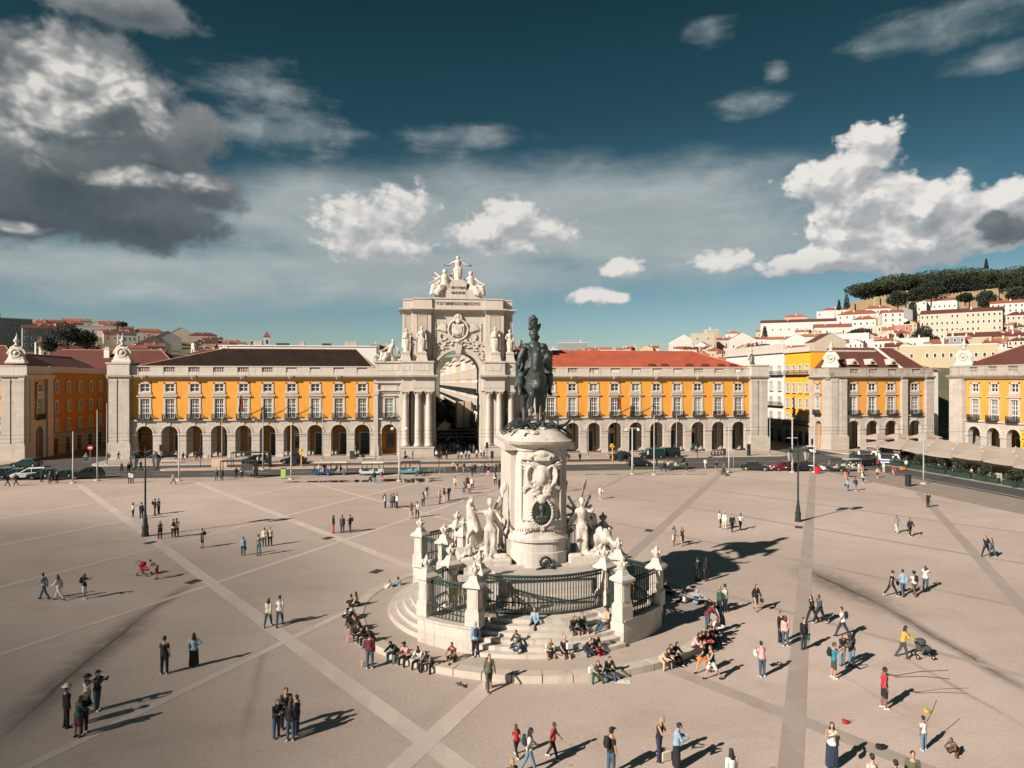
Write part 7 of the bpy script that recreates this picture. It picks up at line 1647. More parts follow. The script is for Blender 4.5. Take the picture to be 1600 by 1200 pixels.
PEOPLE = '''
69 937 1.78 stride 262 sc tj sk -|striding left at far left ahead of a woman in white
92 938 1.70 stride 260 lw tw lb -|striding left at far left between two others
132 936 1.70 photo 90 sk hw lk Pk|right of two striding people at far left
245 905 1.65 bend 270 sg hr sk -|bending over a red pushchair on the left
208 809 1.65 photo 80 lC tk lk -|photographing left of the left lamp post
221 811 1.78 stand 170 lk tk sk -|close behind the left lamp post
242 804 1.75 talk 100 lk tk sk Pk|left one of a pair just right of the left lamp post
248 803 1.72 stand 250 lg tk sb -|right one of a pair just right of the left lamp post
250 842 1.68 stand 20 vk tk lk -|nearest person right of the left lamp foot
271 840 1.75 stand 190 sw tk sk Pk|right of the left lamp post with a backpack
276 839 1.75 talk 200 sw tk sk -|beside the backpack wearer right of the left lamp
316 856 1.72 stand 300 sk hk sk Pe|alone between left lamp and the group of four
380 868 1.62 stand 10 lc te lk Bk|leftmost of four talking in the left middle
404 868 1.78 talk 190 sg tJ sk -|second from left of four in the left middle
413 854 1.70 stand 350 lC te lk -|third from left of four in the left middle
422 853 1.72 stand 10 lw tk sk -|rightmost of four in the left middle
419 979 1.66 walk 175 lC tj lb -|walking away left of a man in white
437 978 1.80 walk 185 sw tj sk -|walking away beside a woman in cream
257 1053 1.88 stand 165 sk tk sk -|in all black alone in the left foreground
303 1042 1.72 hip 190 lc qk lk -|facing the man in black in the left foreground
104 1137 1.78 stand 120 lk tk sk HC|wearing a straw hat in the left corner group
122 1152 1.68 phone 150 le hm lb -|nearest of the left corner group
131 1146 1.74 phone 60 lk tk sk -|behind the green top in the left corner group
136 1114 1.66 photo 70 sC tt lk Hk|in black sunhat in the left corner group
152 1110 1.76 photo 75 lk tj sk Ck|holding up a phone at the right of the left corner group
432 1153 1.62 phone 30 lk tj lr -|left one of the huddle at bottom left centre
454 1157 1.66 stand 170 lk tj lb -|brown haired with back turned in the huddle at bottom
446 1138 1.88 leanf 10 ld tk sb -|tallest of the huddle at bottom left centre
464 1147 1.62 stand 260 ln tn sk -|right one of the huddle at bottom left centre
521 833 1.72 stand 90 lk tr lk -|left of the trio in the upper left middle
535 833 1.74 stand 180 ld tn sk -|middle of the trio in the upper left middle
547 832 1.72 talk 260 lk td sk Pk|right of the trio in the upper left middle
602 794 1.70 stand 60 lw tn lk Pn|leftmost of the four before the puddle
611 794 1.70 stand 20 lg tJ lk -|second of the four before the puddle
615 794 1.74 stand 180 ld tn sk -|third of the four before the puddle
620 794 1.70 stand 300 lw tk lb -|rightmost of the four before the puddle
643 810 1.66 walk 170 sb tt lk -|left of a pair walking towards the arch
652 809 1.74 walk 180 sw tj sk -|right of a pair walking towards the arch
661 791 1.70 stand 180 lg tk lk -|alone in dark clothes in the middle distance
667 779 1.76 walk 175 sn hC sg -|walking toward the arch in beige shorts
687 787 1.74 stand 60 sw tJ sy -|left of three left of the stone horse group
694 784 1.70 talk 90 lk tp lk -|middle of three left of the stone horse group
701 782 1.80 stand 240 lk tj sg Pk|right of three left of the stone horse group
711 764 1.72 walk 180 lC ht sk -|walking away alone before the arch crowd
725 772 1.65 stand 170 lg tj lk -|left of four before the arch crowd
730 763 1.80 stand 185 lm tk sk -|behind left of four before the arch crowd
733 772 1.62 walk 170 lt tr lk -|in red trousers before the arch crowd
738 766 1.78 stand 180 lw tj sg -|right of four before the arch crowd
738 745 1.80 walk 180 lk td sk -|in the stream leaving the crossing
708 737 1.72 walk 0 sp tk sk -|crossing toward the square in pink
715 737 1.66 walk 0 sk hC lk -|crossing beside the pink shirt
725 738 1.78 stand 200 le tt sk -|waiting at the near kerb by the crossing
736 737 1.70 walk 180 lc tk lk -|at the kerb before the arch centre
742 740 1.78 stand 0 ln tn sk -|dark figure at the kerb right of arch centre
751 739 1.70 stride 90 lw tJ sk -|striding right at the kerb before the arch
757 740 1.72 walk 90 lm tk lk -|right part of the kerb crowd in maroon
763 744 1.82 stand 350 lk tp sk Hk|under a dark hat at the kerb right of the arch
775 738 1.68 stand 0 lO tk lk -|left of the trio beside the pedestal top at the kerb
781 738 1.74 stand 180 lk td sk -|middle of the trio beside the pedestal top at the kerb
784 737 1.70 stand 20 lw tk sb -|right of the trio beside the pedestal top at the kerb
774 757 1.72 stand 180 lw tk lk Pk|just left of the pedestal top edge
780 763 1.50 stand 200 ld tk sk -|small figure touching the pedestal edge left
656 743 1.74 stand 90 lb tk sk -|riding a scooter at the near kerb
633 717 1.72 stand 90 lk tk sk -|on a kick scooter at the left arch plinth
645 718 1.70 stand 270 ld tk lk -|facing the scooter rider at the left arch plinth
682 717 1.70 stand 0 lw tk lk -|at the left foot of the arch opening
689 719 1.74 walk 180 le tk sk -|entering the arch at its left side
698 718 1.72 walk 0 lk tk sk -|leaving the arch left of centre
716 719 1.70 walk 0 lg tj lk -|leaving the arch at the centre left
721 718 1.66 walk 180 lw tk lk -|entering the arch at the centre
728 717 1.74 walk 0 lc tk sk -|leaving the arch at the centre right
733 717 1.72 walk 180 lC tk lb -|entering the arch right of centre
745 716 1.74 walk 0 sw tk sk -|leaving the arch at its right side
752 714 1.76 walk 0 lw tn sk -|in white at the right foot of the arch
756 717 1.70 walk 90 lk tk lk -|in black at the right arch plinth
12 760 1.70 stride 90 lk tk lk -|leading of two hurrying at the far left kerb
25 760 1.74 stride 270 lb tk sk -|following of two hurrying at the far left kerb
65 753 1.80 stand 160 lk tk sk -|in blue before the dark taxis
78 756 1.78 stand 10 ld td sg -|left of two before the dark taxis
89 755 1.74 stand 350 lk tk sk -|right of two before the dark taxis
135 722 1.72 stride 270 lw tk sb -|crossing the left side street
185 719 1.70 walk 90 ld tn sk -|passing the base of the left pylon
190 740 1.78 walk 180 lk tk sk -|crossing the road left of the left lamp
201 739 1.70 walk 200 lk tk sk -|left of two on the road by the left lamp
205 735 1.74 walk 180 lk te sk Pk|right of two on the road by the left lamp
220 736 1.76 walk 0 lk tk sk -|just under the left lantern on the road
203 755 1.72 walk 180 sw tk sk -|in white at the near kerb left of the left lamp
206 755 1.62 walk 180 lw tj lk -|light jacket at the near kerb left of the left lamp
271 757 1.70 stride 90 lw tj lb -|striding before the pale mast on the left
223 710 1.74 walk 90 lk tk sk -|under the first arch of the left wing
254 712 1.70 walk 0 lC tt lb -|under the second arch of the left wing
276 718 1.70 walk 270 lw tk sk -|at the right end of the pale bench
286 721 1.76 stride 90 lk tk sk -|striding past the pale bench
307 720 1.72 walk 270 ld tk lk -|before the third arch of the left wing
315 719 1.76 walk 90 ln tk sk -|beside the signal before the third arch
338 751 1.74 stand 180 le tj sk -|left of a pair left of the tram shelter
347 751 1.62 stand 200 ld te lk -|right of a pair left of the tram shelter
369 747 1.70 stand 0 lk tk lk -|inside the near tram shelter
378 746 1.72 stand 0 lw tk sk -|inside the near tram shelter at right
403 728 1.74 stand 30 lw tk sy -|on the median behind the tram shelter
418 727 1.78 stand 0 lk tk sk -|tall one on the median behind the tram shelter
396 729 1.72 stand 90 lk td sk -|left one on the median behind the tram shelter
409 728 1.70 stand 0 lg tk lk -|centre one on the median behind the tram shelter
499 741 1.72 stand 270 lw tk sk -|beside the blue tuk tuk
507 741 1.78 stand 0 lO te sk Hb|at the blue tuk tuk in a brown hat
577 752 1.55 crouch 90 lk tk sk -|crouching by a standing companion at the puddle
585 755 1.76 stand 180 lk tJ lk -|standing by the pale blue tourist cart
584 712 1.70 stand 0 sw tk sk -|seated height figure at the last arch bench
556 711 1.74 stand 270 lk tw sk -|by the motorbikes before the tenth arch
597 748 1.30 walk 90 lr tr sk -|child sized at the puddle in red
884 768 1.76 walk 180 lk tk sk -|alone just right of the pedestal shaft
938 780 1.74 walk 20 lw hC sk Pk|alone right of the pedestal in beige shorts
881 720 1.72 stand 0 lw tk sk -|left of three right of the pedestal top
885 720 1.76 stand 180 lk td sk Hk|middle of three right of the pedestal top
889 720 1.40 stand 0 lk tk lk -|small one right of the pedestal top
906 721 1.74 stand 0 lk tk sw -|alone on the median before the second arch
983 717 1.72 stand 0 lr tw lk -|in pinkish red above the hatchback
1013 717 1.70 stand 0 lC tk sk -|between the green van and the hatchback
1026 730 1.74 stand 90 lk tk lk -|walking past the thin pale mast
1037 737 1.70 stride 100 lk tk lk Bk|left of two before the green tuk tuk
1044 736 1.74 stride 90 lw tj lr -|right of two before the green tuk tuk
1073 737 1.76 stride 200 lk tm sk -|right of the green tuk tuk
1067 733 1.68 stand 0 lg td sk -|at the rear of the green tuk tuk
1102 732 1.72 walk 180 lw tC sk -|in white crossing the road at right
1119 736 1.74 walk 0 lk tJ sk -|in light jeans left of the cyclist
1131 740 1.74 walk 0 lO td sk -|riding the bicycle
1053 705 1.74 walk 90 lw tk sk -|under the seventh visible arch at right
1080 706 1.72 stand 0 lG tk lk -|in green under the eighth visible arch
1088 708 1.72 stand 0 lc tk sk -|beside the signal under the eighth visible arch
1319 737 1.74 stand 90 lw tk sk -|in white left of the silver tuk tuk
1321 746 1.66 walk 190 lk qo lb -|in an orange skirt at right distance
1326 746 1.72 walk 180 lb tk sk -|in brown beside the orange skirt
1342 739 1.70 stand 0 sw tC lk -|in white beside the orange top
1347 744 1.72 walk 180 so tC lk -|in bright orange by the silver tuk tuk
1325 767 1.68 walk 180 lc tj lb Bk|left of a pair at right distance
1337 767 1.78 walk 180 ln tJ sk -|right of a pair at right distance
1349 755 1.60 walk 180 lw tk lk Pk|small one with white bag straps at right distance
1371 747 1.70 walk 0 lt hk lk -|in beige near the food vans
1373 732 1.74 stand 180 lr tk sk -|in red at the food vans
1381 738 1.70 stand 180 lw tC lg -|in a white wide top at the food vans
1396 744 1.66 walk 0 sr hp lk -|in pink shorts right of the food vans
1450 793 1.78 phone 350 lk tk sk -|alone in black on the right near the border
1401 833 1.72 walk 10 lg tC lb -|left of a pair in the right distance
1422 838 1.74 walk 0 lk tk lk -|right of a pair in the right distance wearing a dark jacket
1541 870 1.76 stride 280 lk tk sb Pk|left of a pair at the right edge middle
1550 871 1.62 walk 280 lj tj lk -|right of a pair at the right edge middle
1393 932 1.76 stride 80 sk tk sk -|leftmost of four strolling at right
1411 931 1.78 walk 170 lc tj sk Bk|second of four strolling at right holding a jacket
1429 931 1.66 walk 175 sw tb ck Pk|third of four strolling at right with curly hair
1446 922 1.68 photo 140 lw tj lb -|rightmost of four at right taking a photo
1411 1028 1.72 push 70 ly td lk -|pushing a pushchair at right
1382 1107 1.84 point 75 sr hk sk -|swinging long sticks at lower right
1443 1172 1.35 stand 190 sw tJ sk -|child near the bubble sticks
1493 1180 1.25 crouch 300 sb tb sk -|child crouching at lower right
1300 1200 1.72 photo 330 vw qn lk Bk|long haired at the bottom edge right of centre
1363 1255 1.70 stand 180 sC tt uk -|seen from behind at the bottom edge in tan
1400 1266 1.70 stand 180 lk tk sk -|only the dark head showing at the bottom edge
1426 1252 1.74 stand 340 lO td sk -|with patterned jacket at the bottom edge right
1143 1246 1.70 stand 180 lw tk lk -|in a white top at the bottom edge centre right
1030 1189 1.72 phone 60 vk tn ly -|blonde looking at a phone at the bottom
1057 1200 1.72 phone 80 lc qk uk -|in light blue shirt looking at a phone at the bottom
955 1212 1.76 stand 110 sk tj sk PkCk|with black cap and backpack at the bottom centre
827 1208 1.68 walk 80 sw tJ lk Pn|walking right at the bottom with dark backpack
864 1185 1.40 walk 60 sr tk sb -|child in red walking ahead at the bottom
807 1182 1.24 walk 200 sr tk lb -|small child in red at the bottom left of the backpack
800 1262 1.68 stand 20 lk tk ly -|blonde head only at the bottom edge
1053 852 1.72 walk 0 lg hC lk Pk|left of a pair right of the monument
1066 853 1.68 walk 0 vk sk lk -|right of a pair right of the monument
1125 824 1.70 stand 20 lw sk lk -|leftmost of four in the upper right middle
1132 827 1.74 stand 300 lw tC sg -|second of four in the upper right middle
1144 831 1.74 walk 0 lk tk sk -|third of four in the upper right middle
1157 828 1.66 walk 0 sw tk lk -|rightmost of four in the upper right middle
1090 908 1.78 stand 180 lk tk sk -|left one standing in the statue shadow
1104 908 1.72 stand 190 lk tk lk -|right one standing in the statue shadow
1124 959 1.72 stand 100 le tk sy -|in green beside a man in white right of the monument
1133 957 1.80 stand 200 lw tJ sk -|in white beside the green top right of the monument
1181 954 1.70 walk 10 lk sk lb Bk|alone in black on the right band
1191 1057 1.72 phone 180 sp tj uk Bw|in pale pink with a sweater round the waist
1220 1004 1.76 stand 20 lk tk sb -|left back one of a trio on the right band
1227 1009 1.66 stand 160 lp tj lb -|in coral pink beside the tall dark one on the right band
1256 1015 1.76 stand 10 lk tn sk Be|with a pale green bag right of the band
1269 973 1.66 stride 280 lk tk lk -|left of a pair walking at right centre
1281 975 1.76 stride 285 ld tk sk -|right of a pair walking at right centre with pink bag
1317 996 1.74 stride 260 sw tn sk Pk|with white T-shirt and large backpack at right
1303 1060 1.76 photo 70 sT hd sb Pk|in teal raising a camera at right
1316 1040 1.68 phone 0 lk tJ lb -|between the teal shirt and the bending one
1331 1041 1.72 leanf 290 ld tJ lk Pk|bending to a phone with a backpack at right
578 1044 1.82 stand 160 lm tj sk -|standing in maroon jacket at the left kerb
743 1026 1.80 stand 190 lc tk sg Pn|white haired with navy backpack by the steps
764 1079 1.74 walk 10 lO td sb Pb|walking at front with a tan bag and dark shadow
1098 1052 1.66 stride 285 sk ho sk -|in orange shorts right of the monument
1113 1062 1.68 stride 275 vk hw sb -|in white shorts and sleeveless top right of the monument
1105 985 1.74 bend 110 lm tj sk -|bending in maroon at the right kerb
'''
SEATED = '''
567 948 0 sitl 280 lt tk lb -|on the left kerb at the top of the row
577 948 0 sitb 250 lk tk sk -|second at the top of the left kerb row
560 966 0 sit 270 lw tk sk -|third down the left kerb row in white
551 970 0 sitb 265 lk tk sk -|fourth down the left kerb row
558 984 0 sit 270 lk tb lb -|fifth down the left kerb row
548 989 0 sit 275 ld tk lb -|sixth down the left kerb row
562 998 0 sitb 280 lk tk sk -|seventh down the left kerb row
557 1009 0 sit 300 lk te lb -|last before the gap of the left kerb row
593 1032 0 sitb 340 le tJ lk -|bending over in green at the left front kerb
615 1038 0 sit 330 sp tk ck -|curly haired in pinkish top at the left front kerb
634 1046 0 sit 335 lw tk lk -|in white at the left front kerb
655 1048 0 sitb 335 sg tk lk -|rightmost at the left front kerb
936 1058 0 sitb 5 sg te lb -|left of two at the right front kerb
958 1058 0 sit 350 lk tj sk -|right of two at the right front kerb
1046 1038 0 sitb 20 lt tt lb -|in tan coat at the right kerb
1060 1038 0 sit 25 lg tk lb -|second from left at the right kerb
1076 1037 0 sit 20 lk tk lk -|third from left at the right kerb
1090 1014 0 sit 40 lp tk lk -|in pink at the right kerb
1098 1012 0 sit 60 lk tk sk -|in black behind the orange shorts
1108 1012 0 sitb 90 lr tk lk -|in red top in the right kerb row
1115 1005 0 sit 90 lk tk sk -|low right in the right kerb row
1096 985 0 sit 70 lw tJ lb -|in white further up the right kerb row
1101 996 0 sitb 80 lk tk sk -|in black cap further up the right kerb row
1113 995 0 sitl 100 lk tj sk -|with legs out on the right kerb
'''
GSEAT = '''
612 925 .0 ground 250 lw tj ly -|striped top sitting on the ground left of the monument
626 922 .0 ground 240 lc tk sk -|second one sitting on the ground left of the monument
709 1029 .36 ground 320 sm hk sb -|in maroon against the white wall front left
1070 942 .36 ground 200 sw tk lk -|in white kneeling right of the monument
1087 944 .36 ground 120 lc tk sg -|in white cap reclining right of the monument
1036 928 .36 ground 90 lk tk sk -|dark figure in the shadow at the right wall
'''
PLIST = []
def parse(txt):
    for ln in txt.strip().split('\n'):
        a, w = ln.split('|'); yield a.split(), w.strip()
for a, w in parse(PEOPLE):
    x, y, h, pose, f, top, bot, hair, acc = a; py = float(y)
    if hair[1] not in HAIR: hair = hair[0]+'b'
    p = gp(float(x), py); z = .13 if (p.y > -11 and p.y < .6) else .02
    if 's' == bot[0] and bot == 'sk': bot = 'sk'
    q = gp(float(x), py, z if z > .05 else .0)
    r_ = math.hypot(q.x-MX, q.y-MY)
    if r_ < 11.2: z = .34; q = gp(float(x), py, z)
    person(q, 0, float(h), pose, float(f), top, bot, hair, acc if acc != '-' else '', w, z=z if z > .05 else .0, skin=random.random() < .15)
# everybody who sits on the kerb of the platform: hips on the kerb stone, feet outside
for a, w in parse(SEATED):
    x, y, _, pose, f, top, bot, hair, acc = a
    q = gp(float(x), float(y), .30); d = Vector((q.x-MX, q.y-MY)); ang = math.atan2(d.x, -d.y); r_ = 11.25
    if d.length < 10.6: r_ = d.length if False else 11.15
    pos = Vector((MX+r_*math.sin(ang), MY-r_*math.cos(ang), -.13)) if True else q
    o = person(pos, 0, 1.72, pose, math.degrees(ang), top, bot, hair, acc if acc != '-' else '', 'sitting '+w, z=0.0)
    o.location.z = -.04; o.scale = (.98,)*3
for a, w in parse(GSEAT):
    x, y, z, pose, f, top, bot, hair, acc = a
    q = gp(float(x), float(y), float(z)); person(q, 0, 1.72, pose, float(f), top, bot, hair, '', w, z=float(z))
# on the steps: (azimuth deg from front, radius of the seat, step level)
ST0 = .33
def step_z(r): 
    i = max(0, min(NS-1, int((9.15-r)/.45))); return ST0+(i+1)*MZ/NS
for (az, r, pose, face, top, bot, hair, acc, w) in (
        (-9, 6.95, 'sitl', -25, 'lc', 'tk', 'sb', '', 'in light blue shirt alone high on the front steps'), (-13, 8.75, 'sitb', -70, 'lj', 'tb', 'sg', '', 'bent over in blue denim low on the left of the front steps'), (-15, 8.3, 'sit', -40, 'ld', 'tk', 'sk', '', 'dark clothed behind the denim jacket on the steps'),
        (-5.0, 8.9, 'sit', 10, 'sw', 'sk', 'ly', '', 'blonde in white T-shirt low at the middle of the steps'), (.5, 8.9, 'sitl', 5, 'sk', 'hk', 'sg', '', 'in black T-shirt and shorts with knees apart on the lowest step'),
        (6.5, 7.5, 'sit', 8, 'lk', 'hd', 'lb', '', 'red haired in black high on the right steps'), (10.8, 7.4, 'sitl', 8, 'le', 'hn', 'sb', '', 'in dark green hoodie and shorts on the right steps'),
        (8.2, 8.85, 'sitb', 20, 'lk', 'tn', 'sk', '', 'in black and jeans low on the right steps'), (11.8, 8.85, 'sitl', 30, 'sk', 'tr', 'sk', '', 'in red trousers low on the right steps'), (21.2, 7.55, 'recline', -50, 'lt', 'tj', 'lk', 'Hk', 'in black hat leaning on the right front post')):
    p = pol(r, az); z = step_z(r)-.42-.0
    o = person(Vector((MX+p[0], MY+p[1], 0)), 0, 1.72, pose, face, top, bot, hair, acc, w); o.location.z = step_z(r)-.415+.0
    if pose == 'recline': o.location.z = step_z(r)-.30
# people inside and behind the railing
for i, (x, y, top, bot, hair, w) in enumerate(((668, 905, 'lk', 'tt', 'lk', 'black clothed half hidden at the left side post'), (688, 950, 'ly', 'tC', 'lk', 'in yellow behind the left front railing'), (705, 840, 'lw', 'tk', 'sk', 'behind the left rear railing in white'), (718, 835, 'lk', 'tk', 'lb', 'seated high behind the left rear railing'),
        (945, 850, 'lk', 'tk', 'sk', 'left of two behind the right rear railing'), (962, 848, 'lk', 'tk', 'lk', 'right of two behind the right rear railing'), (1003, 940, 'ly', 'tJ', 'lb', 'in yellow behind the right front railing'), (990, 945, 'lk', 'tk', 'sk', 'dark clothed behind the right front railing'))):
    z = ST0+MZ if i not in (0, 2, 3, 4, 5) else ST0+.6
    q = gp(x, y+ (12 if i in (1, 6, 7) else 20), z); d = Vector((q.x-MX, q.y-MY)); 
    if i in (1, 6, 7) and not (6.2 < d.length < 7.9): d = d.normalized()*7.2
    person(Vector((MX+d.x, MY+d.y, 0)), 0, 1.7, 'stand', i*50, top, bot, hair, '', w, z=z if i in (1, 6, 7) else (ST0+MZ*.5 if d.length < 9 else (.34 if d.length < 11.4 else 0)))
# terrace guests and tourists in the carts
rp = random.Random(21); n = 0
ords = ['first', 'second', 'third', 'fourth', 'fifth', 'sixth', 'seventh', 'eighth', 'ninth', 'tenth', 'eleventh', 'twelfth']
for r_, x in enumerate((74.6, 76.6, 79.2)):
    for k in range(12):
        y = -17.5-3.5*k+rp.uniform(-.6, .6); top = 'l'+rp.choice('kwdgrptnc'); bot = 't'+rp.choice('kjdn'); hair = rp.choice('sl')+rp.choice('kby')
        pose = 'sitl' if rp.random() < .55 else 'stand'
        person(Vector((x+rp.uniform(-.3, .3), y, 0)), 0, 1.72, pose, rp.choice((90, 270, 0, 180)), top, bot, hair, '', 'on the terrace, %s from the far end, %s row' % (ords[k], ords[r_]), z=.012)
for i, (x, y, z, top, w) in enumerate(((510, 742, .3, 'lw', 'seated in the blue tuk tuk'), (533, 741, .3, 'lg', 'seated in the grey tuk tuk'), (526, 741, .3, 'lC', 'seated at the back of the grey tuk tuk'), (574, 742, .3, 'lw', 'driving the pale tourist cart'), (593, 742, .3, 'lw', 'seated behind in the pale tourist cart'), (634, 741, .3, 'lw', 'raising arms in the light blue tuk tuk'), (642, 741, .3, 'lk', 'seated behind in the light blue tuk tuk'),
                                     (1068, 733, .3, 'lg', 'driving the dark green tuk tuk'), (1326, 736, .3, 'lw', 'driving the silver tuk tuk'))):
    person(gp(x, y), 0, 1.68, 'sitl', 270 if x < 900 else 90, top, 'tk', 'sk' if i % 2 else 'lb', '', w, z=.22)
# crowd inside the arch and the street beyond: nearest ones individual, the far mass one object
k = 0
for i in range(46):
    y = 1.0+i*.55; x = -8.31+(y-CY)*rp.uniform(.030, .084)
    if abs(x) > 3.9: x = max(-3.6, min(4.6, x))
    person(Vector((x, y, 0)), 0, rp.uniform(1.6, 1.85), 'walk' if i % 3 else 'stand', rp.choice((0, 0, 180, 180, 20, 200)), 'l'+rp.choice('kkdnkwgb'), 't'+rp.choice('kkjd'), rp.choice('sl')+rp.choice('kkb'), '', 'in the arch passage, %s from the square' % ordw(i+1), z=.011)
mb = MB(); mb.smooth = True
for i in range(520):
    y = 28+170*rp.random()**1.3; x = -8.31+(y-CY)*rp.uniform(.028, .078); h = rp.uniform(1.5, 1.85)
    mb.cm = rp.choice((0, 0, 0, 1, 1, 2, 3)); mb.tube([(x-.08, y, 0), (x-.07, y, h*.5)], [.07, .10], 5); mb.tube([(x+.08, y+.1, 0), (x+.07, y, h*.5)], [.07, .10], 5); mb.cm = rp.choice((0, 0, 0, 1, 2, 4)); mb.tube([(x, y, h*.48), (x, y, h*.66), (x, y, h*.82), (x, y, h*.87)], [.15, .15, .20, .07], 6)
    for s in (-1, 1): mb.tube([(x+s*.21, y, h*.8), (x+s*.24, y-.05, h*.5)], [.06, .04], 4)
    mb.cm = rp.choice((0, 0, 5)); mb.ball((x, y, h*.93), (.09, .10, .12), 6, 5)
mb.obj('crowd', [clm('k'), clm('n'), clm('d'), clm('j'), clm('w'), hrm('b')], kind='stuff', label='dense far crowd filling the street beyond the arch', cat='crowd')

# ================================================================ small things by the people
def pushchair(p, face, label, m1):
    g = empty('pushchair', p, R(face), label, 'pushchair'); wt_, wr_ = wheel_mesh(.12, .05)
    for x, y in ((-.25, -.42), (.25, -.42), (-.28, .35), (.28, .35)): q = link('wheel', wt_, g, (x, y, .12), R(90)); link('rim', wr_, q)
    a = MB()
    for s in (-1, 1): a.tube([(s*.25, -.42, .14), (s*.25, .0, .55), (s*.24, .55, 1.02)], .018, 4); a.tube([(s*.28, .35, .14), (s*.25, .0, .6)], .018, 4)
    a.tube([(-.24, .55, 1.02), (.24, .55, 1.02)], .02, 4); a.obj('frame', IRON, g)
    link('seat', fuse('seat', [('c', (0, -.25, .5), .17, (0, .15, .48), .17), ('c', (0, .15, .5), .16, (0, .3, .85), .13)], .035, [m1]), g)
    link('hood', fuse('hood', [('e', (0, .12, .85), (.25, .28, .20))], .035, [m1]), g)
pushchair(gp(225, 899), 70, 'red and black pushchair with a bending person on the left', clm('r')); pushchair(gp(1442, 1028), 75, 'dark grey pushchair pushed by a person in yellow at right', clm('d'))
bpy.context.view_layer.update()
def hand_of(words, pose):
    o = [o for o in bpy.data.objects if words in o.get('label', '')][0]; return o.matrix_world @ joints(pose)['ra'][2]
h0 = hand_of('swinging long sticks', 'point'); a = MB(); a.tube([(-.15, -.05, 0), (1.2, .05, .10), (2.5, -.05, .12)], .018, 5); a.obj('bubble_stick', clm('b'), None, h0, 0, label='upper long thin stick held by the person in red', cat='stick')
a = MB(); a.tube([(-.15, -.1, -.02), (1.2, -.15, -.04), (2.4, -.3, -.16)], .018, 5); a.obj('bubble_stick', clm('b'), None, h0, 0, label='lower long thin stick held by the person in red', cat='stick')
h1 = hand_of('near the bubble sticks', 'stand'); a = MB(); a.tube([(0, 0, 0), (.9, .5, .55), (1.3, .75, .9)], .016, 5); a.obj('bubble_stick', clm('b'), None, h1, 0, label='stick held up by the child in white', cat='stick')
def heap(px, py, m_, lab, s=1.):
    p = gp(px, py); me = fuse('cloth', [('e', (0, 0, .05), (.28*s, .16*s, .08)), ('e', (-.12*s, .05, .10), (.14*s, .10*s, .09)), ('c', (.05, 0, .05), .06, (.30*s, -.05, .03), .03)], .02, [m_], disp=.02, dsc=6.); link('cloth_cap', me, None, (p.x, p.y, 0), R(20), label=lab, cat='cloth cap')
heap(1322, 1130, clm('r'), 'small crumpled red cap lying on the square at lower right', .75); heap(1450, 1113, clm('y'), 'small crumpled yellow cap lying on the square at right', .75); heap(1377, 1169, clm('k'), 'small crumpled black cap lying on the square at the bottom'); heap(1006, 1031, clm('w'), 'small white bag lying on the round platform at right', .7)
for i, (x, y, f) in enumerate(((716, 1072, 40), (722, 1074, 200))):
    me = fuse('pigeon', [('e', (0, 0, .12), (.06, .13, .06)), ('c', (0, -.10, .15), .03, (0, -.14, .22), .025), ('e', (0, -.155, .225), (.022, .028, .022)), ('c', (0, .10, .11), .035, (0, .22, .08), .015), ('c', (-.02, 0, .08), .008, (-.02, 0, .0), .007), ('c', (.02, 0, .08), .008, (.02, 0, .0), .007)], .011, [clm('d')])
    link('pigeon', me, None, gp(x, y), R(f), label=('left' if i == 0 else 'right')+' grey pigeon of the two walking before the platform', cat='pigeon')
def bag(px, py, z, m_, lab, sc=1., nm='bag'):
    p = gp(px, py, z); me = fuse('bag', [('b', (0, 0, .15*sc), (.16*sc, .08*sc, .14*sc)), ('c', (-.09*sc, 0, .28*sc), .018, (0, 0, .40*sc), .018), ('c', (.09*sc, 0, .28*sc), .018, (0, 0, .40*sc), .018)], .018, [m_]); link(nm, me, None, p, R(15), label=lab, cat='bag')
bag(762, 1076, 0, clm('t'), 'tan round handbag carried low by the person walking at front', 1.2); bag(570, 1041, 0, clm('t'), 'brown paper bag standing beside the maroon jacket at the left kerb', 1.1); bag(547, 1003, 0, clm('p'), 'pink bag at the left kerb row', 1.1)
bag(890, 1014, .8, clm('w'), 'white plastic bag on the right of the front steps', 1.1); bag(926, 962, 1.3, clm('w'), 'small white plastic bag at the foot of the front railing', .8); bag(1040, 1188, 0, clm('C'), 'cream shopping bag standing between the two phone users at the bottom', 1.3); bag(925, 1052, .36, clm('w'), 'pale bag beside the left one of two at the right front kerb', 1.1)
p = gp(973, 1065); a = MB(); a.box(-.38, .38, -.2, .2, 0, .02); a.box(-.2, .1, -.15, .15, .02, .035); a.obj('newspaper', clm('w'), None, (p.x, p.y, .004), R(-12), label='white folded paper lying before the right front kerb', cat='newspaper')
# ================================================================ HILLS AND FAR CITY
def skyl(px):
    T = [(-400, 500), (0, 500), (100, 506), (200, 512), (260, 522), (340, 535), (430, 546), (600, 556), (680, 556), (760, 556), (860, 556), (950, 553), (1080, 545), (1150, 538), (1200, 530), (1260, 522), (1300, 503), (1330, 492), (1380, 487), (1450, 486), (1520, 486), (1600, 480), (2000, 470)]
    for (a, ya), (b, yb) in zip(T, T[1:]):
        if a <= px <= b: return ya+(yb-ya)*(px-a)/(b-a)
    return 500
D0_, D1_ = 185., 640.
def gfun(d): t = max(0., min(1., (d-D0_)/(D1_-D0_))); return t**.85
def ytop(px): return skyl(px)
def yground(px, d): return 610+(ytop(px)-610)*gfun(d)
def hz(px, d):
    if 650 < px < 785 and d < 475: return 0.
    return max(0., CZ+(HY-yground(px, d))*d/FPX)
def dinv(px, py):
    t = max(0., min(1., (py-610)/(ytop(px)-610))); return D0_+(D1_-D0_)*t**(1/.85)
mb = MB(); vs = []; fs = []; NX, ND = 90, 40
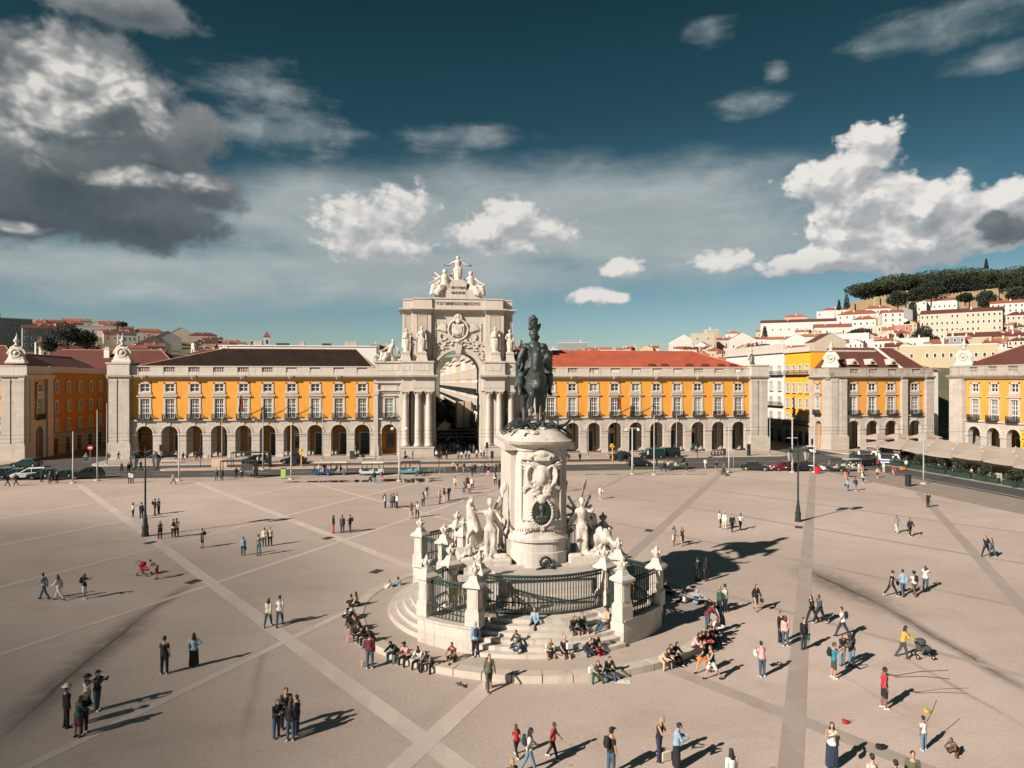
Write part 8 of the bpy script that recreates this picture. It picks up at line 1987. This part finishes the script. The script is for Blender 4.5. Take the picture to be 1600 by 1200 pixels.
for i in range(NX+1):
    px = -500+2600*i/NX
    for j in range(ND+1):
        d = 150+(900-150)*(j/ND)**1.2; z = hz(px, min(d, 640)) if d <= 640 else hz(px, 640)*(1-.0*(d-640)/300)
        if d < 190: z = 0
        nz = mnoise.noise(Vector((px*.01, d*.02, 0)))*2.0 if z > 4 else 0
        v = c2w((px-800)/FPX*d, d, z-1.2+nz if z > .5 else -.5); vs.append(tuple(v))
for i in range(NX):
    for j in range(ND): a = i*(ND+1)+j; fs.append((a, a+ND+1, a+ND+2, a+1))
mb.smooth = True; mb.add(vs, fs); mb.obj('hills', mat('hill_scrub', (.11, .10, .055), .95, .2, .05, .4, .5, dirt=(.22, .17, .11), dscale=.03), kind='structure')
HW = [mat('house_white', (.57, .535, .49), .85, .07, .3), mat('house_cream', (.49, .41, .315), .85, .07, .3), mat('house_yellow', (.42, .345, .22), .85, .07, .3), mat('house_pink', (.46, .32, .26), .85, .07, .3), mat('house_grey', (.24, .245, .24), .85, .07, .3), mat('house_salmon', (.46, .17, .10), .85, .07, .3), mat('house_ochre', (.56, .28, .06), .85, .07, .3)]
WHn = ['white', 'cream', 'pale yellow', 'pinkish', 'grey', 'salmon red', 'ochre']
RF = [mat('far_roof_red', (.27, .072, .042), .9, .15, .4, dirt=(.22, .07, .04), dscale=.5), mat('far_roof_orange', (.34, .115, .06), .9, .12, .4), ROOFM]
RFn = ['red', 'orange', 'maroon']
def house(px, py, wpx, hpx, wall=0, roof=0, rt='gable', ang=0., rows=3, cols=4, lab='', deep=9., d=None, group=None):
    "px: centre, py: foot of the wall in the photo, sizes in photo pixels"
    d = d or dinv(px, py); s = d/FPX; w = wpx*s; h = hpx*s; p = c2w((px-800)/FPX*d, d, CZ+(HY-py)*s)
    th = -math.atan((px-800)/FPX)-TH; g = empty('hill_house', (p.x, p.y, p.z), th+R(ang), lab, 'house', group or 'houses on the hills behind the square')
    mb = MB(); mb.box(-w/2, w/2, 0, deep, -7, h); mb.obj('wall', HW[wall], g)
    if rt == 'hip': m = MB(); rh = min(w, deep)*.24+.4; m.add([(-w/2-.3, -.3, h), (w/2+.3, -.3, h), (w/2+.3, deep+.3, h), (-w/2-.3, deep+.3, h), (-w/2+min(deep/2, w*.4), deep/2, h+rh), (w/2-min(deep/2, w*.4), deep/2, h+rh)], [(0, 1, 5, 4), (1, 2, 5), (2, 3, 4, 5), (3, 0, 4), (3, 2, 1, 0)]); r = m.obj('roof', RF[roof], g)
    elif rt == 'gable': m = MB(); rh = deep*.24; m.add([(-w/2-.3, -.35, h-.05), (w/2+.3, -.35, h-.05), (w/2+.3, deep/2, h+rh), (-w/2-.3, deep/2, h+rh), (-w/2-.3, deep+.3, h), (w/2+.3, deep+.3, h)], [(0, 1, 2, 3), (3, 2, 5, 4), (0, 3, 4), (1, 5, 2), (0, 4, 5, 1)]); r = m.obj('roof', RF[roof], g)
    elif rt == 'front': m = MB(); rh = w*.27; m.prism([(-w/2, h), (w/2, h), (0, h+rh)], 0, deep); m.obj('gable_wall', HW[wall], g); m = MB(); m.add([(-w/2-.3, -.2, h-.1), (0, -.2, h+rh+.15), (0, deep, h+rh+.15), (-w/2-.3, deep, h-.1), (w/2+.3, -.2, h-.1), (w/2+.3, deep, h-.1)], [(0, 1, 2, 3), (1, 4, 5, 2)]); r = m.obj('roof', RF[roof], g)
    else: m = MB(); m.box(-w/2-.1, w/2+.1, -.1, deep+.1, h, h+.5); m.box(-w/2+.3, w/2-.3, .3, deep-.3, h+.3, h+.52); r = m.obj('roof', HW[0], g)
    rnd = random.Random(int(px*7+py)); cx = rnd.uniform(-w*.3, w*.3); m = MB(); m.box(cx-.4, cx+.4, deep*.3, deep*.3+.7, h, h+deep*.14+1.6); m.box(cx-.5, cx+.5, deep*.3-.1, deep*.3+.8, h+deep*.14+1.6, h+deep*.14+1.8); m.obj('chimney', HW[0], r)
    M = win_meshes('house')
    if rows and cols:
        fh = h/rows; sc = min(1., fh/3.0, (w/cols)/1.9)
        for a in range(rows):
            for b in range(cols):
                if rnd.random() < .08: continue
                o = link('window', M['fr'], g, (-w/2+w*(b+.5)/cols, -.02, fh*(a+.5)-.75*sc)); o.scale = (sc*1.05, 1, sc); q = link('pane', M['gl'], o)
    return g
HL = [  # right hill, explicit houses
 (1252, 525, 120, 22, 0, 2, 'gable', 0, 1, 10, 'very long low white building with a maroon roof on the right hill'), (1243, 505, 34, 10, 3, 1, 'hip', 0, 0, 0, 'pink roofed pavilion above the long white building'),
 (1340, 515, 60, 24, 0, 0, 'hip', -8, 3, 6, 'white house row with low red roof left below the castle'), (1290, 505, 26, 18, 0, 1, 'flat', 0, 2, 3, 'small white flat roofed house at the left foot of the castle hill'),
 (1310, 500, 40, 16, 0, 0, 'gable', 5, 2, 4, 'white house with red roof on the left slope of the castle hill'), (1372, 500, 36, 18, 0, 0, 'hip', 5, 2, 3, 'white house with chimneys right under the castle wall'),
 (1350, 525, 34, 26, 0, 0, 'hip', -5, 2, 4, 'white villa with small hipped roof below the castle'), (1368, 530, 22, 20, 1, 0, 'flat', 0, 2, 2, 'cream house next to the white villa'), (1378, 518, 26, 24, 2, 0, 'flat', 0, 3, 3, 'pale yellow tall house in the middle of the hill'),
 (1395, 520, 30, 32, 0, 0, 'gable', 10, 4, 3, 'tall white house left of the grey gable'), (1412, 512, 26, 26, 4, 2, 'front', -20, 0, 0, 'grey blind gable in the middle of the hill'), (1410, 528, 24, 20, 5, 1, 'flat', 5, 2, 2, 'salmon red house under the grey gable'),
 (1428, 488, 34, 18, 0, 1, 'hip', 0, 2, 5, 'house with orange hipped roof below the round tree'), (1464, 488, 54, 18, 0, 0, 'gable', -6, 1, 8, 'long house with red roof and a row of windows on the hill'),
 (1500, 530, 110, 42, 1, 2, 'gable', -7, 4, 16, 'biggest long cream palace front on the right hill'), (1583, 505, 60, 32, 0, 0, 'gable', 4, 4, 8, 'large white house at the upper right edge'), (1592, 520, 34, 28, 1, 2, 'hip', 0, 3, 5, 'cream house at the right edge below the white one'),
 (1480, 570, 130, 30, 2, 2, 'flat', -3, 1, 12, 'wide pale yellow flat topped building behind the east wing'), (1520, 540, 70, 14, 2, 2, 'gable', -5, 0, 0, 'yellow upper block with maroon roof behind the east wing'), (1582, 545, 50, 20, 2, 2, 'gable', 4, 1, 3, 'yellow house with maroon roof at the right edge'),
 (1492, 545, 28, 18, 4, 0, 'flat', 0, 2, 3, 'light grey small block above the yellow building'), (1570, 560, 44, 14, 1, 2, 'flat', 0, 0, 0, 'low beige annex behind the east wing roof'),
 (1400, 548, 90, 18, 0, 0, 'flat', 0, 1, 7, 'long flat white terrace block above the corner building'), (1330, 548, 50, 26, 0, 0, 'flat', -5, 1, 4, 'white flat block above the ornate white building'), (1298, 556, 52, 22, 1, 2, 'front', 25, 0, 0, 'big cream gable end above the yellow street building'),
 (1245, 555, 44, 22, 0, 2, 'front', 0, 1, 2, 'white gable with maroon roof right of the white building'), (1218, 548, 40, 18, 0, 1, 'gable', 0, 1, 4, 'white house with orange roof above the right street'), (1160, 552, 40, 22, 0, 0, 'front', 10, 1, 3, 'white gabled house above the right end of the red roof'),
 (1135, 545, 30, 14, 1, 0, 'gable', 0, 1, 3, 'cream house with red roof above the red wing roof'), (1098, 550, 34, 28, 1, 0, 'flat', 8, 2, 2, 'tall cream block above the red wing roof'), (1112, 546, 22, 30, 2, 0, 'flat', 8, 0, 0, 'tan tower like block above the red wing roof'), (1068, 552, 44, 18, 0, 0, 'front', 5, 1, 3, 'pale gabled house above the red wing roof'),
 (1020, 556, 18, 12, 0, 0, 'gable', 0, 0, 0, 'tiny house with red roof above the middle of the red wing'), (935, 556, 40, 10, 0, 1, 'gable', 0, 1, 4, 'red roofed house above the left part of the red wing'), (895, 556, 46, 20, 4, 0, 'flat', 0, 1, 5, 'dark grey roof block right of the bronze rider'), (870, 556, 20, 10, 0, 0, 'flat', 0, 0, 0, 'small pale block right of the bronze rider'),
 (965, 556, 26, 8, 0, 0, 'flat', 0, 0, 0, 'low pale block above the red wing roof'), (1180, 540, 30, 10, 0, 0, 'gable', 0, 1, 3, 'white house far behind the right street'), (1195, 528, 26, 10, 1, 1, 'gable', 0, 1, 3, 'cream house left of the long white building'), (1145, 530, 22, 9, 0, 1, 'hip', 0, 1, 2, 'small white far house with orange roof'),
 (1305, 525, 60, 14, 0, 0, 'gable', 6, 1, 5, 'white row house left of the villa'), (1325, 536, 40, 12, 5, 0, 'gable', 0, 1, 3, 'low red house among shrubs on the hill'), (1440, 555, 44, 14, 0, 0, 'flat', 0, 1, 3, 'white roof room above the corner building roof'), (1270, 540, 40, 14, 0, 1, 'gable', 0, 1, 4, 'white house with orange roof right of the white building'),
 # left
 (15, 540, 60, 42, 4, 2, 'flat', 8, 4, 7, 'dark grey block at the upper left edge'), (62, 545, 44, 32, 4, 2, 'gable', 5, 3, 5, 'dim grey house beside the dark tree on the left hill'), (65, 515, 34, 8, 5, 0, 'gable', 0, 0, 0, 'low red roofed house at the left skyline'), (150, 524, 56, 14, 0, 0, 'flat', 0, 1, 6, 'white terrace house on the left skyline'),
 (185, 535, 40, 14, 3, 2, 'gable', 4, 1, 4, 'maroon roofed house right of the white terrace house'), (232, 530, 44, 12, 3, 0, 'hip', 0, 1, 3, 'pinkish red roofed house on the left hill'), (240, 552, 50, 14, 0, 2, 'front', 12, 1, 2, 'white gable before the brown roof, left one'), (262, 540, 40, 12, 0, 2, 'front', 10, 0, 0, 'white gable before the brown roof, right one'),
 (205, 556, 44, 12, 0, 0, 'gable', 0, 1, 5, 'white house with red roof behind the left trophy'), (283, 530, 30, 10, 1, 2, 'front', 0, 0, 0, 'cream gable on the left skyline'), (318, 538, 40, 14, 3, 2, 'hip', 0, 0, 0, 'pink roofed house on the left skyline'), (340, 548, 60, 10, 0, 0, 'gable', 0, 0, 0, 'red roofed long house beside the pink one'),
 (395, 545, 30, 10, 1, 0, 'flat', 0, 1, 4, 'ruined church like block on the skyline left of the bell tower'), (120, 508, 40, 7, 0, 1, 'gable', 0, 0, 0, 'far white house on the left ridge'), (90, 510, 26, 7, 1, 0, 'gable', 0, 0, 0, 'far cream house on the left ridge'), (170, 512, 30, 7, 0, 0, 'gable', 0, 0, 0, 'second far white house on the left ridge'),
 (600, 556, 24, 16, 5, 1, 'flat', 0, 0, 0, 'red brick block left of the reclining statue'), (586, 556, 14, 18, 4, 0, 'flat', 0, 0, 0, 'grey stack left of the reclining statue'), (100, 560, 60, 14, 0, 2, 'gable', 0, 1, 6, 'pale house with maroon roof behind the left street'),
]
for i, t in enumerate(HL):
    px, py, w, h, wl, rf, rt, an, rows, cols, lab = t
    house(px, py, w, h, wl, rf, rt, an, rows, cols, lab, deep=12 if w > 50 else 9)
rh = random.Random(4); names = {}
def cx_(px): return 'left hill' if px < 560 else ('centre' if px < 1150 else 'right hill')
nl = nr = 0; ORD = lambda n: '%d' % n
for zone, (xa, xb), cnt, ydep in (('left hill', (-30, 420), 60, (6, 50)), ('right hill', (1060, 1620), 110, (8, 70)), ('roofs above the right wing', (860, 1120), 14, (2, 14))):
    items = []
    for _ in range(cnt):
        px = rh.uniform(xa, xb); top = ytop(px); py = rh.uniform(min(top+ydep[0], 575), min(top+ydep[1], 578))
        if zone == 'right hill' and px > 1330 and py < 500: py = rh.uniform(500, 560)
        items.append((py, px))
    items.sort(reverse=True)
    for n, (py, px) in enumerate(items):
        d = dinv(px, py); k = 420/d; wl = rh.choice((0, 0, 0, 1, 1, 2, 3)); rf = rh.choice((0, 0, 1, 2)); w = rh.uniform(13, 29)*k**.5; h = rh.uniform(9, 17)*k**.5
        rt = rh.choice(('gable', 'hip', 'gable', 'front'))
        house(px, py, w, h, wl, rf, rt, rh.uniform(-25, 25), rh.choice((1, 2)) if h > 9 else 1, rh.choice((2, 3, 4)), '%s house with %s roof, %s counted up the %s' % (WHn[wl], RFn[rf], ordw(n+1), zone), group='small houses on the '+zone if 'hill' in zone else 'small houses behind the right wing')
# houses of the hill seen through the arch
for n in range(26):
    px = 676+78*((n*37) % 26)/26; py = 597-(n % 7)*5.2-3; d = 430+14*n % 150
    house(px, py+8, 12+(n*5) % 8, 9+(n*3) % 6, (0, 5, 1, 6, 3, 0)[n % 6], n % 3, ('gable', 'hip', 'front')[n % 3], (n*17) % 30-15, 1, 2, 'small %s house with %s roof, %s on the slope through the arch' % (WHn[(0, 5, 1, 6, 3, 0)[n % 6]], RFn[n % 3], ordw(n+1)), d=490+(n % 7)*20, deep=8, group='small houses seen through the arch')
mb = MB(); vs = []; fs = []
for i in range(9):
    for j in range(8):
        px = 655+20*i; d = 478+22*j; vs.append(tuple(c2w((px-800)/FPX*d, d, CZ+(HY-(604-5.4*j))*d/FPX-1)))
for i in range(8):
    for j in range(7): a = i*8+j; fs.append((a, a+8, a+9, a+1))
mb.add(vs, fs); mb.obj('hills', MATS['hill_scrub'], kind='structure')
# bell tower
d = 520; p = wp(417, 546, d); g = empty('bell_tower', p, -TH+.3, 'small white bell tower with a red pyramid top on the left skyline', 'tower'); s = d/FPX
a = MB(); a.box(-4.5*s, 4.5*s, 0, 8*s, -10, 20*s); a.obj('wall', HW[0], g); a = MB(); a.frus([(-5.5*s, -s), (5.5*s, -s), (5.5*s, 9*s), (-5.5*s, 9*s)], 20*s, [(-.1, 4*s), (.1, 4*s), (.1, 4*s+.1), (-.1, 4*s+.1)], 29*s); a.obj('roof', RF[0], g); a = MB(); a.box(-1.5*s, 1.5*s, -.15, .1, 9*s, 15*s); a.obj('belfry_opening', GLASS, g)
# castle wall: crenellated stone terraces under the pines
CST = mat('castle_stone', (.42, .30, .18), .9, .14, .12, .6, 1.5, dirt=(.24, .18, .11), dscale=.1, streak=.4)
def castle(px0, px1, yt0, yt1, yb, d, lab):
    a = c2w((px0-800)/FPX*d, d); b = c2w((px1-800)/FPX*d, d); s = d/FPX; L = (b-a).length; ang = math.atan2(b.y-a.y, b.x-a.x); z0 = CZ+(HY-yb)*s; g = empty('castle_wall', (a.x, a.y, z0), ang, lab, 'castle wall', 'castle walls on the right hill')
    t0, t1 = (yb-yt0)*s, (yb-yt1)*s; m = MB(); n = int(L/3)
    m.prism([(0, -6), (L, -6), (L, t1), (0, t0)], 0, 5); m.obj('wall', CST, g); m = MB()
    for k in range(n): x = L*(k+.25)/n; z = t0+(t1-t0)*x/L; m.box(x, x+L/n*.5, -.05, .9, z-.1, z+1.1)
    m.obj('battlements', CST, g); m = MB()
    for k in range(0, n, 7): x = L*k/n; z = t0+(t1-t0)*x/L; m.prism([(x-2, -6), (x+2, -6), (x+1.8, z+1.0), (x-1.8, z+1.0)], -2.0, 0)
    m.obj('buttresses', CST, g)
castle(1330, 1420, 474, 455, 484, 620, 'sunlit castle wall at the left end under the pines'); castle(1470, 1560, 462, 452, 485, 640, 'castle wall in the middle behind the round trees'); castle(1555, 1640, 452, 448, 476, 650, 'castle wall at the right edge')
castle(1508, 1540, 470, 470, 500, 600, 'lower castle bastion behind the long palace')
m_p = MB(); V_ = []; F_ = []
for i in range(31):
    px = 1318+14*i
    for j in range(4):
        d = 652+50*j; yy = 480-min(26, (px-1318)*.35)-max(0, (px-1400)*.02); V_.append(tuple(c2w((px-800)/FPX*d, d, CZ+(HY-yy)*652/FPX)))
for i in range(30):
    for j in range(3): a = i*4+j; F_.append((a, a+4, a+5, a+1))
m_p.add(V_, F_); m_p.obj('hills', MATS['hill_scrub'], kind='structure')
# trees
BARK = mat('bark', (.10, .07, .05), .9, .2)
PINE = mat('pine_needles', (.030, .042, .014), .85, .4, .12, dirt=(.055, .062, .018), dscale=.25); DARKT = mat('tree_leaves_dark', (.020, .030, .016), .85, .4, .15, dirt=(.035, .045, .018), dscale=.3)
def far_tree(px, py, wpx, hpx, d, kind, lab, seed, n=1500, m=None, name='tree'):
    "px,py: foot; crown width and total height in photo pixels"
    s = d/FPX; p = wp(px, py, d); w, h = wpx*s/2, hpx*s; g = empty(name, p, 0, lab, 'tree', 'trees on the castle hill' if px > 1200 else 'trees on the left hill'); rnd = random.Random(seed)
    a = MB(); P = []
    if kind == 'pine':
        a.tube([(0, 0, -2), (w*.1, 0, h*.3), (0, 0, h*.6)], [.8, .6, .4], 6)
        for k in range(9): an = k*.75; a.tube([(0, 0, h*.35), (w*.6*math.cos(an), w*.6*math.sin(an), h*.66)], [.35, .15], 4); P.append(((w*.62*math.cos(an), w*.4*math.sin(an), h*(.62+.10*((k*5) % 4)/3)), (w*.5, w*.5, h*.20)))
        P += [((0, 0, h*.80), (w*.75, w*.6, h*.20)), ((w*.3, 0, h*.5), (w*.6, w*.5, h*.2)), ((-w*.4, 0, h*.45), (w*.5, w*.4, h*.18))]
    elif kind == 'cypress': a.tube([(0, 0, -1), (0, 0, h*.9)], [.3, .1], 5); P = [((0, 0, h*(.15+.17*k)), (w*(1-.12*k), w*(1-.12*k), h*.16)) for k in range(6)]
    else:
        a.tube([(0, 0, -2), (0, 0, h*.6)], [.6, .3], 6)
        for k in range(9): an = k*2.4; rr_ = w*.5*((k*7) % 5)/4; P.append(((rr_*math.cos(an), rr_*math.sin(an)*.8, h*(.35+.45*((k*5) % 9)/9)), (w*.52, w*.5, h*.26)))
    a.obj('trunk', BARK, g); leafy(P, n, max(.32, s*1.25), seed).obj('crown', m or (PINE if kind == 'pine' else DARKT), g)
    return g
TR = [(1352, 470, 60, 28, 640, 'pine', 'umbrella pine at the left tip of the castle hill'), (1380, 464, 70, 26, 640, 'pine', 'umbrella pine, second from the left tip'), (1405, 460, 74, 32, 645, 'pine', 'umbrella pine with rounded top, third from the left'), (1432, 458, 76, 28, 650, 'pine', 'umbrella pine, fourth from the left'),
      (1462, 458, 90, 36, 655, 'pine', 'broad umbrella pine, fifth from the left'), (1500, 456, 96, 38, 660, 'pine', 'broadest umbrella pine at the crest'), (1535, 456, 76, 36, 665, 'pine', 'umbrella pine right of the crest'), (1565, 458, 60, 28, 665, 'pine', 'umbrella pine in the dip near the right edge'), (1592, 456, 80, 40, 665, 'pine', 'tall umbrella pine at the right edge'), (1625, 456, 80, 44, 665, 'pine', 'umbrella pine cut by the right edge'),
      (1403, 482, 44, 28, 560, 'round', 'dark round tree above the middle houses'), (1455, 476, 66, 40, 570, 'round', 'largest dark round tree below the pines'), (1430, 476, 36, 26, 575, 'round', 'dark tree left of the largest round tree'), (1508, 474, 34, 16, 575, 'round', 'low green tree before the middle castle wall'), (1540, 478, 36, 24, 575, 'round', 'dark round tree in front of the castle at right'), (1588, 474, 40, 24, 580, 'round', 'dark tree mass at the right edge'),
      (1545, 492, 40, 34, 560, 'round', 'dark tree between palace and right white house'), (1443, 545, 44, 36, 420, 'round', 'dark green tree left below the long palace'), (1460, 552, 30, 26, 400, 'round', 'lower dark tree below the long palace'), (1345, 532, 60, 18, 430, 'round', 'green shrubs among the houses of the hill'), (1556, 515, 46, 22, 500, 'round', 'dark shrubs under the right white house'),
      (1323, 482, 10, 22, 600, 'cypress', 'dark cypress left of the castle'), (1311, 484, 6, 14, 600, 'cypress', 'small cypress left of the castle'), (1195, 528, 9, 18, 600, 'cypress', 'lone dark conifer on the middle skyline'), (1541, 420, 6, 14, 660, 'cypress', 'thin tree top above the pines'), (1410, 438, 8, 10, 650, 'cypress', 'small tree top above the pines at left'),
      (1352, 470, 56, 24, 655, 'round', 'dark undergrowth tree behind the castle wall, first from the left'),
      (1384, 466, 56, 24, 655, 'round', 'dark undergrowth tree behind the castle wall, second from the left'),
      (1418, 462, 56, 24, 655, 'round', 'dark undergrowth tree behind the castle wall, third from the left'),
      (1452, 461, 56, 24, 655, 'round', 'dark undergrowth tree behind the castle wall, fourth from the left'),
      (1488, 460, 56, 24, 655, 'round', 'dark undergrowth tree behind the castle wall, fifth from the left'),
      (1524, 460, 56, 24, 655, 'round', 'dark undergrowth tree behind the castle wall, sixth from the left'),
      (1558, 460, 56, 24, 655, 'round', 'dark undergrowth tree behind the castle wall, seventh from the left'),
      (1592, 458, 56, 24, 655, 'round', 'dark undergrowth tree behind the castle wall, eighth from the left'),
      (105, 548, 60, 46, 330, 'round', 'large dark autumn tree on the left hill'), (135, 548, 50, 34, 335, 'round', 'second dark tree on the left hill'), (80, 552, 30, 26, 330, 'round', 'small dark tree on the left hill'), (192, 512, 22, 10, 560, 'round', 'tree on the left ridge'), (400, 545, 18, 12, 500, 'round', 'bush beside the ruined church block')]
for i, t in enumerate(TR): far_tree(*t, 100+i, n=3200 if t[5] == 'pine' else (3000 if t[2] > 25 else 400))
# trees and parasols in the shaded street behind the arch
for i, (x, y, w) in enumerate(((-2.5, 60, 3), (-1.5, 76, 3.2), (0, 96, 3.4), (2, 122, 3.6))):
    g = empty('street_tree', (x, y, 0), 0, 'dark street tree behind the arch, %s from the square' % ordn[i], 'tree', 'street trees behind the arch'); a = MB(); a.tube([(0, 0, 0), (0, 0, 5)], [.18, .1], 6); a.obj('trunk', BARK, g); leafy([((0, 0, 5.5), (w*.7, w*.7, 2.4)), ((.8, 0, 4.4), (w*.5, w*.5, 1.4)), ((-.9, .5, 6), (w*.5, w*.5, 1.6))], 1300, .28, 300+i).obj('crown', DARKT, g)
for k in range(3): umbrella(-1.6+.7*k, 40+9*k, 1.6, 2.6, 'pale cafe parasol in the shaded street behind the arch, %s from the square' % ordn[k])
bpy.data.scenes.remove(TMP)
